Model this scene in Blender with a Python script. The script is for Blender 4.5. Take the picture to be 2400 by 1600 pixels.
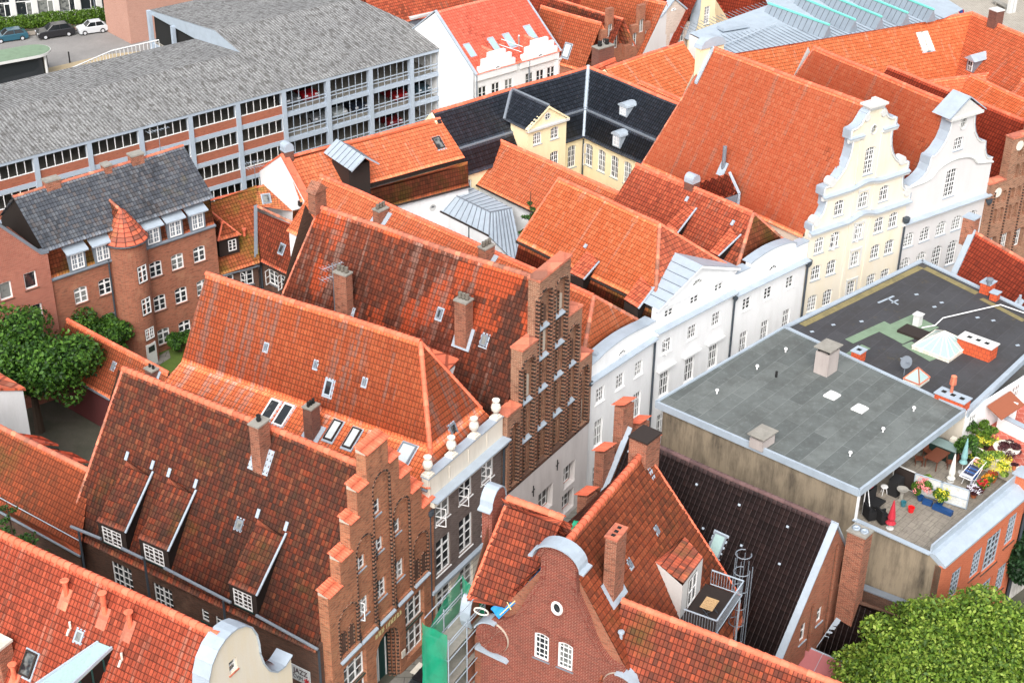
import bpy, math, random, numpy as np
from mathutils import Matrix, Vector
from mathutils.geometry import tessellate_polygon
random.seed(7); RNG=np.random.RandomState(7)
for o in list(bpy.data.objects): bpy.data.objects.remove(o)
SC=bpy.context.scene; COL=SC.collection

# ------------------------------------------------------------------ camera
F=3650.;VP=np.array([1114.6,6989.1]);CC=np.array([1200.,800.])
_D=np.linalg.norm(VP-CC);U_=(VP-CC)/_D;R_=np.array([U_[1],-U_[0]])
TH=math.atan(F/_D);CH=62.
RX=np.array([1,0,0.]);DN=np.array([0,-math.sin(TH),-math.cos(TH)]);FW=np.array([0,math.cos(TH),-math.sin(TH)])
CO=np.array([0,0,CH])
cd=bpy.data.cameras.new('camera');cam=bpy.data.objects.new('camera',cd);COL.objects.link(cam);SC.camera=cam
cd.sensor_width=36;cd.lens=36*F/2400;cd.clip_start=1;cd.clip_end=3000
ex=R_[0]*RX+U_[0]*DN; ey=-(R_[1]*RX+U_[1]*DN); ez=-FW
cam.matrix_world=Matrix(((ex[0],ey[0],ez[0],0),(ex[1],ey[1],ez[1],0),(ex[2],ey[2],ez[2],CH),(0,0,0,1)))
# ------------------------------------------------------------------ light
SUN_EL=math.radians(44);SUN_AZ=math.radians(189)   # azimuth clockwise from +Y
w=bpy.data.worlds.new('World');SC.world=w;w.use_nodes=True
nt=w.node_tree;bg=nt.nodes['Background']
sky=nt.nodes.new('ShaderNodeTexSky');sky.sky_type='NISHITA';sky.sun_disc=False
sky.sun_elevation=SUN_EL;sky.sun_rotation=SUN_AZ;sky.dust_density=4;sky.air_density=1.2
hs=nt.nodes.new('ShaderNodeHueSaturation');hs.inputs['Saturation'].default_value=.3
nt.links.new(sky.outputs[0],hs.inputs['Color']);nt.links.new(hs.outputs[0],bg.inputs[0])
bg.inputs[1].default_value=.15
sd=bpy.data.lights.new('sun','SUN');sun=bpy.data.objects.new('sun',sd);COL.objects.link(sun)
sd.energy=1.35;sd.angle=math.radians(45);sd.color=(1,.965,.91)
sv=Vector((math.sin(SUN_AZ)*math.cos(SUN_EL),math.cos(SUN_AZ)*math.cos(SUN_EL),math.sin(SUN_EL)))
sun.rotation_euler=sv.to_track_quat('Z','Y').to_euler()
vs=SC.view_settings;vs.view_transform='Standard';vs.look='None';vs.gamma=1;vs.exposure=.8
SC.render.engine='CYCLES';SC.cycles.max_bounces=5

# ------------------------------------------------------------------ survey helpers: real points from the calibrated view
def A3(*a): return np.array(a,float)
def azd(a): t=math.radians(a);return A3(math.sin(t),math.cos(t),0)
def ray(x,y):
    q=A3(x,y)-CC;return (q@R_)*RX+(q@U_)*DN+F*FW
def W(x,y,z):
    d=ray(x,y);return CO+d*((z-CH)/d[2])
def hit(x,y,P,n):
    d=ray(x,y);return CO+d*((n@(P-CO))/(n@d))
Z3=A3(0,0,1)
class Fr:
    def __init__(s,O,a,b=None):
        s.O=A3(O[0],O[1],0);s.az=a;s.bz=a-90 if b is None else b
        s.a=azd(s.az);s.b=azd(s.bz)
    def w(s,a,b,z): return s.O+s.a*a+s.b*b+Z3*z
    def Z(s,x,y,z):
        X=W(x,y,z)-s.O;return np.linalg.solve(np.array([s.a[:2],s.b[:2]]).T,X[:2])
    def A(s,x,y,b=0):
        P=s.w(0,b,0);X=hit(x,y,P,np.cross(s.a,Z3));return float((X-P)@s.a),float(X[2])
    def B(s,x,y,a=0):
        P=s.w(a,0,0);X=hit(x,y,P,np.cross(s.b,Z3));return float((X-P)@s.b),float(X[2])
    def front(s,a=0,b=0): return Pl(s.w(a,b,0),s.a)
    def side(s,a=0): return Pl(s.w(a,0,0),-s.b)
def hgt(P,x,y):
    "height of the point above P that the pixel shows"
    n=A3(-P[0],-P[1],0);n/=np.linalg.norm(n);return float(hit(x,y,P,n)[2])

# ------------------------------------------------------------------ things
WL={}
def props(o,label=None,cat=None,group=None,kind=None):
    if label:o['label']=label
    if cat:o['category']=cat
    if group:o['group']=group
    if kind:o['kind']=kind
    return o
def thing(name,label,cat,loc,group=None):
    o=bpy.data.objects.new(name,None);COL.objects.link(o);o.location=tuple(loc);o.empty_display_size=.5
    WL[o.name]=A3(*loc);return props(o,label,cat,group)
def wloc(p): return WL.get(p.name,A3(0,0,0)) if p else A3(0,0,0)
def link(name,me,parent,M=None):
    o=bpy.data.objects.new(name,me);COL.objects.link(o)
    if parent:o.parent=parent
    WL[o.name]=wloc(parent)
    if M is not None:
        T=Matrix.Translation(Vector(-wloc(parent)))@M;o.matrix_local=T
    return o
def copy_tree(o,loc,rz=None,parent=None):
    c=o.copy();COL.objects.link(c);c.location=tuple(loc) if loc is not None else o.location
    if rz is not None:c.rotation_euler=(0,0,rz)
    if parent:c.parent=parent
    for ch in list(o.children):
        d=ch.copy();COL.objects.link(d);d.parent=c
        for g in list(ch.children):
            e=g.copy();COL.objects.link(e);e.parent=d
    return c
def setmats(me,mats):
    for m in (mats if isinstance(mats,(list,tuple)) else [mats]): me.materials.append(m)
def mesh_np(name,V,Q,UV,mats,parent,smooth=False):
    me=bpy.data.meshes.new(name);V=np.asarray(V,np.float64)-wloc(parent)
    me.vertices.add(len(V));me.vertices.foreach_set('co',V.astype(np.float32).ravel())
    n=len(Q);me.loops.add(n*4);me.loops.foreach_set('vertex_index',np.asarray(Q,np.int32).ravel())
    me.polygons.add(n);me.polygons.foreach_set('loop_start',np.arange(0,4*n,4,dtype=np.int32))
    me.polygons.foreach_set('loop_total',np.full(n,4,np.int32))
    if UV is not None:
        l=me.uv_layers.new(name='UVMap');l.data.foreach_set('uv',np.asarray(UV,np.float32).ravel())
    setmats(me,mats);me.update(calc_edges=True)
    if smooth: me.polygons.foreach_set('use_smooth',np.ones(n,bool))
    return link(name,me,parent)

class MB:
    def __init__(s): s.v=[];s.f=[];s.m=[];s.pr=[]
    def _mark(s): s.pr.append((len(s.v),len(s.f)))
    def vs(s,pts):
        k=len(s.v);s.v+= [tuple(p) for p in pts];return k
    def face(s,pts,m=0):
        k=s.vs(pts);s.f.append(tuple(range(k,k+len(pts))));s.m.append(m)
    def box(s,P,ax,ay,az,m=0):
        s._mark()
        P=A3(*P);ax=A3(*ax);ay=A3(*ay);az=A3(*az)
        if np.cross(ax,ay)@az<0: ax,ay=ay,ax
        k=s.vs([P,P+ax,P+ax+ay,P+ay,P+az,P+ax+az,P+ax+ay+az,P+ay+az])
        for q in ((0,3,2,1),(4,5,6,7),(0,1,5,4),(1,2,6,5),(2,3,7,6),(3,0,4,7)):
            s.f.append(tuple(k+i for i in q));s.m.append(m)
    def fb(s,fr,a0,a1,b0,b1,z0,z1,m=0):
        s.box(fr.w(a0,b0,z0),fr.a*(a1-a0),fr.b*(b1-b0),Z3*(z1-z0),m)
    def extr(s,loop,d,m=0,cap=True):
        s._mark()
        "loop of 3D points extruded by vector d"
        L=[A3(*p) for p in loop];n=len(L);N=sum((np.cross(L[i]-L[0],L[(i+1)%n]-L[0]) for i in range(n)),A3(0,0,0))
        if N@d>0: L=L[::-1]
        T=[p+d for p in L]
        for i in range(n):
            j=(i+1)%n;s.face([L[j],L[i],T[i],T[j]],m)
        if cap:
            tr=tessellate_polygon([[Vector(p) for p in L]])
            for t in tr: s.face([L[i] for i in t],m);s.face([T[i] for i in t[::-1]],m)
    def cyl(s,p,q,r0,r1=None,n=8,m=0,cap=True):
        s._mark()
        p=A3(*p);q=A3(*q);r1=r0 if r1 is None else r1
        d=(q-p)/np.linalg.norm(q-p);x=np.cross(d,Z3 if abs(d[2])<.9 else A3(1,0,0));x/=np.linalg.norm(x);y=np.cross(d,x)
        k=len(s.v)
        for c,r in ((p,r0),(q,r1)):
            for i in range(n):
                t=2*math.pi*i/n;s.v.append(tuple(c+(x*math.cos(t)+y*math.sin(t))*r))
        for i in range(n):
            j=(i+1)%n;s.f.append((k+i,k+j,k+n+j,k+n+i));s.m.append(m)
        if cap:
            s.f.append(tuple(k+i for i in range(n))[::-1]);s.m.append(m)
            s.f.append(tuple(k+n+i for i in range(n)));s.m.append(m)
    def tube(s,pts,r,n=6,m=0):
        for a,b in zip(pts[:-1],pts[1:]): s.cyl(a,b,r,r,n,m)
    def lathe(s,c,prof,n=12,m=0):
        s._mark()
        c=A3(*c);k=len(s.v)
        for r,z in prof:
            for i in range(n):
                t=2*math.pi*i/n;s.v.append((c[0]+r*math.cos(t),c[1]+r*math.sin(t),c[2]+z))
        for j in range(len(prof)-1):
            for i in range(n):
                i2=(i+1)%n;s.f.append((k+j*n+i,k+j*n+i2,k+(j+1)*n+i2,k+(j+1)*n+i));s.m.append(m)
        s.f.append(tuple(k+i for i in range(n))[::-1]);s.m.append(m)
        e=k+(len(prof)-1)*n;s.f.append(tuple(e+i for i in range(n)));s.m.append(m)
    def build(s,name,mats,parent=None,smooth=False,M=None,local=False):
        me=bpy.data.meshes.new(name);L=A3(0,0,0) if (local or M is not None) else wloc(parent)
        V=np.array(s.v)-L;me.from_pydata([tuple(v) for v in V],[],s.f);setmats(me,mats)
        uv=me.uv_layers.new(name='UVMap').data
        for p,mi in zip(me.polygons,s.m):
            p.material_index=mi;p.use_smooth=smooth;n=p.normal
            if abs(n.z)>.75: tx=Vector((1,0,0));ty=Vector((0,1,0))
            else:
                tx=Vector((-n.y,n.x,0)).normalized();ty=Vector((0,0,1)) if abs(n.z)<.3 else n.cross(tx)
            for li,vi in zip(p.loop_indices,p.vertices):
                c=Vector(V[vi]+(L if not local else 0));uv[li].uv=(c.dot(tx),c.dot(ty))
        return link(name,me,parent,M)
    def parts(s,name,mats,parent,tol=.03,**k):
        "one object per group of touching primitives"
        st=s.pr+[(len(s.v),len(s.f))];n=len(s.pr);V=np.array(s.v)
        bb=[(V[st[i][0]:st[i+1][0]].min(0)-tol,V[st[i][0]:st[i+1][0]].max(0)+tol) for i in range(n)]
        g=list(range(n))
        def fd(x):
            while g[x]!=x: x=g[x]
            return x
        for i in range(n):
            for j in range(i+1,n):
                if np.all(bb[i][0]<bb[j][1]) and np.all(bb[j][0]<bb[i][1]): g[fd(i)]=fd(j)
        gr={}
        for i in range(n): gr.setdefault(fd(i),[]).append(i)
        out=[]
        for L in gr.values():
            m=MB()
            for i in L:
                (v0,f0),(v1,f1)=st[i],st[i+1];o=len(m.v)-v0;m.v+=s.v[v0:v1];m.f+=[tuple(x+o for x in f) for f in s.f[f0:f1]];m.m+=s.m[f0:f1]
            out.append(m.build(name,mats,parent,**k))
        return out
    def data(s,name,mats):
        o=s.build(name,mats,None,local=True);me=o.data;bpy.data.objects.remove(o);return me

# ------------------------------------------------------------------ materials
class NT:
    def __init__(s,name):
        s.m=bpy.data.materials.new(name);s.m.use_nodes=True;s.t=s.m.node_tree;s.b=s.t.nodes['Principled BSDF']
    def n(s,ty,**k):
        n=s.t.nodes.new('ShaderNode'+ty)
        for a,v in k.items():
            if hasattr(n,a): setattr(n,a,v)
            else: n.inputs[a].default_value=v
        return n
    def l(s,a,b): s.t.links.new(a,b)
    def math(s,op,a,b=None,c=None):
        n=s.n('Math',operation=op)
        for i,v in enumerate((a,b,c)):
            if v is None: continue
            if hasattr(v,'is_output'): s.l(v,n.inputs[i])
            else: n.inputs[i].default_value=v
        return n.outputs[0]
    def mix(s,f,a,b,mode='MIX'):
        n=s.n('MixRGB',blend_type=mode)
        for i,v in enumerate((f,a,b)):
            if hasattr(v,'is_output'): s.l(v,n.inputs[i])
            else: n.inputs[i].default_value=v if i==0 else (*v,1)
        return n.outputs[0]
    def ramp(s,f,stops,interp='LINEAR'):
        n=s.n('ValToRGB');r=n.color_ramp;r.interpolation=interp
        while len(r.elements)<len(stops): r.elements.new(.5)
        for e,(p,c) in zip(r.elements,stops):
            e.position=p;e.color=(*c,1) if not isinstance(c,(int,float)) else (c,c,c,1)
        s.l(f,n.inputs[0]);return n.outputs[0]
    def noise(s,vec,scale,detail=3,rough=.6,off=None):
        n=s.n('TexNoise');n.inputs['Scale'].default_value=scale;n.inputs['Detail'].default_value=detail;n.inputs['Roughness'].default_value=rough
        if vec is not None:
            if off: 
                a=s.n('VectorMath',operation='ADD');s.l(vec,a.inputs[0]);a.inputs[1].default_value=(off,off*.7,off*1.3);vec=a.outputs[0]
            s.l(vec,n.inputs['Vector'])
        return n.outputs['Fac']
    def out(s,col,rough=.85,bump=None,bs=.3,bd=.02,metal=0,spec=None):
        if hasattr(col,'is_output'): s.l(col,s.b.inputs['Base Color'])
        else: s.b.inputs['Base Color'].default_value=(*col,1)
        if hasattr(rough,'is_output'): s.l(rough,s.b.inputs['Roughness'])
        else: s.b.inputs['Roughness'].default_value=rough
        s.b.inputs['Metallic'].default_value=metal
        if spec is not None: s.b.inputs['Specular IOR Level'].default_value=spec
        if bump is not None:
            n=s.n('Bump');n.inputs['Strength'].default_value=bs;n.inputs['Distance'].default_value=bd
            s.l(bump,n.inputs['Height']);s.l(n.outputs[0],s.b.inputs['Normal'])
        return s.m
def srgb(r,g,b):
    f=lambda c:(c/255/12.92) if c/255<=.04045 else ((c/255+.055)/1.055)**2.4
    return (f(r),f(g),f(b))
def tile_mat(name,cols,dark,dark_amt=.35,moss=None,moss_amt=0,pale=None,pale_amt=0,seed=0,patch=None,patch_amt=0,rough=.75,edge=.55,streak=.35,gain=1.34):
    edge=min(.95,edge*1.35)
    t=NT(name);tc=t.n('TexCoord');sp=t.n('SeparateXYZ');t.l(tc.outputs['UV'],sp.inputs[0])
    U,V=sp.outputs[0],sp.outputs[1];fu=t.math('FLOOR',U);fv=t.math('FLOOR',V)
    cb=t.n('CombineXYZ');t.l(t.math('ADD',fu,seed*17.3),cb.inputs[0]);t.l(t.math('ADD',fv,seed*9.1),cb.inputs[1])
    wn=t.n('TexWhiteNoise',noise_dimensions='2D');t.l(cb.outputs[0],wn.inputs['Vector']);rnd=wn.outputs['Value']
    rs=t.n('SeparateXYZ');t.l(wn.outputs['Color'],rs.inputs[0]);r2=rs.outputs[1];r3=rs.outputs[2]
    k=len(cols);col=t.ramp(rnd,[(i/max(1,k-1),c) for i,c in enumerate(cols)])
    tile=cb.outputs[0]
    big=t.noise(tile,.045,3,.6,seed+1.)     # tile-quantised weathering
    if patch:
        pf=t.ramp(t.math('ADD',t.noise(tile,.07,1,.4,seed+31.),t.math('MULTIPLY',r2,.07)),[(.5+.22*(1-patch_amt),0),(.52+.22*(1-patch_amt),1)])
    mk=t.math('ADD',t.math('MULTIPLY',big,1.),t.math('MULTIPLY',t.math('SUBTRACT',r2,.5),.35))
    df=t.ramp(mk,[(.74-.45*dark_amt,0),(.92-.4*dark_amt,1)])
    col=t.mix(t.math('MULTIPLY',df,.75),col,dark)
    if patch: col=t.mix(pf,col,patch)
    st=t.n('CombineXYZ');t.l(t.math('MULTIPLY',U,.55),st.inputs[0]);t.l(t.math('MULTIPLY',V,.035),st.inputs[1]);st.inputs[2].default_value=seed
    sn=t.noise(st.outputs[0],1.,4,.65)
    col=t.mix(t.math('MULTIPLY',t.ramp(sn,[(.55,0),(.78,1)]),streak),col,dark)
    if pale:
        pn=t.noise(st.outputs[0],.8,3,.6,seed+55.)
        pf2=t.math('MULTIPLY',t.ramp(t.math('ADD',pn,t.math('MULTIPLY',r3,.12)),[(.66-.12*pale_amt,0),(.76-.1*pale_amt,1)]),.75)
        col=t.mix(pf2,col,pale)
    if moss:
        mn=t.noise(tc.outputs['Object'],.28,5,.7,seed+77.)
        mf=t.ramp(mn,[(.62-.25*moss_amt,0),(.82-.3*moss_amt,.85)])
        col=t.mix(mf,col,moss)
    fn=t.noise(tc.outputs['Object'],9.,3,.7)
    col=t.mix(.5,col,t.ramp(fn,[(.3,(.7,.7,.7)),(.7,(1.3,1.3,1.3))]),'MULTIPLY')
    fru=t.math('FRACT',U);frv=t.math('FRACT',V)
    e1=t.ramp(frv,[(.0,1),(.12,.9),(.2,0)]);e2=t.ramp(fru,[(0,1),(.14,.9),(.22,0),(.95,0),(1,.5)])  # joint grime and gap shade painted into the colour along tile edges
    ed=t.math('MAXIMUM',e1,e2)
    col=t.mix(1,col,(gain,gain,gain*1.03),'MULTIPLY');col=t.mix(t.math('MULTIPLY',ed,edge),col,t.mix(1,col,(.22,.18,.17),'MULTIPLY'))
    return t.out(col,rough,fn,.25,.01)
def brick_mat(name,c1,c2,mortar,dark=(.06,.03,.02),dark_amt=.4,pale=None,seed=0,bw=.26,bh=.078,ms=.014,stripe=None):
    t=NT(name);tc=t.n('TexCoord')
    b=t.n('TexBrick');t.l(tc.outputs['UV'],b.inputs['Vector']);b.inputs['Scale'].default_value=1
    b.inputs['Brick Width'].default_value=bw;b.inputs['Row Height'].default_value=bh;b.inputs['Mortar Size'].default_value=ms
    b.inputs['Mortar Smooth'].default_value=.1;b.inputs['Bias'].default_value=0
    b.inputs['Color1'].default_value=(*c1,1);b.inputs['Color2'].default_value=(*c2,1);b.inputs['Mortar'].default_value=(*mortar,1)
    col=b.outputs['Color']
    # irregular bricks
    sp=t.n('SeparateXYZ');t.l(tc.outputs['UV'],sp.inputs[0])
    cb=t.n('CombineXYZ');t.l(t.math('MULTIPLY',sp.outputs[0],2.1),cb.inputs[0]);t.l(t.math('MULTIPLY',sp.outputs[1],8.),cb.inputs[1]);cb.inputs[2].default_value=seed
    n1=t.noise(cb.outputs[0],1.,2,.6)
    col=t.mix(t.math('MULTIPLY',t.ramp(n1,[(.5,0),(.66,1)]),dark_amt),col,dark)
    n2=t.noise(tc.outputs['Object'],.35,5,.65,seed+3.)
    col=t.mix(t.math('MULTIPLY',t.ramp(n2,[(.42,0),(.75,1)]),dark_amt*.8),col,dark)
    if pale:
        n3=t.noise(tc.outputs['Object'],.6,4,.7,seed+13.)
        col=t.mix(t.math('MULTIPLY',t.ramp(n3,[(.55,0),(.72,1)]),.45),col,pale)
    if stripe:
        fr=t.math('FRACT',t.math('MULTIPLY',sp.outputs[1],1/stripe))
        col=t.mix(t.ramp(fr,[(.0,0),(.5,0),(.56,1),(1,1)]),col,(.012,.009,.008))
    return t.out(col,.85,b.outputs['Fac'],-.25,.01)
def plaster_mat(name,col,stain=(.25,.24,.22),amt=.25,scale=.5,rough=.85,streaky=True):
    t=NT(name);tc=t.n('TexCoord');o=tc.outputs['Object']
    mp=t.n('Mapping');t.l(o,mp.inputs[0]);mp.inputs['Scale'].default_value=(1,1,.18) if streaky else (1,1,1)
    n=t.noise(mp.outputs[0],scale*2,6,.7);n2=t.noise(o,scale*.5,4,.6,5.)
    f=t.math('MULTIPLY',t.ramp(t.math('MULTIPLY',n,t.math('ADD',n2,.5)),[(.42,0),(.78,1)]),amt)
    c=t.mix(f,col,stain);n3=t.noise(o,14.,3,.6)
    c=t.mix(.12,c,t.ramp(n3,[(.3,(.7,.7,.7)),(.7,(1.1,1.1,1.1))]),'MULTIPLY')
    return t.out(c,rough,n3,.12,.01)
def metal_mat(name,col,rough=.45,metal=.0,var=.25):
    t=NT(name);tc=t.n('TexCoord');n=t.noise(tc.outputs['Object'],1.3,5,.7);n2=t.noise(tc.outputs['Object'],12.,2,.6)
    c=t.mix(t.math('MULTIPLY',t.ramp(n,[(.35,0),(.7,1)]),var),col,tuple(x*.55 for x in col))
    c=t.mix(.2,c,t.ramp(n2,[(.3,(.8,.8,.8)),(.7,(1.1,1.1,1.1))]),'MULTIPLY')
    return t.out(c,rough,metal=metal)
def plain(name,col,rough=.6,metal=0,emit=None):
    t=NT(name);tc=t.n('TexCoord');n=t.noise(tc.outputs['Object'],6.,3,.6)
    c=t.mix(.25,col,t.ramp(n,[(.3,(.75,.75,.75)),(.7,(1.1,1.1,1.1))]),'MULTIPLY')
    return t.out(c,rough,metal=metal)
def glass_mat(name,base=(.02,.024,.028),cur=(.35,.36,.34)):
    t=NT(name);oi=t.n('ObjectInfo');r=oi.outputs['Random'];tc=t.n('TexCoord');sp=t.n('SeparateXYZ');t.l(tc.outputs['UV'],sp.inputs[0])
    n=t.noise(tc.outputs['Object'],2.2,2,.5)
    wv=t.noise(tc.outputs['Object'],7.,2,.5,3.)
    f=t.ramp(t.math('ADD',t.math('MULTIPLY',r,.55),t.math('MULTIPLY',n,.75)),[(.62,0),(.8,.75)])
    c=t.mix(f,base,cur);c=t.mix(t.math('MULTIPLY',wv,.5),c,base)
    return t.out(c,.06,spec=.6)

M={}
M['zinc']=metal_mat('zinc',srgb(168,180,192),.5,.0,.35);M['zincd']=metal_mat('darker_zinc',srgb(138,150,162),.5,.0,.35)
M['lead']=metal_mat('lead',srgb(120,128,138),.55,.0,.35)
M['pipe']=plain('dark_pipe',srgb(62,70,78),.5)
M['white']=plain('white_paint',srgb(236,236,236),.5)
M['green']=plain('dark_green_paint',srgb(14,62,60),.45)
M['black']=plain('black_void',(.012,.011,.011),.9)
M['wood_dark']=plain('dark_wood',srgb(44,34,30),.8)
M['glass']=glass_mat('window_glass')
M['stone']=plaster_mat('stone',srgb(226,220,208),srgb(120,115,100),.5,1.5)
M['concrete']=plaster_mat('concrete',srgb(150,146,138),srgb(80,76,68),.5,1.)
M['pot']=plain('clay_pot',srgb(110,105,96),.8)
M['soot']=plain('soot',(.01,.01,.01),.9)
M['mortar']=plain('mortar',srgb(190,180,165),.9)

# ------------------------------------------------------------------ roofs of real pantiles
PAN=np.array([(0,.006),(.14,0),(.5,0),(.74,.011),(.88,.022),(1.0,.022)])
FLATP=np.array([(0,.0),(.06,.01),(.94,.01),(1.0,.0)])
SAGF=[0.04]
def sag(P):
    return (np.sin(P[...,0]*.55+P[...,1]*.31)+np.sin(P[...,0]*-.23+P[...,1]*.7+1.3))*.5
def newell(P):
    n=A3(0,0,0)
    for i in range(len(P)):
        a=P[i];b=P[(i+1)%len(P)];n+=A3((a[1]-b[1])*(a[2]+b[2]),(a[2]-b[2])*(a[0]+b[0]),(a[0]-b[0])*(a[1]+b[1]))
    return n/np.linalg.norm(n)
def tile(parent,poly,mat,tw=.24,tl=.34,ed=None,prof=PAN,step=.028,name='roof_slope',sg=.045,lift=0.):
    P=[A3(*p) for p in poly];n=newell(P)
    if n[2]<0: n=-n
    if ed is None:
        ed=A3(-n[1],n[0],0)
    ed=A3(*ed);ed-=n*(ed@n);ed/=np.linalg.norm(ed);vd=np.cross(n,ed)
    if vd[2]<0: vd=-vd;ed=-ed
    c0=sum(P)/len(P)
    Q=[((p-c0)@ed,(p-c0)@vd) for p in P];us=[q[0] for q in Q];vs_=[q[1] for q in Q]
    v0,v1=min(vs_),max(vs_);u0,u1=min(us),max(us)
    nr=max(1,int(round((v1-v0)/tl)));tl=(v1-v0)/nr;nc=int(math.ceil((u1-u0)/tw))
    def span(v):
        v=min(max(v,v0+1e-5),v1-1e-5);xs=[]
        for i in range(len(Q)):
            (x1,y1),(x2,y2)=Q[i],Q[(i+1)%len(Q)]
            if (y1-v)*(y2-v)<=0 and abs(y1-y2)>1e-9: xs.append(x1+(x2-x1)*(v-y1)/(y2-y1))
        return (min(xs),max(xs)) if len(xs)>=2 else (0,0)
    pf=prof[:,0];ph=prof[:,1];K=len(pf)
    U=(u0+(np.arange(nc)[:,None]+pf[None,:])*tw).ravel();H=np.tile(ph,nc)
    TU=(np.arange(nc)[:,None]+np.clip(pf,.02,.98)[None,:]).ravel()
    rows=[]
    for j in range(nr+1): rows.append(span(v0+j*tl))
    V=[];UVv=[]
    for j in range(nr):
        for e in (0,1):
            v=v0+(j+e)*tl-(.02 if e==0 else 0);a,b=rows[j+e];uu=np.clip(U,a,b)
            h=H+lift+(step if e==0 else 0)+.01
            V.append(c0+uu[:,None]*ed+v*vd+h[:,None]*n)
    V=np.array(V)  # (2nr, NK, 3)
    NK=len(U)
    if sg: V[...,2]+=sag(V)*sg
    idx=np.arange(2*nr*NK).reshape(2*nr,NK)
    qs=[];uvs=[]
    k=np.arange(NK-1)
    clipd=V.reshape(-1,3)
    for j in range(nr):
        a,b=rows[j];a2,b2=rows[j+1];A_,B_=min(a,a2),max(b,b2)
        ok=(np.maximum(U[:-1],A_)<np.minimum(U[1:],B_)+1e-6)
        kk=k[ok]
        q=np.stack([idx[2*j,kk],idx[2*j,kk+1],idx[2*j+1,kk+1],idx[2*j+1,kk]],1);qs.append(q)
        t0=TU[kk];t1=np.maximum(TU[kk+1],t0)
        t1=np.where(np.floor(t1)>np.floor(t0),t0,t1)
        uv=np.stack([np.stack([t0,np.full_like(t0,j+.02)],1),np.stack([t1,np.full_like(t0,j+.02)],1),np.stack([t1,np.full_like(t0,j+.98)],1),np.stack([t0,np.full_like(t0,j+.98)],1)],1)
        uvs.append(uv)
        if j>0:
            q=np.stack([idx[2*j-1,kk],idx[2*j-1,kk+1],idx[2*j,kk+1],idx[2*j,kk]],1)
            uvr=uv.copy();uvr[:,:,1]=j+.03;qs.append(q);uvs.append(uvr)
    Qs=np.concatenate(qs);UVs=np.concatenate(uvs)
    if ed@np.cross(vd,n)<0: pass
    return mesh_np(name,V.reshape(-1,3),Qs,UVs,mat,parent)
def ridge(parent,p,q,mat,r=.15,L=.4,name='ridge_cap',sg=.045):
    p=A3(*p);q=A3(*q);d=q-p;ln=np.linalg.norm(d);n=max(1,int(round(ln/L)));d/=ln
    x=np.cross(d,Z3);x/=np.linalg.norm(x);y=np.cross(x,d)
    V=[];Q=[];UV=[];m=7
    for i in range(n):
        for e,rr in ((0,r*1.12),(1,r*.92)):
            c=p+d*(ln*(i+e*1.04)/n)
            for t in range(m):
                a=math.pi*(t/(m-1)*1.1-.05);V.append(c+x*math.cos(a)*rr+y*(math.sin(a)*rr-.03))
        b=i*2*m
        for t in range(m-1):
            Q.append((b+t,b+t+1,b+m+t+1,b+m+t));UV.append(((i+.3,.3),(i+.3,.6),(i+.8,.6),(i+.8,.3)))
    V=np.array(V);V[:,2]+=sag(V)*sg
    return mesh_np(name,V,Q,np.array(UV),mat,parent)

# ------------------------------------------------------------------ walls with real openings
def arc_pts(x0,x1,zs,rise,n=7):
    c=(x0+x1)/2;w=(x1-x0)/2;out=[]
    if rise<=0: return [(x1,zs),(x0,zs)]
    R=(w*w+rise*rise)/(2*rise);zc=zs+rise-R;t=math.asin(min(1,w/R)) if rise<=w else math.pi-math.asin(min(1,w/R))
    for i in range(n+1):
        a=t-2*t*i/n;out.append((c+R*math.sin(a),zc+R*math.cos(a)))
    return out
def point_arch(x0,x1,zs,rise,n=4):
    c=(x0+x1)/2;w=(x1-x0)/2;o=[]
    for i in range(n+1):
        t=i/n;o.append((x1-w*(1-math.cos(t*math.pi/2)),zs+rise*math.sin(t*math.pi/2)))
    return o+[(2*c-x,z) for x,z in o[::-1][1:]]
def opening(x0,x1,z0,z1,rise=0,pointed=False):
    "counter-clockwise loop"
    top=(point_arch(x0,x1,z1-rise,rise) if pointed else arc_pts(x0,x1,z1-rise,rise))
    return [(x0,z0),(x1,z0)]+top
class Pl:
    def __init__(s,O,x):
        s.O=A3(*O);s.x=A3(*x);s.n=-np.cross(Z3,s.x);s.holes=[]   # n = outward
    def p(s,a,z,o=0): return s.O+s.x*a+Z3*z+s.n*o
    def px(s,x,y,o=0):
        X=hit(x,y,s.O+s.n*o,s.n);return float((X-s.O)@s.x),float(X[2])
    def wall(s,parent,outline,mat,holes=None,t=.3,o=0,name='wall',back=True):
        holes=s.holes if holes is None else holes
        loops=[[Vector((a,z,0)) for a,z in L] for L in [outline]+holes]
        flat=[v for L in loops for v in L];tris=tessellate_polygon(loops);mb=MB()
        for tr in tris:
            q=[flat[i] for i in tr]
            nn=(q[1]-q[0]).cross(q[2]-q[0])
            if abs(nn.z)<1e-9: continue
            if nn.z<0: q=q[::-1]
            mb.face([s.p(v.x,v.y,o) for v in q])
            if back: mb.face([s.p(v.x,v.y,o-t) for v in q[::-1]])
        for k,L in enumerate(loops):
            ar=sum(L[i].x*L[(i+1)%len(L)].y-L[(i+1)%len(L)].x*L[i].y for i in range(len(L)))
            if (ar<0)!=(k>0): L=L[::-1]
            for i in range(len(L)):
                a=L[i];b=L[(i+1)%len(L)];mb.face([s.p(b.x,b.y,o),s.p(a.x,a.y,o),s.p(a.x,a.y,o-t),s.p(b.x,b.y,o-t)])
        return mb.build(name,mat,parent)
    def box(s,mb,a0,a1,z0,z1,o0,o1,m=0):
        mb.box(s.p(a0,z0,o0),s.x*(a1-a0),Z3*(z1-z0),s.n*(o1-o0),m)
    def mat4(s,a,z,o=0,tilt=None):
        P=s.p(a,z,o);x=s.x;y=-s.n
        return Matrix(((x[0],y[0],0,P[0]),(x[1],y[1],0,P[1]),(0,0,1,P[2]),(0,0,0,1)))
WC={}
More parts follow.
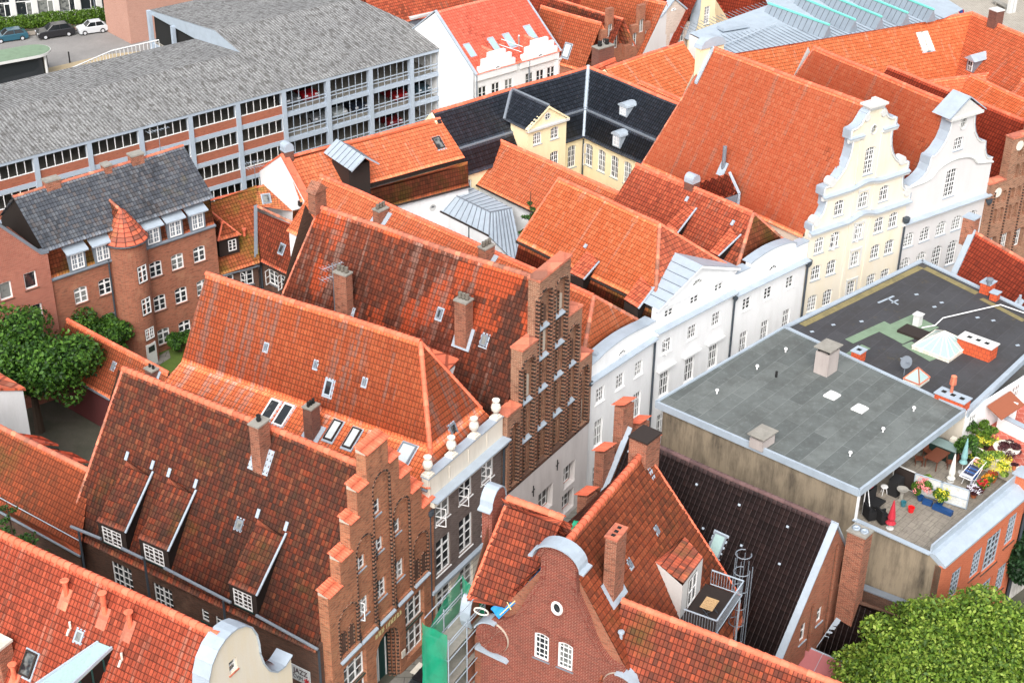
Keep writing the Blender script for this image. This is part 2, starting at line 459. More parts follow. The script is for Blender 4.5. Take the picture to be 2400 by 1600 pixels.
STY={ # mull: thick vertical fractions, tr: thick horizontal, nx: thin verticals, nz: thin horizontals
 'c22':dict(mull=[.5],tr=[],nx=[],nz=[.5]),
 'c23':dict(mull=[.5],tr=[],nx=[],nz=[.34,.67]),
 'c24':dict(mull=[.5],tr=[],nx=[],nz=[.25,.5,.75]),
 't23':dict(mull=[.5],tr=[.7],nx=[],nz=[.35]),
 't24':dict(mull=[.5],tr=[.74],nx=[],nz=[.25,.5]),
 't44':dict(mull=[.5],tr=[.7],nx=[.25,.75],nz=[.35]),
 'd44':dict(mull=[.5],tr=[],nx=[.25,.75],nz=[.25,.5,.75]),
 'd46':dict(mull=[.5],tr=[.5],nx=[.25,.75],nz=[.17,.34,.67,.84]),
 'd43':dict(mull=[.5],tr=[],nx=[.25,.75],nz=[.34,.67]),
 'l33':dict(mull=[.34,.67],tr=[],nx=[],nz=[.34,.67]),
 'l32':dict(mull=[.34,.67],tr=[],nx=[],nz=[.5]),
 's1':dict(mull=[],tr=[],nx=[],nz=[]),'s2':dict(mull=[],tr=[],nx=[],nz=[.5]),'s3':dict(mull=[],tr=[],nx=[],nz=[.34,.67]),
 's33':dict(mull=[],tr=[],nx=[.34,.67],nz=[.2,.4,.6,.8]),
 'o':dict(mull=[],tr=[],nx=[.5],nz=[.5]),
}
def window(parent,pl,a0,z0,a1,z1,sty='t23',rise=0,inset=.12,fc='white',sill='zinc',hole=True,fw=.07,openl=0,pane='glass',blank=False):
    w=round(a1-a0,2);h=round(z1-z0,2);key=(w,h,sty,round(rise,2),fc,fw)
    if hole: pl.holes.append(opening(a0,a1,z0,z1,rise))
    if key not in WC:
        S=STY[sty];mb=MB();d=.06
        out=opening(-w/2,w/2,0,h,rise);inn=[(x*(w-2*fw)/w,fw+(z)*(h-2*fw)/h) for x,z in out];n=len(out)
        for i in range(n):
            j=(i+1)%n;a,b,c,e=out[i],out[j],inn[j],inn[i]
            f=lambda q,y:(q[0],y,q[1])
            mb.face([f(a,0),f(b,0),f(c,0),f(e,0)]);mb.face([f(e,0),f(c,0),f(c,d),f(e,d)])
        def topz(x):
            if rise<=0: return h-fw
            R=((w/2)**2+rise*rise)/(2*rise);return h-R+math.sqrt(max(0,R*R-x*x))-fw
        def vb(fx,t):
            x=-w/2+w*fx;mb.box((x-t/2,.0,fw),(t,0,0),(0,d*.8,0),(0,0,topz(x)-fw))
        def hb(fz,t):
            z=h*fz;mb.box((-w/2+fw,.004,z-t/2),(w-2*fw,0,0),(0,d*.8,0),(0,0,t))
        for f_ in S['mull']: vb(f_,fw*1.35)
        for f_ in S['tr']: hb(f_,fw*1.2)
        for f_ in S['nx']: vb(f_,.028)
        for f_ in S['nz']: hb(f_,.028)
        pm=MB();pm.face([(x*.995,.05,z) for x,z in out])
        WC[key]=(mb.data('window',M[fc]),{})
        WC[key][1]['p']=pm
    me,dd=WC[key]
    if pane not in dd: dd[pane]=dd['p'].data('pane',M[pane])
    Mx=pl.mat4((a0+a1)/2,z0,-inset)
    o=link('window',me,parent,Mx)
    p=link('pane',dd[pane],o)
    if sill:
        k2=('sill',w,sill)
        if k2 not in WC:
            mb=MB();mb.box((-w/2-.07,-inset-.06,-.07),(w+.14,0,0),(0,inset+.06,0),(0,0,.06));WC[k2]=mb.data('sill',M[sill])
        link('sill',WC[k2],o)
    if openl:
        mb=MB();ww=w/2-.02;hh=h*(openl if openl<1 else 1)-.06;t=.05
        ang=math.radians(75);dx=A3(math.cos(ang),-math.sin(ang),0)
        base=A3(-w/2+.03,0,.03)
        dy=A3(math.sin(ang),math.cos(ang),0)*.04
        for (s0,s1,q0,q1) in ((0,ww,0,t),(0,ww,hh-t,hh),(0,t,t,hh-t),(ww-t,ww,t,hh-t),(t,ww-t,hh*.48,hh*.52)):
            mb.box(base+dx*s0+Z3*q0,dx*(s1-s0),dy,Z3*(q1-q0))
        mb.build('open_sash',M[fc],o,local=True)
    return o
def winpx(parent,pl,lb,rt,sty='t23',**k):
    a0,z0=pl.px(*lb);a1,z1=pl.px(*rt);return window(parent,pl,a0,z0,a1,z1,sty,**k)
def winc(parent,pl,c,w,h,sty='t23',**k):
    a,z=pl.px(*c);return window(parent,pl,a-w/2,z-h/2,a+w/2,z+h/2,sty,**k)

# ------------------------------------------------------------------ roof furniture
def slope_frame(poly):
    P=[A3(*p) for p in poly];n=newell(P);n=n if n[2]>0 else -n
    u=A3(-n[1],n[0],0);u/=np.linalg.norm(u);v=np.cross(n,u)
    if v[2]<0: v=-v;u=-u
    return P[0],n,u,v
def skylight(parent,poly,px,w=.78,h=1.2,fc='lead',pane='glass',up=.14,name='skylight'):
    P,n,u,v=slope_frame(poly);c=hit(px[0],px[1],P,n);mb=MB();t=.09
    o=c-u*w/2-v*h/2-n*.02;mb.box(o-u*.08-v*.14,u*(w+.16),v*(h+.22),n*(up*.45),0)
    for a,b,cc,d in ((0,w,0,t),(0,w,h-t,h),(0,t,t,h-t),(w-t,w,t,h-t)): mb.box(o+u*a+v*cc+n*up*.4,u*(b-a),v*(d-cc),n*up*.6,1)
    ob=mb.build(name,[M['zinc'],M[fc]],parent)
    m2=MB();m2.face([o+u*a+v*b+n*(up-.03) for a,b in ((t*.8,t*.8),(w-t*.8,t*.8),(w-t*.8,h-t*.8),(t*.8,h-t*.8))]);m2.build('pane',M[pane],ob)
    return ob
def chimney(parent,base,fr,w,d,ztop,mat,pots=3,cap='concrete',below=1.5,pot='pot',potr=.13,poth=.38,capt=.1,flash=True,slope=None):
    mb=MB();b=A3(*base);z0=b[2]-below;o=b-fr.a*w/2-fr.b*d/2;o[2]=z0
    mb.box(o,fr.a*w,fr.b*d,Z3*(ztop-capt-z0));e=.05
    ch=mb.build('chimney',mat,parent)
    mb=MB();q=o-fr.a*e-fr.b*e;q[2]=ztop-capt;mb.box(q,fr.a*(w+2*e),fr.b*(d+2*e),Z3*capt);mb.build('chimney_cap',M[cap],ch)
    for i in range(pots):
        mb=MB();L=(fr.a if w>=d else fr.b);s=max(w,d);f=(i+.5)/pots-.5
        c=A3(*base)+L*(s*f*.92);c[2]=ztop
        mb.lathe(c,[(potr*.8,0),(potr*1.15,poth*.3),(potr*.85,poth*.6),(potr,poth*.9),(potr*1.05,poth),(potr*.6,poth),(potr*.6,poth*.7)],10)
        mb.build('chimney_pot',M[pot],ch,smooth=True)
    if flash and slope is not None:
        P,n,u,v=slope_frame(slope);mb=MB();hw=w/2+.25;hd=d/2+.3
        c=hit(*PX(b),P,n) if False else b
        # apron of sheet metal lying on the slope
        ctr=b-n*((b-P)@n)
        mb.box(ctr-u*(max(w,d)/2+.22)-v*(.75)+n*.03,u*(max(w,d)+.44),v*1.4,n*.05);mb.build('flashing',M['zinc'],ch)
    return ch
def PX(X):
    v=A3(*X)-CO;z=v@FW;a=v@RX/z*F;b=v@DN/z*F;q=a*R_+b*U_;return CC+q
def chimney_px(parent,poly,fr,bpx,tpy,w,d,mat,**k):
    "stands where pixel bpx meets the slope, rises to pixel row tpy"
    P,n,u,v=slope_frame(poly);b=hit(bpx[0],bpx[1],P,n);zt=hgt(b,bpx[0] if not isinstance(tpy,tuple) else tpy[0],tpy if not isinstance(tpy,tuple) else tpy[1])
    return chimney(parent,b,fr,w,d,zt,mat,slope=poly,**k)
def pipe(parent,pts,r=.055,mat='pipe',name='downpipe'):
    mb=MB();mb.tube([A3(*p) for p in pts],r,8);return mb.build(name,M[mat],parent)
def gutter(parent,p,q,r=.08,mat='lead',name='gutter'):
    mb=MB();mb.cyl(p,q,r,r,8);return mb.build(name,M[mat],parent)
def text_mesh(parent,pl,txt,a,z,size,mat,o=.03,name='lettering',sx=1,depth=.01):
    c=bpy.data.curves.new('t','FONT');c.body=txt;c.size=size;c.extrude=depth;c.align_x='CENTER';c.align_y='CENTER'
    ob=bpy.data.objects.new('t',c);COL.objects.link(ob);dg=bpy.context.evaluated_depsgraph_get();me=bpy.data.meshes.new_from_object(ob.evaluated_get(dg))
    bpy.data.objects.remove(ob);me.materials.clear();me.materials.append(M[mat])
    x=pl.x;P=pl.p(a,z,o);n=pl.n
    Mx=Matrix(((x[0]*sx,0,n[0],P[0]),(x[1]*sx,0,n[1],P[1]),(0,1,0,P[2]),(0,0,0,1)))
    return link(name,me,parent,Mx)
# ------------------------------------------------------------------ specific materials
S=srgb
DK=S(66,48,40)
GN=1.0
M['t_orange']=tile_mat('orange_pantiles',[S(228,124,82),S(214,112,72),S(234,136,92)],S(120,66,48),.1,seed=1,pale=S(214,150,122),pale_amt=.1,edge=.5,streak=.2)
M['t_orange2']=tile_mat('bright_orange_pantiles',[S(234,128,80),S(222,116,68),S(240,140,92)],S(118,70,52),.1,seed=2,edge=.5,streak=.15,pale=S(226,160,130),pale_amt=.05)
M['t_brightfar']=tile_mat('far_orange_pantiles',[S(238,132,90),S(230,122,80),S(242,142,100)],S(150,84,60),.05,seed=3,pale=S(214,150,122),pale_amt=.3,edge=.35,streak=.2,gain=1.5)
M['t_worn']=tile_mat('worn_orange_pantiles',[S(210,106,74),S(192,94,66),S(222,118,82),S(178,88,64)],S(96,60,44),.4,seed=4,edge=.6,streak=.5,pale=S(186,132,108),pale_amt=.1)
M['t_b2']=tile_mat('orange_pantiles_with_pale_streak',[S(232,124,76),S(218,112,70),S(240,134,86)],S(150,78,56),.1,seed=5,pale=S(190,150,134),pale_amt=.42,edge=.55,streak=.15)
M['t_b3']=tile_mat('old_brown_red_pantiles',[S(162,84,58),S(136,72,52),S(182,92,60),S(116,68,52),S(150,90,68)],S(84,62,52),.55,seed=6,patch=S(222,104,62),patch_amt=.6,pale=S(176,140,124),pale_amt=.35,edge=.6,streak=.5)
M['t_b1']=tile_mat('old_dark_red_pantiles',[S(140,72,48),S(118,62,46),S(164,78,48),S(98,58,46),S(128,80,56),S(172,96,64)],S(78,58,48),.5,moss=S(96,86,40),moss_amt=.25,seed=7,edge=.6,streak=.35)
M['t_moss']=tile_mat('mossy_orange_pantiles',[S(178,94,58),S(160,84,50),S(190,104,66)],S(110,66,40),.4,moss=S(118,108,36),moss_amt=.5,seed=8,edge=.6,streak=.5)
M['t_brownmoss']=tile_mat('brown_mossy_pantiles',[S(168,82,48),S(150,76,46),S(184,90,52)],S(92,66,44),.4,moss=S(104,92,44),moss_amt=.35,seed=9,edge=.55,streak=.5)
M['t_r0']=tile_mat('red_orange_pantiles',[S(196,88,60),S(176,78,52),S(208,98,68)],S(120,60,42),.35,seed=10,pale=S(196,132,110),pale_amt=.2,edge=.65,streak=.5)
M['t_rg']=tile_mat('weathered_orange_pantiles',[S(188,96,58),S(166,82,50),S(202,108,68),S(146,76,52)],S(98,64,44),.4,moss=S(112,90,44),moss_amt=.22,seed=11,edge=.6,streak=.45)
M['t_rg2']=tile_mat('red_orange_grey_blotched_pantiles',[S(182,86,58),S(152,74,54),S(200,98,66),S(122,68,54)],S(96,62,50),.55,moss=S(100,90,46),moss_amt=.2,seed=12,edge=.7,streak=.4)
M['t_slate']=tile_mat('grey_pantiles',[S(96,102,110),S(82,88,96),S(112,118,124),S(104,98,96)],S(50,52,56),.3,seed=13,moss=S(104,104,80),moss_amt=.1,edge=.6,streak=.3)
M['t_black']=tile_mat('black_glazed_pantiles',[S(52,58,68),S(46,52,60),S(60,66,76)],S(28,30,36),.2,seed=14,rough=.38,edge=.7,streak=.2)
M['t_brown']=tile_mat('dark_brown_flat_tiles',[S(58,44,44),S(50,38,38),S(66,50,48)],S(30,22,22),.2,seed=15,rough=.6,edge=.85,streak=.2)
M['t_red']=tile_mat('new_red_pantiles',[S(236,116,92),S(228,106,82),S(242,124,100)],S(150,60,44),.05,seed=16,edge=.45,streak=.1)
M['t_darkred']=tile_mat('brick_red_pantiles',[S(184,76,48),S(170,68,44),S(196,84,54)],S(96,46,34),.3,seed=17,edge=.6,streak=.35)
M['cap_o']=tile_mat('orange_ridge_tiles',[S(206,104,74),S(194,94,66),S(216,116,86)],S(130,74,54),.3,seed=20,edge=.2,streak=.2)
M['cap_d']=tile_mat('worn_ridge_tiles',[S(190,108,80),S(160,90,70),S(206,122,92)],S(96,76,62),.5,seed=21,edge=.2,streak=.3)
M['br_b1']=brick_mat('old_orange_brick',S(190,106,70),S(160,82,54),S(172,142,112),S(72,50,42),.6,pale=S(170,130,94),seed=1)
M['br_side']=brick_mat('brown_old_brick',S(104,64,48),S(84,50,40),S(96,82,70),S(56,42,36),.6,pale=S(150,118,98),seed=2)
M['br_b3']=brick_mat('dark_red_brick',S(152,84,60),S(124,66,48),S(186,160,132),S(44,28,24),.5,pale=S(164,128,104),seed=3)
M['br_roll']=brick_mat('glazed_roll_brick',S(150,86,60),S(124,70,50),S(150,130,110),S(40,28,24),.35,seed=4,stripe=.26)
M['br_grey']=brick_mat('grey_brown_brick',S(112,94,88),S(90,74,70),S(138,128,122),S(54,44,42),.4,seed=5)
M['br_t']=brick_mat('red_brick',S(170,88,62),S(148,76,52),S(150,122,100),S(84,52,40),.5,pale=S(176,134,104),seed=6)
M['br_red']=brick_mat('plain_red_brick',S(172,84,64),S(156,74,56),S(176,140,122),S(104,56,46),.35,seed=7)
M['br_gable']=brick_mat('crisp_red_brick',S(136,58,44),S(112,48,38),S(172,132,114),S(76,38,32),.35,seed=8,ms=.010,bh=.1,bw=.3)
M['br_orange']=brick_mat('orange_facing_brick',S(192,102,70),S(178,92,62),S(214,128,92),S(160,84,58),.25,seed=9,ms=.01)
M['br_chim']=brick_mat('chimney_brick',S(164,80,54),S(128,62,44),S(176,140,116),S(66,42,34),.6,seed=10)
M['br_dull']=brick_mat('dull_chimney_brick',S(128,70,56),S(104,58,50),S(120,96,84),S(60,42,38),.5,seed=11)
M['pl_white']=plaster_mat('white_plaster',S(236,237,238),S(170,170,166),.25)
M['pl_cream']=plaster_mat('cream_plaster',S(224,216,200),S(220,196,140),.35)
M['pl_pinkwhite']=plaster_mat('cool_white_plaster',S(212,210,210),S(196,184,180),.3)
M['pl_grey']=plaster_mat('pale_grey_plaster',S(212,206,204),S(150,142,138),.35)
M['pl_stone']=plaster_mat('cream_stone_render',S(226,218,204),S(150,140,120),.35)
M['pl_yellow']=plaster_mat('pale_yellow_plaster',S(244,228,188),S(196,180,136),.3)
M['trimw']=plain('white_trim',S(208,208,206),.6)

# ------------------------------------------------------------------ generic helpers for houses
def ground_z(x,y):
    z=max(0,(70-y))*.10 if y<70 else 0
    if y>92: z-=min(4.6,(y-92)*.085)
    return z
def body(th,fr,a0,a1,b0,b1,ze,mat,ridge=None,name='wall',front=True,zr=None,ar=None,z0=None,sides='lrb'):
    "plain masonry carcass; ridge=(a,z) adds gable at the back"
    mb=MB();z0=-5 if z0 is None else z0
    if 'l' in sides: mb.face([fr.w(a0,b1,z0),fr.w(a0,b0,z0),fr.w(a0,b0,ze),fr.w(a0,b1,ze)])
    if 'r' in sides: mb.face([fr.w(a1,b0,z0),fr.w(a1,b1,z0),fr.w(a1,b1,ze),fr.w(a1,b0,ze)])
    if 'b' in sides:
        L=[fr.w(a1,b1,z0),fr.w(a0,b1,z0),fr.w(a0,b1,ze)]
        if ridge: L.append(fr.w(ridge[0],b1,ridge[1]-.05))
        L.append(fr.w(a1,b1,ze));mb.face(L)
    if 'f' in sides:
        L=[fr.w(a0,b0,z0),fr.w(a1,b0,z0),fr.w(a1,b0,ze)]
        if ridge: L.append(fr.w(ridge[0],b0,ridge[1]-.05))
        L.append(fr.w(a0,b0,ze));mb.face(L)
    return mb.build(name,mat,th)
def shed(th,poly,fl,frt,tl,trt,dh,mat,cheek='wood_dark',tw=.24,strip=True,head=None,fdrop=1.0,win=None):
    "catslide dormer: roof from two front-edge pixels back to two pixels on the main slope"
    P,n,u,v=slope_frame(poly);up=Z3*dh
    A,B=hit(*fl,P+up,n),hit(*frt,P+up,n);C,D=hit(*trt,P+n*.06,n),hit(*tl,P+n*.06,n)
    g=tile(th,[A,B,C,D],mat,tw=tw,ed=B-A,name='dormer',sg=0,lift=.05)
    mb=MB();q=lambda X:X-Z3*((X-P)@n/n[2])      # foot on slope
    for X,Y in ((A,D),(B,C)): 
        mb.face([X-Z3*.02,Y-Z3*.02,q(X)-Z3*.3]);mb.face([X-Z3*.02,q(X)-Z3*.3,Y-Z3*.02])
    fa,fb_=q(A)-Z3*.25,q(B)-Z3*.25
    mb.face([fa,fb_,B-Z3*.04,A-Z3*.04])
    mb.build('dormer_cheek',M[cheek],g)
    if win:
        hx=(B-A)*A3(1,1,0);wl=np.linalg.norm(hx);hx/=wl;dpl=Pl(A*A3(1,1,0),hx);zt=min(A[2],B[2])-.14
        window(g,dpl,wl*.16,zt-win,wl*.84,zt,'d44',inset=-.04,sill='green',hole=False,fw=.07)
    if strip:
        mb=MB();d=(B-C);x=u if (B-A)@u>0 else -u;off=x*.06
        Bf=B-n*.02+off;mb.box(C+x*.02+n*.02,B-C,x*.11,n*.07);mb.build('flashing',M['zinc'],g)
    return g,(A,B,fa,fb_)
def gable_roof(th,fr,aL,aR,ar,zeL,zr,b0,b1,mat,cap='cap_o',tw=.24,tl=.34,zeR=None,right=True,b0r=None,b1r=None,overb=0,capr=.15,sg=.045):
    zeR=zeL if zeR is None else zeR;b0r=b0 if b0r is None else b0r;b1r=b1 if b1r is None else b1r
    L=[fr.w(aL,b0,zeL),fr.w(aL,b1,zeL),fr.w(ar,b1r,zr),fr.w(ar,b0r,zr)]
    r=tile(th,L,M[mat],tw=tw,tl=tl,ed=fr.b,name='roof',sg=sg)
    if right:
        R=[fr.w(aR,b0,zeR),fr.w(aR,b1,zeR),fr.w(ar,b1r,zr),fr.w(ar,b0r,zr)]
        tile(r,R,M[mat],tw=tw*2,tl=tl*2,ed=fr.b,name='roof_slope',sg=sg)
    if cap: ridge(r,fr.w(ar,b0r,zr+.03),fr.w(ar,b1r,zr+.03),M[cap],r=capr,sg=sg)
    return r,L
def tri_hip(roof,pts,mat,cap='cap_o',tw=.24,tl=.34,ed=None,capr=.14,caps=((0,2),(1,2))):
    tile(roof,pts,M[mat],tw=tw,tl=tl,ed=ed,name='roof_slope')
    for i,j in caps: ridge(roof,A3(*pts[i])+Z3*.03,A3(*pts[j])+Z3*.03,M[cap],r=capr)

# ================================================================== B1 stepped brick gable house
fB1=Fr((-9.651,60.848),29.5,-57.5)
th=thing('stepped_gable_house','orange brick house with many tiled steps on its gable and three long dormers','house',fB1.w(5,6,0));B1=th
fp=fB1.front();bm=MB()
# base wall with real openings, five shallow bays in front of it
for c in ((5.39,13.15,.88,1.0,'c22'),(3.84,10.57,.88,.9,'c22'),(5.54,10.62,.84,.95,'c22'),(7.21,10.73,.84,.95,'c22'),(5.64,7.62,.9,1.32,'c23'),(7.42,7.7,.84,1.32,'c23')):
    window(th,fp,c[0]-c[2]/2,c[1]-c[3]/2,c[0]+c[2]/2,c[1]+c[3]/2,c[4],fw=.075)
window(th,fp,3.45,6.93,4.39,8.22,'c23',openl=1,fw=.075)
for a0,a1,zb in ((1.72,3.78,0),(7.64,9.6,0)):
    window(th,fp,a0,3.1+zb,a1,4.95+zb,'l33',sill='green',fw=.075);window(th,fp,a0,.95+zb,a1,2.85+zb,'l33',sill='white',fw=.075)
    g=MB();fp.box(g,a0+.02,a1-.02,2.84+zb,3.11+zb,-.08,-.02);g.build('spandrel_panel',M['green'],th)
steps=[(.75,10.43),(1.9,12.02),(2.88,13.72),(3.62,15.3),(4.53,17.0),(6.5,15.36),(7.45,13.78),(8.5,12.14),(9.55,10.5)];aR=10.72
def step_outline(st,aR,z0=-1):
    o=[(st[0][0],z0),(aR,z0)]
    for i in range(len(st)-1,-1,-1):
        a=st[i][0];r=st[i+1][0] if i+1<len(st) else aR
        o+=[(r,st[i][1]),(a,st[i][1])]
    return o
ol=step_outline(steps,aR,-.8)
portal=opening(4.7,7.0,0.2,4.55,1.15)
fp.wall(th,ol,M['br_b1'],holes=fp.holes+[portal],t=.5)
bays=[opening(1.5,3.25,5.72,8.75,.75),opening(3.32,4.88,5.72,12.1,.7),opening(4.98,6.6,5.72,15.1,.7),opening(6.78,8.38,5.72,12.3,.7),opening(8.6,10.15,5.85,8.85,.72)]
so=[opening(1.72,3.78,.95,4.95),opening(7.64,9.6,.95,5.07),portal]
fp.wall(th,ol,M['br_b1'],holes=bays+so,t=.13,o=.13,back=False)
rb=MB()
for (a0,a1,zt) in ((1.5,3.25,8.1),(3.32,4.88,11.5),(4.98,6.6,14.5),(6.78,8.38,11.7),(8.6,10.15,8.2)):
    for a in (a0+.02,a1-.02):
        rb.cyl(fp.p(a,5.75,.1),fp.p(a,zt,.1),.075,.075,8)
    c=(a0+a1)/2;r=(a1-a0)/2-.02;pv=None
    for i in range(9):
        t=math.pi*i/8;q=fp.p(c+r*math.cos(t),zt+.75*math.sin(t),.1)
        if pv is not None: rb.cyl(pv,q,.075,.075,6)
        pv=q
rb.parts('brick_roll',M['br_roll'],th)
# twin blind lancets in outer bays
tw_=MB()
for c0 in (2.35,9.4):
    for dx in (-.36,.36):
        L=opening(c0+dx-.24,c0+dx+.24,5.8,7.3,.35,True);tw_.extr([fp.p(a,z,.012) for a,z in L],fp.n*.01,0)
tw_.parts('blind_lancet',M['br_side'],th)
tr=MB()
for c0 in (2.35,9.4):
    for dx in (-.36,.36):
        L=opening(c0+dx-.24,c0+dx+.24,5.8,7.3,.35,True)
        for i in range(1,len(L)): tr.cyl(fp.p(*L[i],.03),fp.p(*L[(i+1)%len(L)],.03),.05,.05,5)
tr.parts('lancet_roll',M['br_roll'],th)
sl=MB()
for a0,a1,z in ((1.48,3.3,5.62),(3.38,4.86,5.6),(5.1,6.6,5.62),(6.9,8.35,5.64),(8.6,10.15,5.75)): sl.box(fp.p(a0,z,-.02),fp.x*(a1-a0),fp.n*.3-Z3*.16,Z3*.08)
sl.parts('ledge',M['zinc'],th)
# step copings of small pantiles
for i,(a,z) in enumerate(steps):
    r=steps[i+1][0] if i+1<len(steps) else aR
    zo=z+.05
    tile(th,[fp.p(a-.06,zo,.24),fp.p(r+.06,zo,.24),fp.p(r+.06,zo+.26,-.62),fp.p(a-.06,zo+.26,-.62)],M['cap_o'],tw=.2,tl=.43,ed=fp.x,name='step_coping',sg=0)
    if False: pass
mk=MB()
for i,(a,z) in enumerate(steps):
    r=steps[i+1][0] if i+1<len(steps) else aR
    for aa in (a,r-.02): mk.extr([fp.p(aa,z,.1),fp.p(aa,z,-.5),fp.p(aa,z+.3,-.5),fp.p(aa,z+.07,.1)],fp.x*.02)
mk.parts('coping_mortar',M['mortar'],th)
# wall anchors
an=MB()
for a,z in ((3.25,6.0),(5.0,8.3),(5.02,10.4),(6.7,8.6),(6.68,11.3),(5.0,5.6),(6.72,5.8)):
    an.cyl(fp.p(a+.05,z-.35,.2),fp.p(a+.05,z+.35,.2),.035,.035,5);an.cyl(fp.p(a-.07,z+.1,.2),fp.p(a+.17,z-.05,.2),.025,.025,5)
an.parts('wall_anchor',M['black'],th)
# portal: deep reveal with arch orders, door
pd=MB();
for k in range(3):
    o=.0-.22*k;h0=4.7+.12*k;h1=7.0-.12*k
    L=opening(h0,h1,.2,4.55-.12*k,1.15-.12*k);pv=None
    for p_ in L[1:]+[L[0]]:
        q=fp.p(*p_,o)
        if pv is not None: pd.cyl(pv,q,.09,.09,6)
        pv=q
pd.parts('portal_roll',M['br_roll'],th)
dd=MB();dd.extr([fp.p(a,z,-.75) for a,z in opening(4.75,6.95,.1,4.5,1.1)],fp.n*.05)
dob=dd.build('door',M['green'],th)
dm=MB()
for a0,a1,z0,z1 in ((4.9,4.98,.3,3.1),(5.78,5.86,.3,3.1),(5.95,6.03,.3,3.1),(6.7,6.78,.3,3.1),(5.05,5.1,1.6,3.0),(5.7,5.75,1.6,3.0),(5.05,5.75,1.55,1.6),(5.05,5.75,2.98,3.02)): fp.box(dm,a0,a1,z0,z1,-.7,-.66)
dm.parts('door_moulding',M['white'],dob)
dg=MB();dg.face([fp.p(5.12,1.62,-.69),fp.p(5.7,1.62,-.69),fp.p(5.7,2.96,-.69),fp.p(5.12,2.96,-.69)]);dg.build('pane',M['glass'],dob)
M['redsign']=plain('red_sign',S(168,22,32),.5);M['gold']=plain('dull_gold',S(190,176,130),.5);M['blue']=plain('blue_paint',S(24,66,122),.5)
sg_=MB();fp.box(sg_,4.95,6.3,3.35,3.62,-.66,-.62);sg_.build('door_sign',M['redsign'],th)
lt=MB();rr=random.Random(3)
for i in range(17):
    if i in (6,): continue
    a=4.62+i*.15;h=.26+rr.random()*.1;lt.box(fp.p(a,4.86,.2),fp.x*.03,fp.n*.03,Z3*h)
    if i%3!=1: lt.box(fp.p(a+.03,4.86+h*rr.choice([0,.45,.85]),.2),fp.x*.06,fp.n*.03,Z3*.045)
    if i%2==0: lt.box(fp.p(a+.08,4.86,.2),fp.x*.03,fp.n*.03,Z3*h*.8)
lt.parts('metal_lettering',M['gold'],th)
pq=MB();fp.box(pq,7.15,7.5,1.5,2.0,.13,.17);pq.build('plaque',M['stone'],th)
# roof
rL=[fB1.w(.2,.45,6.95),fB1.w(.2,18.7,6.95),fB1.w(5.55,18.0,15.4),fB1.w(5.55,.45,15.4)]
rf=tile(th,rL,M['t_b1'],tw=.215,tl=.33,ed=fB1.b,name='roof',step=.04)
tile(rf,[fB1.w(10.8,.45,6.95),fB1.w(10.8,18.7,6.95),rL[2],rL[3]],M['t_b1'],tw=.5,tl=.7,ed=fB1.b,name='roof_slope')
ridge(rf,rL[3]+Z3*.05,rL[2]+Z3*.05,M['cap_o'],r=.19,L=.42)
ridge(rf,rL[1]+Z3*.03,rL[2]+Z3*.03,M['cap_d'],r=.1,L=.36,name='verge_tiles')
sd_=fB1.side(.45)
for lb,rt,sy in (((268,1371),(307,1335),'d44'),((364,1415),(402,1384),'d44'),((473,1452),(488,1432),'s3'),((506,1472),(521,1449),'s3'),((575,1520),(609,1500),'d44')):
    winpx(th,sd_,lb,rt,sy,inset=.1,sill='green')
hs_=[h for h in sd_.holes]
sd_.wall(th,[(-18.4,-1),(-.4,-1),(-.4,7.35),(-18.4,7.35)],M['br_side'],holes=[h for h in hs_ if max(z for a,z in h)<7.2],t=.3)
body(th,fB1,.5,10.6,.5,18.4,7.3,M['br_side'],(5.55,15.3),sides='rb')
for fl,fr_,tl_,tr_ in (((228,1221),(293,1247),(298,1080),(358,1103)),((325,1261),(393,1290),(397,1120),(459,1146)),((536,1366),(600,1394),(606,1217),(670,1247))):
    shed(th,rL,fl,fr_,tl_,tr_,1.55,M['t_b1'],tw=.215,win=1.1)
for x,y in ((298,1078),(358,1099),(397,1117),(459,1143),(605,1213),(671,1243)):
    q=hit(x,y,rL[0],slope_frame(rL)[1]);P_,n_,u_,v_=slope_frame(rL);c=MB();c.box(q-u_*.1+n_*.12,u_*.2,v_*.5,n_*.05);c.build('lead_clip',M['zinc'],rf)
for (x0,y0),(x1,y1) in (((166,1233),(237,1262)),((285,1284),(335,1308)),((385,1330),(541,1411)),((600,1441),(745,1521))):
    gutter(th,hit(x0,y0,fB1.w(.1,0,0),fB1.a),hit(x1,y1,fB1.w(.1,0,0),fB1.a),.09)
for x,y,z1 in ((184,1244,2),(338,1308,2),(523,1408,2),(747,1524,0)):
    q=hit(x,y,fB1.w(.32,0,0),fB1.a);pipe(th,[q,A3(q[0],q[1],z1)],.07)
skylight(th,rL,(562,1229),.5,.62)
chimney_px(th,rL,fB1,(614,1075),(620,985),.95,.65,M['br_chim'],pots=1,cap='concrete',pot='soot')
# jazz sign on the side wall
sp_=fB1.side(.42);a0,z0=sp_.px(684,1590);q=MB()
M['signbg']=plain('sign_board',S(206,210,212),.5);M['signdk']=plain('sign_letters',S(56,24,34),.6);M['signgr']=plain('sign_grey_letters',S(90,96,100),.6)
c1=sp_.px(682,1549);c2=sp_.px(728,1575);c3=sp_.px(728,1600)
print('sign',c1,c2,c3,a0,z0)
zt_=(c1[1]+c2[1])/2;sgn=MB();sp_.box(sgn,c1[0]-.7,c2[0],zt_-1.0,zt_,.03,.08)
sn=thing('wall_sign','pale board reading JAZZ and CVJM on the brown brick side wall','sign',sp_.p(c2[0]-.5,zt_-1,.1));sgn.build('sign_board',M['signbg'],sn)
wd=c2[0]-c1[0]
text_mesh(sn,sp_,'JAZZ',c1[0]+wd*.53,zt_-.3,.48,'signdk',.1,sx=.9)
text_mesh(sn,sp_,'CVJM',c1[0]+wd*.38,zt_-.72,.36,'signgr',.1,sx=.8)
st_=MB();
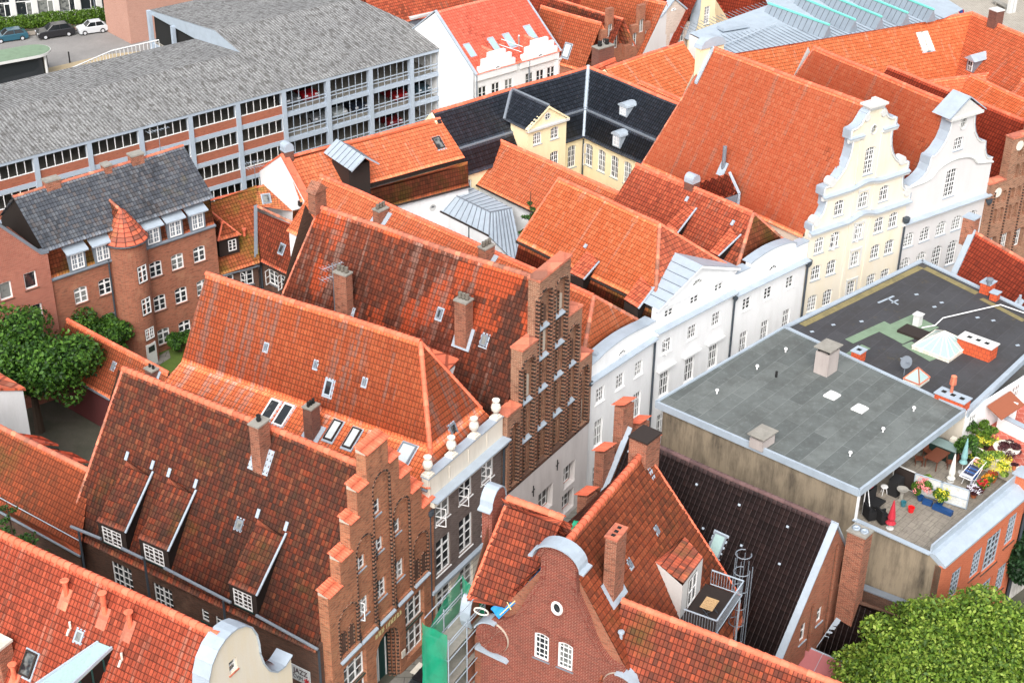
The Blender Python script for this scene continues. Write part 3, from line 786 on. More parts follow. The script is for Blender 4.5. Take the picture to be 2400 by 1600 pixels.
for k in range(4):
    t=k*math.pi/4;cx=c2[0]-.22;cz=zt_-.74;st_.cyl(sp_.p(cx-math.cos(t)*.2,cz-math.sin(t)*.2,.1),sp_.p(cx+math.cos(t)*.2,cz+math.sin(t)*.2,.1),.03,.03,4)
st_.build('emblem',M['redsign'],sn)

# ================================================================== B2 grey brick house with urns
fB2=Fr((-4.53,69.90),32,-60)
th=thing('parapet_house','grey brick house with four white urns on its cream parapet','house',fB2.w(3.8,5,0));B2=th
p2=fB2.front();Wd=7.58
for a0,a1 in ((.68,2.1),(3.02,4.4),(5.36,6.7)):
    o=1 if True else 0
    window(th,p2,a0,8.25,a1,9.62,'c22',sill='white',fw=.08,openl=.97 if a0<5 else 1,inset=.08)
    window(th,p2,a0,4.6,a1,7.05,'t24',sill='white',fw=.08,inset=.08)
    window(th,p2,a0,1.15,a1,3.42,'t24',sill='white',fw=.08,inset=.08)
p2.wall(th,[(.02,3.85),(Wd,3.85),(Wd,9.8),(.02,9.8)],M['br_grey'],holes=[h for h in p2.holes if h[0][1]>4],t=.4)
p2.wall(th,[(.02,-.6),(Wd,-.6),(Wd,3.85),(.02,3.85)],M['pl_stone'],holes=[h for h in p2.holes if h[0][1]<4],t=.4,o=.04,name='rusticated_wall')
g=MB()
for k in range(9): p2.box(g,.02,Wd,.25+k*.42,.27+k*.42,.04,.048)
g.parts('joint',M['concrete'],th)
g=MB();p2.box(g,0,Wd+.05,3.8,3.98,0,.28);p2.box(g,-.02,Wd+.05,10.45,10.52,0,.62)
g.box(p2.p(-.02,10.42,.62),p2.x*(Wd+.07),p2.n*.02,Z3*.09);g.parts('ledge',M['zinc'],th)
g=MB();p2.box(g,0,Wd,9.78,10.1,-.3,.12);p2.box(g,0,Wd,10.1,10.44,-.3,.42);p2.box(g,.02,Wd+.02,10.44,11.85,-.42,.02)
for k in range(4): p2.box(g,.1+k*1.93,.2+k*1.93,10.75,11.6,.02,.045)
g.build('parapet',M['pl_stone'],th)
g=MB();p2.box(g,0,Wd+.05,11.85,11.93,-.5,.08);g.build('parapet_cap',M['zinc'],th)
for k in range(4):
    c=p2.p(.3+k*2.3,11.93,-.2);u=MB();u.box(c-fB2.a*.28-p2.n*.28,fB2.a*.56,p2.n*.56,Z3*.12);u.box(c-fB2.a*.2-p2.n*.2+Z3*.12,fB2.a*.4,p2.n*.4,Z3*.1)
    u.lathe(c+Z3*.22,[(.14,0),(.09,.08),(.12,.14),(.26,.34),(.3,.52),(.25,.7),(.16,.8),(.15,.9),(.23,.96),(.23,1.04),(.17,1.05),(.14,.98)],16)
    u.build('urn',M['stone'],th,smooth=False)
rt=[4.55,17.35];bR=3.0;bE=19.0
low=[fB2.w(.0,-.0,11.2),fB2.w(.0,19.6,11.2),fB2.w(2.0,19.3,12.3),fB2.w(2.0,1.2,12.3)]
up=[fB2.w(2.0,1.2,12.3),fB2.w(2.0,19.3,12.3),fB2.w(rt[0],bE,rt[1]),fB2.w(rt[0],bR+.5,rt[1])]
rf=tile(th,up,M['t_b2'],ed=fB2.b,name='roof',tw=.22,tl=.33);tile(rf,low,M['t_b2'],ed=fB2.b,tw=.22,tl=.33)
apex=fB2.w(rt[0],bR+.5,rt[1])
tile(rf,[fB2.w(2.0,1.2,12.3),fB2.w(7.2,1.2,12.3),apex],M['t_b2'],ed=fB2.a,tw=.22,tl=.33)
tile(rf,[fB2.w(0.4,.2,11.3),fB2.w(7.5,.2,11.3),fB2.w(7.2,1.2,12.3),fB2.w(2.0,1.2,12.3)],M['t_b2'],ed=fB2.a,tw=.22,tl=.33)
tile(rf,[fB2.w(7.2,1.2,12.3),fB2.w(7.2,19.3,12.3),fB2.w(rt[0],bE,rt[1]),apex],M['t_b2'],ed=fB2.b,tw=.4,tl=.6)
ridge(rf,apex+Z3*.04,up[2]+Z3*.04,M['cap_o'],r=.17);ridge(rf,up[0]+Z3*.03,apex+Z3*.03,M['cap_o'],r=.15);ridge(rf,fB2.w(7.2,1.2,12.3)+Z3*.03,apex+Z3*.03,M['cap_o'],r=.13);ridge(rf,low[0],up[0],M['cap_o'],r=.13)
body(th,fB2,.15,7.4,.2,19.2,11.2,M['pl_grey'],sides='lrb')
body(th,fB2,2.0,7.1,1.3,18.9,12.3,M['pl_grey'],(4.55,17.25),sides='b')
gutter(th,low[0]-fB2.a*.08-Z3*.05,low[1]-fB2.a*.08-Z3*.05,.08)
for c,w_,h_,fc in (((634,963),.75,1.5,'white'),((665,973),.75,1.5,'white')): skylight(th,up if False else [p+A3(0,0,0) for p in low],c,w_,h_,fc=fc,pane='sky_glass' if 'sky_glass' in M else 'glass')
M['sky_glass']=plain('pale_blind_glass',S(196,204,206),.15)
for c in ((782,1010),(826,1028)): skylight(th,low,c,.62,1.35,fc='wood_dark',pane='sky_glass',up=.2)
skylight(th,low,(948,1068),.95,1.5,fc='lead',pane='sky_glass',up=.2)
skylight(th,up,(771,908),.55,.95,fc='zinc')
for c in ((624,813),(741,854),(855,895)): skylight(th,up,c,.22,.4)
hp=[fB2.w(2.0,1.2,12.3),fB2.w(7.2,1.2,12.3),apex];skylight(th,hp,(1062,1010),.6,.9,fc='lead')
chimney_px(th,low,fB2,(733,1018),(735,948),.75,.62,M['br_dull'],pots=3,pot='soot',potr=.09,poth=.3)
q=p2.p(.0,9.6,.1);pipe(th,[q,p2.p(0,.1,.1)],.07);pipe(th,[p2.p(Wd,9.9,.15),p2.p(Wd,0,.15)],.08)
g=MB();g.lathe(p2.p(.0,9.45,.15),[(.12,0),(.2,.15),(.2,.4)],10);g.build('rainwater_head',M['pipe'],th)
g=MB();g.lathe(p2.p(Wd,9.75,.2),[(.12,0),(.24,.2),(.24,.45)],4);g.build('rainwater_head',M['pipe'],th)

# ================================================================== B3 tall dark stepped gable
fB3=Fr((-.51,76.33),33.1,-56)
th=thing('tall_stepped_gable_house','tall dark brick stepped gable above a pale grey plastered ground floor','house',fB3.w(4.8,5,0));B3=th
p3=fB3.front();Wd=9.8
st=[(.1,11.9),(1.6,15.6),(3.33,19.5),(6.75,15.55),(8.32,11.6)]
ol=[(0.1,6.35),(Wd,6.35)]+[(Wd,11.6),(8.32,11.6),(8.32,15.55),(6.75,15.55),(6.75,19.6),(3.33,19.4),(3.33,15.6),(1.6,15.6),(1.6,11.9),(.1,11.9)]
bay=[(.45,1.35,11.1,0),(1.62,2.98,14.9,1),(3.3,4.72,18.7,2),(5.05,6.5,18.7,2),(6.78,8.0,14.7,1),(8.35,9.4,11.0,0)]
rows=[(6.5,8.35),(9.25,11.0),(12.0,13.5),(14.25,15.9),(16.3,17.4)]
bh=[]
for k,(a0,a1,zt,_) in enumerate(bay):
    bh.append(opening(a0,a1,6.45 if k not in(0,5) else 6.6,zt,.55,True))
    for r,(z0,z1) in enumerate(rows):
        if z1>zt-.5: continue
        wc=(a0+a1)/2;blind=(k in (0,5)) or r>=2 and not (k in(2,3) and r<3) or (k==1 and r>=1 and r<2 and False)
        hw=(a1-a0)/2-.14
        for s_ in (-1,1):
            x0=wc+s_*hw/2-hw/2+.06;x1=x0+hw-.12
            if blind:
                q=MB();q.extr([p3.p(a,z,.015) for a,z in opening(x0,x1,z0,z1,.2,True)],p3.n*.01);q.build('blind_panel',M['mortar'] if (k+r)%2 else M['br_side'],th)
            else: window(th,p3,x0,z0,x1,z1,'s3',sill=None,inset=.16,fw=.06)
p3.wall(th,ol,M['br_b3'],t=.5)
p3.wall(th,ol,M['br_b3'],holes=bh,t=.3,o=.3,back=False)
rb=MB();led=MB();bnd=MB()
for k,(a0,a1,zt,_) in enumerate(bay):
    for a in (a0,a1):
        for o in (.3,.16): rb.cyl(p3.p(a+(-.05 if a==a0 else .05)*(o<.2)*-1,6.4,o),p3.p(a,zt-.55,o),.085,.085,8)
    L=point_arch(a0,a1,zt-.55,.55)
    for i in range(len(L)-1): rb.cyl(p3.p(*L[i],.3),p3.p(*L[i+1],.3),.085,.085,6)
    rb.cyl(p3.p((a0+a1)/2,6.5,.1),p3.p((a0+a1)/2,zt-1.0,.1),.07,.07,6)
    for z0,z1 in rows:
        if z1>zt-.5: continue
        led.box(p3.p(a0+.08,z0-.2,0),p3.x*(a1-a0-.16),p3.n*.26-Z3*.12,Z3*.08)
        p3.box(bnd,a0+.08,a1-.08,z0-.55,z0-.3,0,.1)
rb.parts('glazed_brick_roll',M['br_roll'],th);led.parts('ledge',M['zinc'],th);bnd.parts('brick_band',M['br_roll'],th)
g=MB()
for (a0,a1,z) in ((.1,1.6,11.9),(1.6,3.33,15.6),(6.75,8.32,15.55),(8.32,Wd,11.6)): p3.box(g,a0-.05,a1+.03,z,z+.12,-.55,.36)
g.extr([p3.p(3.25,19.4,.36),p3.p(6.82,19.6,.36),p3.p(6.82,19.75,.36),p3.p(3.25,19.53,.36)],-p3.n*.9);g.parts('coping',M['cap_d'],th)
for c in ((4.7,2.9,1.7,1.8),(7.55,3.2,1.4,1.75),(7.5,1.1,1.5,1.6),(2.2,2.7,1.3,1.7),(4.7,.4,1.6,1.5),(2.2,.2,1.4,1.4)):
    window(th,p3,c[0]-c[2]/2,c[1]-c[3]/2+ .2,c[0]+c[2]/2,c[1]+c[3]/2+.2,'l33',sill='cap_d',inset=.2,fw=.06)
p3.wall(th,[(0.05,-.8),(Wd,-.8),(Wd,6.2),(.05,6.2)],M['pl_grey'],holes=[h for h in p3.holes if h[0][1]<6],t=.4,o=.25,name='ground_floor_wall')
g=MB();g.extr([p3.p(.05,6.2,.27),p3.p(.05,6.5,.32),p3.p(.05,6.55,0),p3.p(.05,6.2,0)],p3.x*(Wd-.05));g.build('string_course',M['br_side'],th)
an=MB()
for a,z in ((3.15,4.75),(5.95,5.1)): an.cyl(p3.p(a,z-.4,.3),p3.p(a,z+.4,.3),.035,.035,5);an.cyl(p3.p(a-.15,z,.3),p3.p(a+.15,z+.1,.3),.03,.03,5)
an.parts('wall_anchor',M['black'],th)
rL=[fB3.w(.2,.5,10.1),fB3.w(.2,19.2,10.1),fB3.w(4.95,17.7,18.5),fB3.w(4.95,.4,18.5)]
rf=tile(th,rL,M['t_b3'],ed=fB3.b,name='roof',tw=.225,tl=.34,step=.035,sg=.08);B3L=rL
tile(rf,[fB3.w(9.7,.4,10.1),fB3.w(9.7,19.2,10.1),rL[2],rL[3]],M['t_b3'],tw=.5,tl=.7,ed=fB3.b)
ridge(rf,rL[3]+Z3*.05,rL[2]+Z3*.05,M['cap_d'],r=.17,sg=.08);ridge(rf,rL[1]+Z3*.03,rL[2]+Z3*.03,M['cap_d'],r=.09,name='verge_tiles',sg=.08)
body(th,fB3,.35,9.6,.4,18.9,10.1,M['br_side'],(4.95,18.4),sides='lrb')
g=MB();P_,n_,u_,v_=slope_frame(rL)
chimney_px(th,rL,fB3,(808,738),(806,636),.62,1.0,M['br_chim'],pots=3)
chimney_px(th,rL,fB3,(1087,790),(1092,700),.75,.85,M['br_chim'],pots=3)
skylight(th,rL,(1031,735),.35,.62);skylight(th,rL,(1136,797),.45,.7)
# rear wall dormer box white on B3 near B2 hip
q=hit(1015,850,P_,n_);g=MB();o=q-fB3.b*1.6-fB3.a*.9;g.box(o-Z3*1.6,fB3.b*3.4,fB3.a*1.6,Z3*1.9);dob=g.build('dormer',M['pl_white'],th)
g=MB();g.box(o+Z3*.3-fB3.a*.1-fB3.b*.1,fB3.b*3.6,fB3.a*2.2+Z3*.5,Z3*.1);g.build('dormer_roof',M['t_worn'],dob)
dp=Pl((o+fB3.b*1.7)*A3(1,1,0),-fB3.b);window(dob,dp,.2,q[2]-1.4,.95,q[2]+.1,'s2',inset=-.02,sill=None,hole=False)
# stub chimney stack at the back ridge end
q=fB3.w(4.95,17.6,18.2);g=MB();g.box(q-fB3.a*.6-fB3.b*.1,fB3.a*1.1,fB3.b*.6,Z3*1.6);g.extr([q-fB3.a*.7-fB3.b*.2+Z3*1.5,q+fB3.a*.6-fB3.b*.2+Z3*1.5,q-fB3.a*.05-fB3.b*.2+Z3*2.1],fB3.b*.8);g.build('chimney',M['br_chim'],th)
# ================================================================== W1 white house with parapet
def lunette(th,pl,a,z,r,o=.06):
    g=MB();n=8;pts=[(a+r*math.cos(math.pi*i/n),z+r*.75*math.sin(math.pi*i/n)) for i in range(n+1)]
    g.extr([pl.p(x,y,-.05) for x,y in pts],pl.n*.07);w=g.build('lunette_window',M['glass'],th)
    g=MB()
    for i in range(n): g.cyl(pl.p(*pts[i],o-.02),pl.p(*pts[i+1],o-.02),.045,.045,5)
    g.cyl(pl.p(a-r,z,o-.02),pl.p(a+r,z,o-.02),.05,.05,5)
    for t in (.25,.5,.75): g.cyl(pl.p(a,z,o-.02),pl.p(a+r*math.cos(math.pi*t),z+r*.75*math.sin(math.pi*t),o-.02),.022,.022,4)
    g.build('window_frame',M['white'],w)
def cornice(th,pl,a0,a1,z,mat='pl_white',d=.35,top='zinc',name='cornice'):
    g=MB();pl.box(g,a0,a1,z-.32,z-.2,-.1,d*.35);pl.box(g,a0,a1,z-.2,z-.02,-.1,d*.7);g.build(name,M[mat],th)
    g=MB();g.extr([pl.p(a0,z-.02,-.05),pl.p(a0,z+.14,-.05),pl.p(a0,z+.03,d),pl.p(a0,z-.04,d)],pl.x*(a1-a0));g.build('cornice_cap',M[top],th)
fW1=Fr((4.82,84.49),39.1,-47.5)
th=thing('parapet_house','white plastered house beside the dark stepped gable, small fan window in its curved parapet','house',fW1.w(3.7,5,0))
p=fW1.front();Wd=7.5
for a in (1.52,3.72,5.85):
    window(th,p,a-.46,6.95,a+.46,8.1,'d43',sill='white',inset=.1,fw=.06);window(th,p,a-.47,3.55,a+.47,5.62,'t44',sill='white',inset=.1,fw=.06)
    window(th,p,a-.45,.15,a+.45,1.95,'t44',sill='white',inset=.1,fw=.06)
wav=[(Wd,9.0),(Wd,10.5),(6.6,10.5)]+[(6.6-5.4*t/10,10.5+.25*math.sin(math.pi*t/10)) for t in range(1,10)]+[(1.1,10.4),(.02,10.25)]
p.wall(th,[(.02,-.8),(Wd,-.8)]+wav,M['pl_white'],t=.4)
cornice(th,p,0,Wd,9.25,d=.4)
g=MB();L=[(Wd,10.5),(6.6,10.52)]+[(6.6-5.4*t/10,10.52+.25*math.sin(math.pi*t/10)) for t in range(1,10)]+[(1.1,10.42),(.0,10.27)]
for i in range(len(L)-1): g.extr([p.p(*L[i],.07),p.p(*L[i+1],.07),p.p(L[i+1][0],L[i+1][1]+.06,.07),p.p(L[i][0],L[i][1]+.06,.07)],-p.n*.95)
g.build('parapet_cap',M['zinc'],th)
lunette(th,p,3.7,9.62,.46)
rf,rL=gable_roof(th,fW1,0,7.7,3.8,9.7,12.95,.6,29.6,'t_orange',cap=None,b0r=2.6,right=True)
ridge(rf,rL[3]+Z3*.04,rL[2]+Z3*.04,M['cap_o'],r=.15)
tri_hip(rf,[fW1.w(0,.6,9.7),fW1.w(7.7,.6,9.7),rL[3]],'t_orange2','cap_d',ed=fW1.a)
body(th,fW1,.1,7.5,.3,29.4,9.7,M['pl_white'],(3.8,12.9),sides='lrb')
shed(th,rL,(1405,837),(1352,822),(1440,770),(1398,790),.8,M['t_worn']) if False else None
g=MB();q=hit(1392,815,fW1.w(0,1.2,0),fW1.b);g.box(fW1.w(1.0,1.6,10.3),fW1.a*.12,fW1.b*1.4+Z3*1.3,Z3*.12);g.build('flashing',M['zinc'],th)
chimney_px(th,rL,fW1,(893,512),(893,487),1.0,.7,M['br_chim'],pots=3)
chimney_px(th,rL,fW1,(1140,612),(1140,575),1.0,.7,M['br_chim'],pots=3)
pipe(th,[p.p(Wd-.02,9.2,.12),p.p(Wd-.02,-.2,.12)],.08);pipe(th,[p.p(.05,9.0,.12),p.p(.05,-.2,.12)],.08)
g=MB();g.lathe(p.p(.05,8.9,.15),[(.12,0),(.26,.2),(.28,.45)],4);g.build('rainwater_head',M['pipe'],th)
g=MB();p.box(g,1.2,1.45,10.5,10.7,-.6,-.2);g.build('vent_block',M['zinc'],th)

# ================================================================== W2 white house with pediment
fW2=Fr((9.57,90.33),45.2,-43.5)
th=thing('pediment_house','white house with a low pediment, fan window and hooded tall windows','house',fW2.w(4.2,5,0))
p=fW2.front();Wd=8.44
for a in (1.38,4.06,6.68):
    window(th,p,a-.46,10.25,a+.46,10.85,'c22',sill='white',inset=.08,fw=.06)
    window(th,p,a-.48,7.45,a+.48,8.55,'d43',sill='white',inset=.1,fw=.06,openl=1 if a<2 else 0)
    window(th,p,a-.5,4.0,a+.5,5.95,'t44',sill='white',inset=.1,fw=.06)
    window(th,p,a-.5,.6,a+.5,2.5,'t44',sill='white',inset=.1,fw=.06)
    g=MB();p.box(g,a-.9,a+.9,6.25,6.42,-.02,.28);p.box(g,a-.7,a+.7,5.98,6.25,-.02,.08);g.build('hood_mould',M['pl_white'],th)
p.wall(th,[(.02,-.8),(Wd,-.8),(Wd,11.3),(4.22,13.0),(.02,11.3)],M['pl_white'],t=.4)
cornice(th,p,-.02,Wd+.02,9.62,d=.45)
g=MB();p.box(g,0,Wd,11.15,11.28,-.02,.12);g.build('pediment_base',M['pl_white'],th)
g=MB()
for s_ in (0,1):
    a0,a1=(-.15,4.22) if s_==0 else (4.22,Wd+.15)
    z0,z1=(11.35,13.1) if s_==0 else (13.1,11.35)
    g.extr([p.p(a0,z0-.08,.3),p.p(a1,z1-.08,.3),p.p(a1,z1+.12,.3),p.p(a0,z0+.12,.3)],-p.n*.5)
g.build('raking_cornice',M['pl_white'],th)
g=MB()
g.face([p.p(-.15,11.5,.32),p.p(4.22,13.25,.32),fW2.w(4.22,4.6,13.3),fW2.w(-.15,1.6,11.5)]);g.face([p.p(4.22,13.25,.32),p.p(Wd+.15,11.5,.32),fW2.w(Wd+.15,1.6,11.5),fW2.w(4.22,4.6,13.3)])
zr_=g.build('pediment_roof',M['zinc'],th)
g=MB()
for k in range(1,6):
    t=k/6;g.box(p.p(-.15+4.37*t,11.51+1.75*t,.3),fW2.b*(1.7+2.8*t),fW2.a*.04,Z3*.05)
g.parts('standing_seam',M['lead'],zr_)
lunette(th,p,4.1,11.75,.55)
rf,rL=gable_roof(th,fW2,.35,8.1,4.2,11.2,14.9,.5,13.7,'t_orange2',cap=None,b0r=3.7,b1=13.7) if False else (None,None)
L=[fW2.w(.3,.4,11.15),fW2.w(.3,13.8,11.15),fW2.w(4.2,13.6,14.9),fW2.w(4.2,3.7,14.9)]
rf=tile(th,L,M['t_orange2'],ed=fW2.b,name='roof');W2L=L
tile(rf,[fW2.w(8.3,.4,11.4),fW2.w(8.3,13.8,11.4),L[2],L[3]],M['t_orange2'],tw=.5,tl=.7,ed=fW2.b)
tri_hip(rf,[fW2.w(.3,.4,11.15),fW2.w(8.3,.4,11.4),L[3]],'t_worn','cap_d',ed=fW2.a,caps=((0,2),))
ridge(rf,fW2.w(8.3,.4,11.4),L[3]+Z3*.04,M['cap_o'],r=.13);ridge(rf,L[3]+Z3*.04,L[2]+Z3*.04,M['cap_o'],r=.15)
ridge(rf,L[1]+Z3*.02,L[2]+Z3*.02,M['cap_o'],r=.08,name='verge_tiles')
tile(rf,[fW2.w(-.5,.5,8.6),fW2.w(-.5,13.6,8.6),fW2.w(.3,13.6,11.0),fW2.w(.3,.5,11.0)],M['t_moss'],ed=fW2.b,tw=.24)
gutter(th,L[0]-fW2.a*.12-Z3*.05,L[1]-fW2.a*.12-Z3*.05,.08,'wood_dark')
body(th,fW2,.15,8.3,.3,13.6,11.1,M['pl_white'],(4.2,14.8),sides='rb');body(th,fW2,-.4,8.3,.4,13.5,8.6,M['pl_white'],sides='lb')
for a_,b_,c_,d_ in (((1333,640),(1367,655),(1376,588),(1404,612)),((1463,703),(1495,723),(1503,648),(1533,672))): shed(th,L,a_,b_,c_,d_,1.1,M['t_worn'])
g=MB();P_,n_,u_,v_=slope_frame(L);q=hit(1352,664,P_-Z3*.3,n_);sh=Pl(q*A3(1,1,0),-fW2.b);sh.box(g,-.55,.55,q[2]-.4,q[2]+.75,.35,.45);g.build('louvred_shutter',M['trimw'],th)
for x,y in ((1372,583),(1605-1200+0,0)):
    if y: q=hit(x,y,P_,n_);g=MB();g.box(q-u_*.12+n_*.1,u_*.22,v_*.3,n_*.1);g.build('lead_clip',M['zinc'],rf)
pipe(th,[p.p(Wd,9.3,.15),p.p(Wd,-.2,.15)],.08);g=MB();g.lathe(p.p(Wd,8.9,.2),[(.1,0),(.2,.15),(.22,.4)],8);g.build('rainwater_head',M['pipe'],th)
# ================================================================== W3
fW3=Fr((15.57,96.29),46.9,-44)
th=thing('parapet_house','white house next to the cream scrolled gable, its parapet stepped and gently arched','house',fW3.w(4.1,5,0))
p=fW3.front();Wd=8.25
for a in (1.62,4.02,6.52):
    window(th,p,a-.45,7.45,a+.45,8.45,'c23',sill='white',inset=.1,fw=.06);window(th,p,a-.44,3.9,a+.44,5.65,'t44',sill='white',inset=.1,fw=.06)
    window(th,p,a-.44,.6,a+.44,2.3,'t44',sill='white',inset=.1,fw=.06)
par=[(Wd,10.75),(6.75,10.75),(6.75,11.05)]+[(6.75-5.2*t/10,11.05+.5*math.sin(math.pi*(.12+.88*t/10)*.9)) for t in range(1,11)]+[(1.55,10.9),(.02,10.9)]
p.wall(th,[(.02,-1),(Wd,-1)]+par,M['pl_white'],t=.4);cornice(th,p,-.02,Wd,9.3,d=.45)
g=MB()
for i in range(len(par)-1):
    a,b=par[i],par[i+1]
    if abs(a[0]-b[0])>.05: g.extr([p.p(a[0],a[1]+.01,.08),p.p(b[0],b[1]+.01,.08),p.p(b[0],b[1]+.08,.08),p.p(a[0],a[1]+.08,.08)],-p.n*.8)
g.parts('parapet_cap',M['zinc'],th);lunette(th,p,4.15,9.85,.48)
L=[fW3.w(.1,.4,9.4),fW3.w(.1,13.6,9.4),fW3.w(4.1,13.4,13.6),fW3.w(4.1,2.1,13.6)]
rf=tile(th,L,M['t_worn'],ed=fW3.b,name='roof')
tile(rf,[fW3.w(8.2,.4,9.4),fW3.w(8.2,13.6,9.4),L[2],L[3]],M['t_worn'],tw=.5,tl=.7,ed=fW3.b)
tri_hip(rf,[fW3.w(.1,.4,9.4),fW3.w(8.2,.4,9.4),L[3]],'t_moss','cap_d',ed=fW3.a);ridge(rf,L[3]+Z3*.04,L[2]+Z3*.04,M['cap_o'],r=.15)
body(th,fW3,.2,8.1,.3,13.4,9.4,M['pl_white'],(4.1,13.5),sides='lrb')
for a_,b_,c_,d_ in (((1562,530),(1585,549),(1611,478),(1632,487)),((1663,591),(1683,600),(1712,535),(1736,549))): shed(th,L,a_,b_,c_,d_,1.15,M['t_worn'])
P_,n_,u_,v_=slope_frame(L)
for x,y in ((1609,474),(1716,530)): q=hit(x,y,P_,n_);g=MB();g.box(q-u_*.12+n_*.1,u_*.22,v_*.4,n_*.1);g.build('lead_clip',M['zinc'],rf)
# arched metal chimney on W3 ridge + tiled cross gable behind
q=fW3.w(4.1,8.0,13.6);q=hit(1621,440,fW3.w(4.1,0,0),fW3.a)
g=MB();g.box(q-fW3.a*.4-fW3.b*.4-Z3*.6,fW3.a*.8,fW3.b*.8,Z3*1.1);ch=g.build('chimney',M['br_dull'],th)
g=MB();L_=[q-fW3.a*.42-fW3.b*.42+Z3*.5]
g.extr([q-fW3.a*.42-fW3.b*.42+Z3*.5]+[q-fW3.b*.42+fW3.a*(.42*-math.cos(math.pi*i/8))+Z3*(.75+.4*math.sin(math.pi*i/8)) for i in range(9)]+[q+fW3.a*.42-fW3.b*.42+Z3*.5],fW3.b*.84);g.build('chimney_cowl',M['zinc'],ch)
g=MB();g.box(q-fW3.a*.5-fW3.b*.45-Z3*.9-fW3.a*.5,fW3.a*.8+Z3*.5,fW3.b*.9,Z3*.1);g.build('flashing',M['zinc'],ch)
# ================================================================== C cream baroque gable
fC=Fr((21.62,101.94),55.2,-41)
th=thing('scrolled_gable_house','cream yellow house with a tall scrolled gable and one oval window near its top','house',fC.w(5,5,0));CT=th
p=fC.front();Wd=10.0;c0=5.2
for a in (1.12,2.7,5.15,7.32,8.85):
    cc=abs(a-5.15)<.1;w_=.48
    window(th,p,a-w_,9.42,a+w_,10.74,'d44' if False else 't44',rise=.14,inset=.09,fw=.06,openl=1 if a in(2.7,5.15) else 0)
    window(th,p,a-w_,7.18,a+w_,8.42,'d43',rise=.14,inset=.09,fw=.06)
    window(th,p,a-w_,4.5,a+w_,5.9,'d44',rise=.14,inset=.09,fw=.06)
    window(th,p,a-w_,1.9,a+w_,3.3,'d44',rise=.14,inset=.09,fw=.06)
for a in (2.72,5.22,7.36): window(th,p,a-.48,12.06,a+.48,13.34,'t44',rise=.14,inset=.09,fw=.06)
window(th,p,4.76,14.8,5.7,16.95,'d46',rise=.14,inset=.09,fw=.06)
p.holes.append([(5.28+.27*math.cos(2*math.pi*i/14),18.3+.36*math.sin(2*math.pi*i/14)) for i in range(14)])
prof=[(5.15,11.55),(5.15,12.0),(4.95,12.05),(4.75,12.3),(4.5,12.45),(4.25,12.7),(4.1,13.1),(4.02,13.55),(4.05,14.1),(4.4,14.2),(4.4,14.75),(3.7,14.78),(3.55,14.95),(3.3,15.05),(2.95,15.35),(2.5,15.9),(2.2,16.6),(2.08,17.3),(2.06,18.0),(2.35,18.1),(2.35,18.75),(1.9,18.8),(1.5,19.0),(1.2,19.4),(.95,19.75),(.7,19.95)]
top=[(c0+x,z) for x,z in prof]+[(c0+.6,20.0),(c0-.6,20.0)]+[(c0-x,z) for x,z in prof[::-1]]
p.wall(th,[(0.02,-1.5),(Wd+.1,-1.5),(Wd+.1,11.5)]+top+[(.02,11.5)],M['pl_cream'],t=.55)
g=MB()
for sg_ in (1,-1):
    pr_=[(c0+sg_*(x),z) for x,z in prof]
    for i in range(len(pr_)-1):
        a,b=pr_[i],pr_[i+1]
        if a==b: continue
        dx,dz=b[0]-a[0],b[1]-a[1];l=math.hypot(dx,dz);nx,nz=(dz/l*.05,-dx/l*.05)
        if sg_<0: nx,nz=-nx,-nz
        q1=[p.p(a[0],a[1],.07),p.p(b[0],b[1],.07),p.p(b[0]+nx,b[1]+nz,.07),p.p(a[0]+nx,a[1]+nz,.07)];g.extr(q1,-p.n*.75)
g.parts('gable_capping',M['zinc'],th)
g=MB()
for sg_ in (1,-1):
    pr_=[(c0+sg_*(x-.12),z) for x,z in prof]
    for i in range(len(pr_)-1): g.cyl(p.p(*pr_[i],.03),p.p(*pr_[i+1],.03),.09,.09,5)
    for x,z,r in ((4.72,12.1,.38),(3.6,14.95,.36),(.85,19.35,.28)): g.cyl(p.p(c0+sg_*x,z+.1,-.5),p.p(c0+sg_*x,z+.1,.12),r,r,14)
g.parts('gable_moulding',M['trimw'],th)
g=MB();p.box(g,c0-.75,c0+.75,20.0,20.15,-.6,.2);p.box(g,c0-.9,c0+.9,20.2,20.35,-.75,.35);p.box(g,c0-.6,c0+.6,19.9,20.05,-.5,.12);p.box(g,c0-.2,c0+.2,20.35,20.7,-.4,.05);g.build('finial_block',M['trimw'],th)
# wavy cornices
def wavy(th,pl,a0,a1,z,c,amp=.35,d=.38,mat='trimw',hw=1.6):
    g=MB();h=MB();n=24;pts=[]
    for i in range(n+1):
        a=a0+(a1-a0)*i/n;x=(a-c)/hw;pts.append((a,z+(amp*(.5+.5*math.cos(math.pi*x)) if abs(x)<1 else 0)))
    for i in range(n):
        a,b=pts[i],pts[i+1];g.extr([pl.p(a[0],a[1]-.28,-.05),pl.p(b[0],b[1]-.28,-.05),pl.p(b[0],b[1],-.05),pl.p(a[0],a[1],-.05)],pl.n*(d*.75))
        h.face([pl.p(a[0],a[1]+.15,-.02),pl.p(a[0],a[1]+.01,d),pl.p(b[0],b[1]+.01,d),pl.p(b[0],b[1]+.15,-.02)]);h.face([pl.p(a[0],a[1]+.01,d),pl.p(a[0],a[1]-.07,d),pl.p(b[0],b[1]-.07,d),pl.p(b[0],b[1]+.01,d)])
    g.build('cornice',M[mat],th);h.build('cornice_cap',M['zinc'],th)
wavy(th,p,-.15,Wd+.3,11.4,5.2);wavy(th,p,.75,Wd-.3,14.05,5.2,amp=.25,d=.3);cornice(th,p,2.75,4.3,18.1,'trimw',.2);cornice(th,p,6.2,7.75,18.1,'trimw',.2)
g=MB()
for a in (4.1,6.25):
    for z0,z1 in ((1,11.0),(11.7,13.8),(14.3,17.9)): p.box(g,a-.12,a+.12,z0,z1,0,.07)
g.parts('pilaster',M['pl_cream'],th)
g=MB()
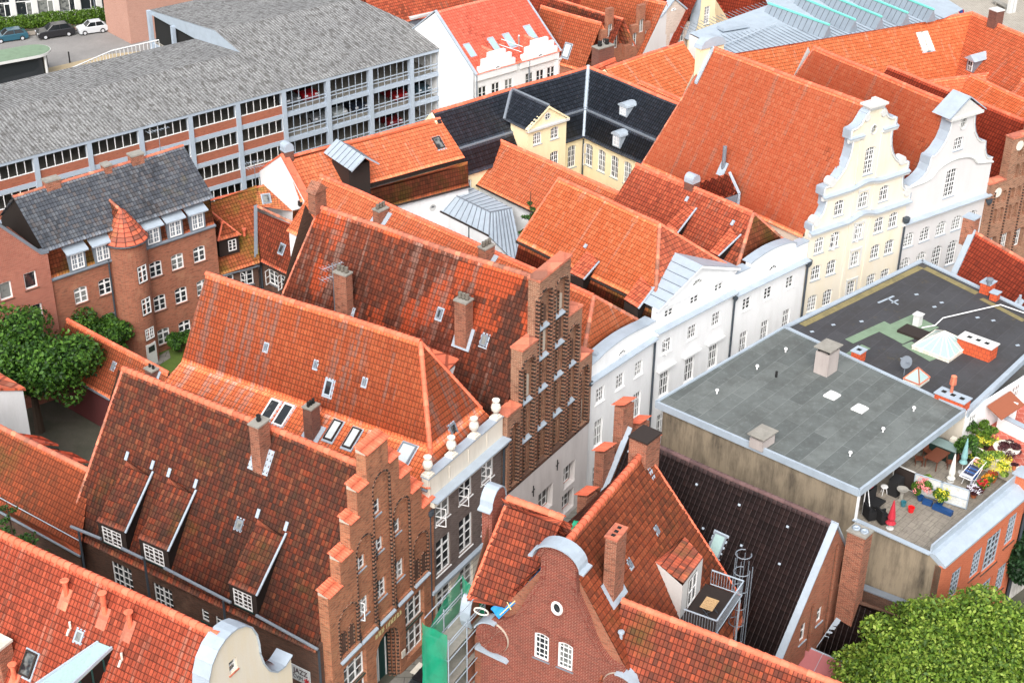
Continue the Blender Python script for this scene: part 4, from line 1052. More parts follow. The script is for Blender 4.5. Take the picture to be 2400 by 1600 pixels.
for z0,z1 in ((7.1,8.75),(9.3,11.0),(11.95,13.65),(4.3,6.2)):
    for a0,a1 in ((4.55,4.68),(5.64,5.78)): p.box(g,a0,a1,z0,z1,0,.05)
    p.box(g,4.55,5.78,z1-.2,z1-.05,0,.06)
g.parts('window_surround',M['trimw'],th)
g=MB();g.face([p.p(5.28+.3*math.cos(2*math.pi*i/14),18.3+.4*math.sin(2*math.pi*i/14),-.12) for i in range(14)]);ow=g.build('oval_window',M['glass'],th)
g=MB()
for i in range(14): t,t2=2*math.pi*i/14,2*math.pi*(i+1)/14;g.cyl(p.p(5.28+.29*math.cos(t),18.3+.38*math.sin(t),.0),p.p(5.28+.29*math.cos(t2),18.3+.38*math.sin(t2),.0),.05,.05,5)
g.cyl(p.p(5.28,17.95,-.08),p.p(5.28,18.65,-.08),.02);g.cyl(p.p(5.0,18.3,-.08),p.p(5.56,18.3,-.08),.02);g.build('window_frame',M['trimw'],ow)
L=[fC.w(-.2,.5,10.9),fC.w(-.2,17.2,10.9),fC.w(5.1,15.9,20.0),fC.w(5.1,.5,20.0)]
rf=tile(th,L,M['t_brightfar'],ed=fC.b,name='roof',tw=.22,tl=.32);tile(rf,[fC.w(10.2,.5,10.9),fC.w(10.2,17,10.9),L[2],L[3]],M['t_brightfar'],tw=.5,tl=.72,ed=fC.b)
ridge(rf,L[3]+Z3*.04,L[2]+Z3*.04,M['cap_o'],r=.17);ridge(rf,L[1]+Z3*.02,L[2]+Z3*.02,M['cap_d'],r=.08,name='verge_tiles')
body(th,fC,.0,10.0,.4,16.6,10.9,M['pl_cream'],(5.1,19.9),sides='lrb')
# back gable stub with rounded zinc top
q=fC.w(5.1,15.9,20);g=MB();g.box(q-fC.a*1.2-Z3*2.2,fC.a*2.4,fC.b*.5,Z3*2.4);g.build('rear_gable',M['pl_yellow'],th)
g=MB();g.extr([q+fC.a*(1.3*-math.cos(math.pi*i/8))+Z3*(.15+.8*math.sin(math.pi*i/8))-fC.b*.15 for i in range(9)],fC.b*.8);g.build('rear_gable_cap',M['zinc'],th)
g=MB();g.box(q-fC.b*.3-fC.a*1.6-Z3*2.6,fC.a*1.5+Z3*2.6,fC.b*.3,Z3*.2);g.build('flashing',M['zinc'],th)
P_,n_,u_,v_=slope_frame(L)
# flue pipe and cross-gabled dormer on C roof
q=hit(1695,395,P_,n_);g=MB();g.cyl(q-Z3*.3,A3(q[0],q[1],hgt(q,1698,343)),.16,.16,10);fl=g.build('flue_pipe',M['lead'],th)
g=MB();g.box(q-u_*.35-v_*.6+n_*.05,u_*.7,v_*1.1,n_*.06);g.build('flashing',M['zinc'],fl)
pk=hit(1709,403,P_+Z3*1.9,n_);e1=hit(1740,454,P_+Z3*.9,n_);bk=hit(1620,437,P_+Z3*.15,n_)
fe=fC.b
A_=pk;Bk=hit(1630,430,P_+Z3*.1,n_);E1=hit(1735,452,P_+Z3*1.0,n_);E2=hit(1690,468,P_+Z3*1.0,n_)
dr=tile(th,[hit(1636,462,P_+Z3*.1,n_),hit(1695,466,P_+Z3*1.0,n_),hit(1731,453,P_+Z3*1.0,n_),hit(1710,404,P_+Z3*1.5,n_),hit(1636,428,P_+Z3*.2,n_)],M['t_worn'],name='dormer',sg=0)
a1,a2=hit(1710,404,P_+Z3*1.5,n_),hit(1733,454,P_+Z3*1.0,n_);a3,a4=hit(1738,456,P_+Z3*1.0,n_),hit(1730,480,P_,n_)
g=MB();g.cyl(a1,a2,.12,.12,6);g.cyl(a2,a4,.1,.1,6);g.build('flashing',M['zinc'],dr)
g=MB();g.face([hit(1695,466,P_+Z3*1.0,n_),a2,a4,hit(1700,490,P_,n_)]);g.build('dormer_front',M['lead'],dr)
pipe(th,[p.p(Wd+.1,9.6,.15),p.p(Wd+.1,0,.15)],.08);pipe(th,[p.p(.0,8.8,.15),p.p(.0,-.5,.15)],.09)
for a,z in ((Wd+.1,9.5),(0,8.7)): g=MB();g.lathe(p.p(a,z,.2),[(.12,0),(.28,.25),(.3,.55)],8);g.build('rainwater_head',M['pipe'],th)
# ================================================================== G white baroque gable
fG=Fr((29.84,107.66),55.1,-35)
th=thing('scrolled_gable_house','cool white house whose curved gable ends in a small triangular pediment','house',fG.w(4.8,5,0))
p=fG.front();Wd=9.6;c0=5.0
for i,a in enumerate((1.0,2.8,4.63,6.4,8.2)):
    window(th,p,a-.54,7.2,a+.54,8.44,'d44',rise=.3,inset=.09,fw=.06);window(th,p,a-.54,4.1,a+.54,6.27,'d46',rise=.3,inset=.09,fw=.06);window(th,p,a-.54,1.4,a+.54,3.2,'d46',rise=.3,inset=.09,fw=.06)
window(th,p,4.25,10.5,5.4,12.85,'d46',rise=.1,inset=.09,fw=.06);window(th,p,4.5,14.4,5.5,15.45,'d43',rise=.1,inset=.09,fw=.06)
p.holes.append([(5.15+.33*math.cos(2*math.pi*i/16),16.6+.52*math.sin(2*math.pi*i/16)) for i in range(16)])
prof=[(4.95,9.6),(4.95,12.6),(4.7,12.65),(4.2,12.8),(3.7,13.05),(3.3,13.4),(3.1,13.9),(3.05,14.5),(2.7,14.55),(2.2,14.9),(1.7,15.5),(1.4,16.2),(1.3,16.9),(1.3,17.3)]
prof2=[(4.45,9.6),(4.45,12.7),(4.2,12.72),(3.8,12.9),(3.5,13.3),(3.3,13.8),(3.2,14.4),(2.7,14.5),(2.2,14.9),(1.75,15.5),(1.5,16.2),(1.4,16.9),(1.4,17.3)]
rt_=[(c0+x,z) for x,z in prof2];lf=[(c0-x,z) for x,z in prof]
p.wall(th,[(.02,-2),(Wd,-2),(Wd,9.5)]+rt_[0:]+lf[::-1]+[(.02,9.5)],M['pl_pinkwhite'],t=.55)
g=MB();h=MB()
for L in (rt_,lf):
    s_=1 if L is rt_ else -1
    for i in range(1,len(L)-1):
        a,b=L[i],L[i+1];dx,dz=b[0]-a[0],b[1]-a[1];l=math.hypot(dx,dz) or 1;nx,nz=(s_*dz/l*.05,-s_*dx/l*.05)
        g.extr([p.p(a[0],a[1],.06),p.p(b[0],b[1],.06),p.p(b[0]+nx,b[1]+nz,.06),p.p(a[0]+nx,a[1]+nz,.06)],-p.n*.95)
        h.cyl(p.p(a[0]-s_*.1,a[1],.02),p.p(b[0]-s_*.1,b[1],.02),.08,.08,5)
g.parts('gable_capping',M['zinc'],th);h.parts('gable_moulding',M['trimw'],th)
g=MB();g.extr([p.p(c0-1.6,17.3,.2),p.p(c0+2.0,17.3,.2),p.p(c0+.2,18.55,.2)],-p.n*1.3);g.build('pediment',M['trimw'],th)
g=MB();g.face([p.p(c0-1.85,17.4,.3),p.p(c0+.2,18.8,.3),p.p(c0+.2,18.8,-1.5),p.p(c0-1.85,17.4,-1.5)]);g.face([p.p(c0+.2,18.8,.3),p.p(c0+2.25,17.4,.3),p.p(c0+2.25,17.4,-1.5),p.p(c0+.2,18.8,-1.5)])
for s_ in (-1,1): g.box(p.p(c0+.2+s_*2.05,17.3,.3),p.x*(-s_*2.05)+Z3*1.4,-p.n*.06,Z3*.1)
g.build('pediment_roof',M['zinc'],th)
g=MB();p.box(g,c0-1.6,c0+2.0,17.12,17.32,-.3,.3);g.build('pediment_base',M['trimw'],th)
cornice(th,p,-.05,Wd+.1,9.55,'pl_pinkwhite',.45)
g=MB();pts=[(0,12.5),(1.6,12.55),(2.4,12.7)]+[(5.0-2.4*math.cos(math.pi*i/12),12.7+1.0*math.sin(math.pi*i/12)) for i in range(1,12)]+[(7.6,12.7),(9.5,12.35)]
for i in range(len(pts)-1): g.cyl(p.p(*pts[i],.05),p.p(*pts[i+1],.05),.1,.1,6)
g.build('arched_moulding',M['trimw'],th)
g=MB();g.face([p.p(5.15+.36*math.cos(2*math.pi*i/16),16.6+.56*math.sin(2*math.pi*i/16),-.12) for i in range(16)]);ow=g.build('oval_window',M['glass'],th)
g=MB()
for i in range(16): t,t2=2*math.pi*i/16,2*math.pi*(i+1)/16;g.cyl(p.p(5.15+.36*math.cos(t),16.6+.55*math.sin(t),.02),p.p(5.15+.36*math.cos(t2),16.6+.55*math.sin(t2),.02),.06,.06,5)
g.cyl(p.p(5.15,16.1,-.08),p.p(5.15,17.1,-.08),.025);g.cyl(p.p(4.85,16.6,-.08),p.p(5.45,16.6,-.08),.025);g.build('window_frame',M['trimw'],ow)
L=[fG.w(-.2,.5,9.4),fG.w(-.2,17.5,9.4),fG.w(4.8,15.9,17.8),fG.w(4.8,.5,17.8)]
rf=tile(th,L,M['t_brightfar'],ed=fG.b,name='roof',tw=.22,tl=.32);tile(rf,[fG.w(9.8,.5,9.4),fG.w(9.8,17,9.4),L[2],L[3]],M['t_brightfar'],tw=.5,tl=.72,ed=fG.b)
ridge(rf,L[3]+Z3*.04,L[2]+Z3*.04,M['cap_o'],r=.17);ridge(rf,L[1]+Z3*.02,L[2]+Z3*.02,M['cap_d'],r=.08,name='verge_tiles')
body(th,fG,.0,9.6,.4,16.6,9.4,M['pl_pinkwhite'],(4.8,17.7),sides='lrb')
g=MB();g.lathe(p.p(Wd+.1,8.6,.2),[(.12,0),(.28,.25),(.3,.55)],8);g.build('rainwater_head',M['pipe'],th);pipe(th,[p.p(Wd+.1,8.8,.15),p.p(Wd+.1,0,.15)],.08)
# ================================================================== B4 brick gable at the right edge
fB4=Fr(fG.w(9.85,0,0),57.0,-36)
th=thing('stepped_gable_house','dark stepped brick gable cut off by the right edge, beside the white scrolled gable','house',fB4.w(5,5,0))
p=fB4.front();Wd=10.2
st4=[(-.4,10.4),(1.4,13.9),(3.3,16.9),(6.6,13.9),(8.4,10.4)]
cols=((.5,1.8),(2.2,3.5),(3.9,5.1),(5.5,6.7),(7.1,8.4),(8.8,10.0))
h4=[];rows4=((6.6,8.0),(8.5,9.5),(10.3,11.6),(12.2,13.2))
for k,(a0,a1) in enumerate(cols):
    mx=9.6 if k in(0,5) else (13.3 if k in(1,4) else 16)
    for z0,z1 in rows4:
        if z1<mx: h4+= [opening(a0,(a0+a1)/2-.07,z0,z1,.2),opening((a0+a1)/2+.07,a1,z0,z1,.2)]
    window(th,p,a0+.05,3.6,a1-.2,5.4,'t44',inset=.15,fw=.07,sill='zinc')
o4=step_outline(st4,Wd,-2)
p.wall(th,o4,M['br_b3'],t=.5);p.wall(th,o4,M['br_b3'],holes=h4+p.holes,t=.25,o=.25,back=False)
g=MB()
for a in [c[0]-.12 for c in cols]+[cols[-1][1]+.15]: g.cyl(p.p(a,3.4,.27),p.p(a,9.6,.27),.09,.09,6)
g.parts('glazed_brick_roll',M['br_roll'],th)
g=MB()
for i,(a,z) in enumerate(st4): p.box(g,a-.05,(st4[i+1][0] if i+1<len(st4) else Wd)+.05,z,z+.14,-.55,.3)
g.parts('coping',M['cap_d'],th)
g=MB()
for a,z in ((.7,9.5),(2.3,13.2)): 
    for i in range(12): t=2*math.pi*i/12;t2=t+.5236;g.extr([p.p(a,z,.26),p.p(a+.42*math.cos(t),z+.42*math.sin(t),.26),p.p(a+.42*math.cos(t2),z+.42*math.sin(t2),.26)],p.n*.02)
g.parts('round_plaster_panel',M['stone'],th)
L=[fB4.w(-.2,.4,7.6),fB4.w(-.2,17,7.6),fB4.w(4.6,16,14.2),fB4.w(4.6,.4,14.2)]
rf=tile(th,L,M['t_darkred'],ed=fB4.b,name='roof',tw=.25,tl=.36);ridge(rf,L[3]+Z3*.04,L[2]+Z3*.04,M['cap_o'],r=.17)
tile(rf,[fB4.w(10.2,.4,7.6),fB4.w(10.2,17,7.6),L[2],L[3]],M['t_darkred'],tw=.5,tl=.72,ed=fB4.b)
body(th,fB4,.1,10.1,.4,16,7.6,M['br_side'],(4.6,14.1),sides='lrb')
# ================================================================== T brick house with round stair tower
def addwins(th,pl,L,sty,**k):
    for a0,z0,a1,z1 in L: window(th,pl,a0,z0,a1,z1,sty,**k)
fT=Fr(Fr((-27.67,101.31),48,-42).w(0,.6,0),48,-42)
th=thing('brick_tenement','red brick house with a round stair tower and grey tiled roof with flat lead dormers','house',fT.w(1,4,0));TH=th
p=fT.front();aL,aR=-6.45,7.15
for z0,h in ((6.45,1.33),(3.55,1.36),(.6,1.4)):
    for a in (-4.35,-2.4,1.83,3.68,5.6):
        if z0<1 and a<0: continue
        window(th,p,a-.53,z0,a+.53,z0+h,'t23',rise=.1,inset=.1,fw=.09,sill='br_side')
p.wall(th,[(aL,-1),(aR,-1),(aR,9.15),(aL,9.15)],M['br_t'],t=.4)
g=MB()
for a0,a1 in ((aL-.05,-1.6),(1.0,aR)): g.extr([p.p(a0,9.0,-.35),p.p(a0,9.0,.16),p.p(a0,9.12,.2),p.p(a0,9.28,-.1)],p.x*(a1-a0))
g.parts('lead_gutter',M['lead'],th)
L=[fT.w(aL-.2,-.1,11.35),fT.w(aR+.1,-.1,11.35),fT.w(aR,3.6,14.4),fT.w(aL-.3,3.6,14.4)]
rf=tile(th,L,M['t_slate'],ed=fT.a,name='roof',tw=.24,tl=.34);tile(rf,[fT.w(aL,7.4,11.3),fT.w(aR,7.4,11.3),L[2],L[3]],M['t_slate'],ed=fT.a,tw=.5,tl=.7)
ridge(rf,L[3]+Z3*.03,L[2]+Z3*.03,M['cap_d'],r=.12)
tile(rf,[fT.w(aL-.05,.0,9.15),fT.w(aR-.05,.0,9.15),fT.w(aR,.5,11.4),fT.w(aL,.5,11.4)],M['t_moss'],ed=fT.a,name='mansard_slope')
body(th,fT,aL+.05,aR-.05,.2,7.2,11.3,M['wood_dark'],sides='lr');body(th,fT,aL+.05,aR-.05,.2,7.2,9.0,M['br_t'],sides='lb')
g=MB();g.face([fT.w(aL+.05,.2,11.3),fT.w(aL+.05,7.2,11.3),fT.w(aL+.05,3.6,14.3)]);g.face([fT.w(aR-.05,7.2,11.3),fT.w(aR-.05,.2,11.3),fT.w(aR-.05,3.6,14.3)]);g.pr=[(0,0),(3,1)];g.parts('gable_boarding',M['wood_dark'],th)
M['teal_glass']=plain('teal_curtain_glass',S(22,120,134),.3)
for a,pn in ((-4.3,'glass'),(-2.3,'glass'),(1.85,'teal_glass'),(3.72,'glass'),(5.65,'glass')):
    g=MB();g.extr([fT.w(a-.66,-.1,9.2),fT.w(a-.66,-.1,10.65),fT.w(a-.66,1.0,10.9),fT.w(a-.66,1.0,9.2)],fT.a*1.32);d_=g.build('dormer',M['lead'],th)
    g=MB();g.extr([fT.w(a-.85,-.4,10.66),fT.w(a-.85,-.4,10.76),fT.w(a-.85,1.2,11.45),fT.w(a-.85,1.2,11.3)],fT.a*1.7);g.build('dormer_roof',M['zinc'],d_)
    window(d_,p,a-.5,9.32,a+.5,10.55,'d43',inset=-.14,sill=None,hole=False,fw=.09,pane=pn)
# stair tower
c=fT.w(-.3,.1,0);R_t=1.42;g=MB();g.lathe(c,[(R_t,-.8),(R_t,10.45)],28);tw_=g.build('stair_tower',M['br_t'],th,smooth=False)
g=MB();n=28;base=[(R_t+.22,10.42),(R_t*.6,11.6),(.12,12.75)]
def cone_tiles(parent,c,r0,z0,r1,z1,n,mat,name='cone_roof'):
    V=[];Q=[];UV=[];rows=8
    for j in range(rows):
        for e in (0,1):
            t=(j+e)/rows;r=r0+(r1-r0)*t+(.05 if e==0 else 0);z=z0+(z1-z0)*t+(.02 if e==0 else 0)
            for i in range(n):
                a=2*math.pi*i/n;V.append((c[0]+r*math.cos(a),c[1]+r*math.sin(a),z+(.03 if i%2 else 0)))
        b=j*2*n
        for i in range(n):
            i2=(i+1)%n;Q.append((b+i,b+i2,b+n+i2,b+n+i));u=i/2*1.0;UV.append(((u+.02,j+.05),(u+.48,j+.05),(u+.48,j+.95),(u+.02,j+.95)))
    return mesh_np(name,V,Q,UV,mat,parent)
cr=cone_tiles(tw_,c,R_t+.22,10.42,.12,12.7,28,M['t_rg2'])
top=c+Z3*12.6;bk=hit(255,484,fT.w(0,2.0,0),fT.b) if False else c+fT.b*2.6+Z3*13.0
tile(cr,[c-fT.a*1.3+fT.b*.6+Z3*10.7,top,bk],M['t_rg2'],name='saddle_tiles');tile(cr,[c+fT.a*1.3+fT.b*.6+Z3*10.7,top,bk],M['t_rg2'],name='saddle_tiles')
ridge(cr,top,bk,M['cap_d'],r=.12)
g=MB();g.cyl(c-fT.a*1.1+fT.b*.9+Z3*10.9,bk-fT.a*.25+Z3*.1,.13,.13,6);g.build('flashing',M['zinc'],cr)
g=MB();n=28
for i in range(n): a,b=2*math.pi*i/n,2*math.pi*(i+1)/n;g.cyl((c[0]+(R_t+.24)*math.cos(a),c[1]+(R_t+.24)*math.sin(a),10.38),(c[0]+(R_t+.24)*math.cos(b),c[1]+(R_t+.24)*math.sin(b),10.38),.07,.07,6)
g.build('gutter',M['pipe'],tw_)
ang=fT.az+78;tx=azd(ang-90)
tp=Pl((c+azd(ang)*(R_t-.02))*A3(1,1,0),tx)
for z0,h in ((7.2,1.35),(4.5,1.35),(2.35,.95)): window(tw_,tp,-.42,z0,.42,z0+h,'t23' if h>1 else 'd43',inset=-.06,hole=False,fw=.07,sill='br_side')
g=MB();tp.box(g,-.45,.45,0,1.95,-.2,.06);dr=g.build('door',M['trimw'],th);g=MB();tp.box(g,-.3,.3,1.25,1.75,.06,.075);g.build('door_glass',M['glass'],dr)
for a in (-1.95,1.05): pipe(th,[fT.w(a,-.12,9.3),fT.w(a,-.12,0)],.07)
for px,w_,cp in (((123,437),1.1,1),((251,402),.55,0),((320,377),1.0,2)):
    q=hit(px[0],px[1]+6,fT.w(0,3.6,0),np.cross(fT.a,Z3));chimney(th,q,fT,w_,.7,q[2]+.85,M['br_chim'],pots=0,capt=.12)
# left neighbour: plain red brick gable wall
fTL=Fr(fT.w(-6.5,-.25,0),48,-42)
th=thing('brick_house','plain red brick house cut off by the left edge, low sloping gable and scattered windows','house',fTL.w(-4,4,0))
p=fTL.front()
for a0,z0,a1,z1 in ((-2.0,9.05,-1.05,10.35),(-1.95,6.5,-1.0,7.75),(-3.9,8.85,-2.95,10.2),(-3.95,6.3,-2.95,7.6),(-4.0,3.6,-2.95,4.9),(-1.95,3.7,-1.0,4.9)): window(th,p,a0,z0,a1,z1,'s1',inset=.12,fw=.1,sill='br_side')
p.wall(th,[(-9,-1),(.0,-1),(.0,11.3),(-.45,11.35),(-3.6,15.0),(-9,15.0)],M['br_red'],t=.4)
g=MB();g.extr([p.p(.1,11.35,.05),p.p(-.5,11.4,.05),p.p(-3.7,15.1,.05),p.p(-3.6,15.25,.05),p.p(-.4,11.6,.05),p.p(.1,11.5,.05)],-p.n*.6);g.build('verge_flashing',M['lead'],th)
body(th,fTL,-9,-.1,.3,6,11.2,M['br_red'],sides='rb')
g=MB();g.extr([p.p(-.3,11.3,-.5),p.p(-9,11.3,-.5),p.p(-9,15.1,-.5),p.p(-3.6,15.1,-.5)],fTL.b*5);g.build('roof',M['wood_dark'],th)

# ================================================================== N2 low mossy roofs in the yard
fN2=Fr(W(517,646,4.5)[:2],54,-36)
th=thing('courtyard_wing','low brick courtyard wing with mossy orange roofs meeting in a lead valley','house',fN2.w(3,3,0))
e0,e1=W(510,648,4.5),W(608,622,4.5);r0,r1=W(487,470,8.5),W(636,429,8.5);vt=W(601,483,8.1)
rf=tile(th,[e0,e1,vt,W(601,440,8.5),r0],M['t_moss'],ed=e1-e0,name='roof')
tile(rf,[W(601,483,8.1),W(601,440,8.5),r1,W(700,498,8.0)],M['t_moss'],name='roof_slope')
e2,e3=W(604,610,4.7),W(690,653,4.7);r2,r3=W(602,483,8.1),W(730,543,8.1)
tile(rf,[e2,e3,r3,r2],M['t_worn'],ed=e3-e2,name='roof_slope')
ridge(rf,r0,r1,M['cap_o'],r=.12);ridge(rf,r2+Z3*.02,r3+Z3*.02,M['cap_d'],r=.12)
g=MB();a_,b_=W(599,483,8.15),W(600,622,4.65);g.box(a_-fN2.a*.15,b_-a_,fN2.a*.32,Z3*.1);g.build('lead_valley',M['lead'],th)
P2=Pl(e0*A3(1,1,0)+fN2.b*.3,(e1-e0)/np.linalg.norm(e1-e0)*A3(1,1,0)/np.linalg.norm(((e1-e0)/np.linalg.norm(e1-e0))[:2]))
ln=np.linalg.norm((e1-e0)[:2])
for a0 in (.25*ln,.72*ln): window(th,P2,a0-.55,2.9,a0+.55,4.2,'c23',inset=.05,fw=.08,sill='lead',openl=1 if a0>.5*ln else 0)
P2.wall(th,[(-.2,-1),(ln,-1),(ln,4.6),(-.2,4.6)],M['br_side'],t=.3)
d2=(e3-e2)*A3(1,1,0);l2=np.linalg.norm(d2);d2/=l2;P3=Pl(e2*A3(1,1,0)+np.cross(Z3,d2)*.3,d2)
window(th,P3,.9,2.9,2.1,4.2,'c23',inset=.05,fw=.08,sill='lead',openl=1);window(th,P3,2.3,2.9,3.3,4.2,'c23',inset=.05,fw=.08,sill='lead',openl=1)
P3.wall(th,[(0,-1),(l2+1,-1),(l2+1,4.7),(0,4.7)],M['br_side'],t=.3)
pipe(th,[P3.p(.1,4.6,.1),P3.p(.1,0,.1)],.07);gutter(th,e2-Z3*.03,e3-Z3*.03,.07,'wood_dark');gutter(th,e0-Z3*.03,e1-Z3*.03,.07,'lead')
q=W(655,572,6.2);skylight(th,[e2,e3,r3,r2],(661,583),.5,.7);skylight(th,[e0,e1,vt,r0],(624,467),.6,.8)
# hipped dormer
q=hit(540,588,e0,slope_frame([e0,e1,vt])[1]);a0_=fN2.a;b0_=fN2.b
g=MB();o=q-a0_*1.0-b0_*.2;g.box(o-Z3*.2,a0_*1.7,b0_*1.8,Z3*1.5);d_=g.build('dormer',M['wood_dark'],th)
T1=[o-b0_*.2-a0_*.15+Z3*1.3,o-b0_*.2+a0_*1.85+Z3*1.3];pk=o+a0_*.85+b0_*.8+Z3*2.4;bk=o+a0_*.85+b0_*3.2+Z3*2.4
tile(d_,[T1[0],T1[1],pk],M['t_rg'],name='dormer_roof',tw=.22);tile(d_,[T1[0],T1[0]+b0_*2.6,bk,pk],M['t_rg'],name='dormer_roof');tile(d_,[T1[1],T1[1]+b0_*2.6,bk,pk],M['t_rg'],name='dormer_roof')
for X,Y in ((T1[0],pk),(T1[1],pk),(pk,bk)): ridge(d_,X,Y,M['cap_o'],r=.08,L=.3)
dp=Pl(o*A3(1,1,0),a0_);window(d_,dp,.75,o[2]+.1,1.45,o[2]+1.05,'c23',inset=-.05,hole=False,fw=.07,sill=None)
g=MB();q=W(573,553,6.4);g.cyl(q,q+Z3*.45,.12,.12,8);g.lathe(q+Z3*.4,[(.12,0),(.17,.1),(.17,.25)],10);g.build('vent_pipe',M['cap_o'],th)

# ================================================================== N1 long roof with hoist dormer
fN1=Fr(W(1090,370,9.6)[:2],54,-36)
th=thing('long_tiled_house','long orange roof with a white gable end and a black hoist dormer, mossy lower slope','house',fN1.w(-8,3,0));N1=th
e1=W(1090,370,9.6);e0=W(704,475,9.6);r1=W(1031,278,12.0);r0=W(666,372,12.0)
rf=tile(th,[e0,e1,r1,r0],M['t_rg2' if False else 't_orange'],ed=e1-e0,name='roof');N1P=[e0,e1,r1,r0]
ridge(rf,r0+Z3*.03,r1+Z3*.03,M['cap_o'],r=.15)
bk=(r0-e0)*A3(1,1,-1);tile(rf,[r0,r1,r1+bk,r0+bk],M['t_orange'],ed=e1-e0,tw=.5,tl=.7)
m0,m1=W(868,497,7.3),W(1101,437,7.3);t0,t1=W(868,438,9.35),W(1093,377,9.35)
ex_=(m0-m1);m00=m1+ex_*1.75;t00=t1+(t0-t1)*1.75
tile(rf,[m00,m1,t1,t00],M['t_moss'],ed=m1-m0,name='mansard_slope')
g=MB();g.box(e0-Z3*.42+fN1.b*.15,e1-e0,fN1.b*.3,Z3*.4);g.build('eave_board',M['wood_dark'],th)
gutter(th,m00,m1+Z3*.0,.09,'wood_dark')
# white gable end facing left-down
u1=(e1-e0)/np.linalg.norm(e1-e0)
gx=-fN1.b;pg=Pl((r0-u1*.25)*A3(1,1,0),gx)
pg.wall(th,[(-4.0,-1),(3.9,-1),(3.9,9.5),(.1,12.3),(-.1,12.3),(-4.0,9.5)],M['pl_white'],t=.4)
g=MB()
for s_ in (-1,1): g.extr([pg.p(0,12.3,.06),pg.p(s_*4.05,9.5,.06),pg.p(s_*4.05,9.65,.06),pg.p(0,12.47,.06)],-pg.n*.6)
g.build('verge_tiles',M['cap_o'],th)
# front wall under the mansard
w1=m1-Z3*.1+fN1.b*.2;w0=m00-Z3*.1+fN1.b*.2;dW=(w1-w0)*A3(1,1,0);lW=np.linalg.norm(dW);pw=Pl(w0*A3(1,1,0),dW/lW)
pw.wall(th,[(0,-2),(lW,-2),(lW,7.2),(0,7.2)],M['pl_white'],t=.3)
a_,z_=pw.px(1014,486);g=MB();g.cyl(pw.p(a_,z_,-.05),pw.p(a_,z_,.04),.32,.32,18);v_=g.build('round_vent',M['trimw'],th);g=MB()
for k in range(7): g.cyl(pw.p(a_,z_,.05),pw.p(a_+.24*math.cos(k*math.pi/6),z_+.24*math.sin(k*math.pi/6),.05),.02,.02,4)
g.build('vent_fan',M['pipe'],v_)
body(th,Fr(m1[:2],fN1.az,fN1.bz),-20,-.2,.3,7.5,7.2,M['pl_white'],sides='rb')
P_,n_,u_,v_=slope_frame(N1P)
# hoist dormer
ft=[hit(x,y,P_+Z3*h,n_) for x,y,h in ((812,385,1.6),(868,435,2.4),(893,400,2.4),(822,348,.6),(800,347,.5))]
A_=hit(808,386,P_+Z3*1.5,n_)
c0=hit(855,420,P_,n_)
ax=fN1.a;bx=fN1.b
o=hit(838,442,P_,n_)-ax*.1
g=MB();o2=o-Z3*.6-ax*.9-bx*.5;g.box(o2,ax*1.9,bx*2.6,Z3*2.9);d_=g.build('dormer',M['wood_dark'],th)
g=MB();tp_=o2+Z3*2.95-bx*1.0-ax*.3
pk=[tp_+ax*1.25+Z3*.9,tp_+ax*1.25+Z3*.9+bx*4.4]
g.face([tp_,pk[0],pk[1],tp_+bx*4.4]);g.face([pk[0],tp_+ax*2.5,tp_+ax*2.5+bx*4.4,pk[1]])
g.box(tp_-Z3*.06,ax*1.25+Z3*.9,-bx*.0+bx*.06,Z3*.14);g.box(tp_+ax*2.5-Z3*.06,-ax*1.25+Z3*.9,bx*.06,Z3*.14)
dz=g.build('dormer_roof',M['zinc'],d_)
g=MB()
for k in range(1,7): g.box(tp_+bx*4.4*k/7+Z3*.01,ax*1.25+Z3*.9,bx*.04,Z3*.05);g.box(tp_+ax*2.5+bx*4.4*k/7+Z3*.01,-ax*1.25+Z3*.9,bx*.04,Z3*.05)
g.parts('standing_seam',M['lead'],dz)
skylight(th,N1P,(1027,336),.75,1.15,fc='wood_dark')
q=hit(655,374,fN1.w(0,0,0)*0+r0,np.cross(u1,Z3));chimney(th,r0+u1*.3-Z3*.2,fN1,.75,.75,12.75,M['br_dull'],pots=0,cap='zinc')
g=MB();q=r0+u1*.3;g.extr([q-fN1.a*.4-fN1.b*.4+Z3*.75]+[q-fN1.b*.4-fN1.a*(.4*math.cos(math.pi*i/8))+Z3*(.95+.4*math.sin(math.pi*i/8)) for i in range(9)]+[q+fN1.a*.4-fN1.b*.4+Z3*.75],fN1.b*.8);g.build('chimney_cowl',M['zinc'],th)
q=pg.p(2.0,8.6,.4);g=MB();g.box(W(640,500,6.0)-Z3*1,fN1.a*.6,fN1.b*.6,Z3*3.4);ch=g.build('chimney',M['br_chim'],th)
# ================================================================== courtyard metal roof
th=thing('hipped_metal_roof_annex','white courtyard annex with a pale blue standing seam metal roof','house',(W(1100,520,5)*A3(1,1,0)+A3(0,0,-2)))
zt=6.6;zl=5.6
A_,B_,C_,D_=W(1060,455,zt),W(1101,436,zt),W(1200,488,zt),W(1149,498,zt)
E_,F_=W(1025,492,zl),W(1146,553,zl);G_=W(1232,640,zl)
g=MB();g.face([A_,B_,C_,D_]);g.face([E_,F_,D_,A_]);g.face([F_,G_,C_,D_]);g.face([E_,A_,B_,B_+A3(0,.3,-1)]);rf=g.build('metal_roof',M['zinc'],th)
g=MB()
for k in range(0,10):
    t=k/9.;g.cyl(E_+(F_-E_)*t+Z3*.03,A_+(D_-A_)*t+Z3*.03,.035,.035,4);g.cyl(A_+(D_-A_)*t+Z3*.03,B_+(C_-B_)*t+Z3*.03,.035,.035,4)
for k in range(1,8): t=k/8;g.cyl(F_+(G_-F_)*t+Z3*.03,D_+(C_-D_)*t+Z3*.03,.035,.035,4)
for X,Y in ((E_,A_),(F_,D_),(A_,D_),(C_,D_)): g.cyl(X+Z3*.04,Y+Z3*.04,.06,.06,5)
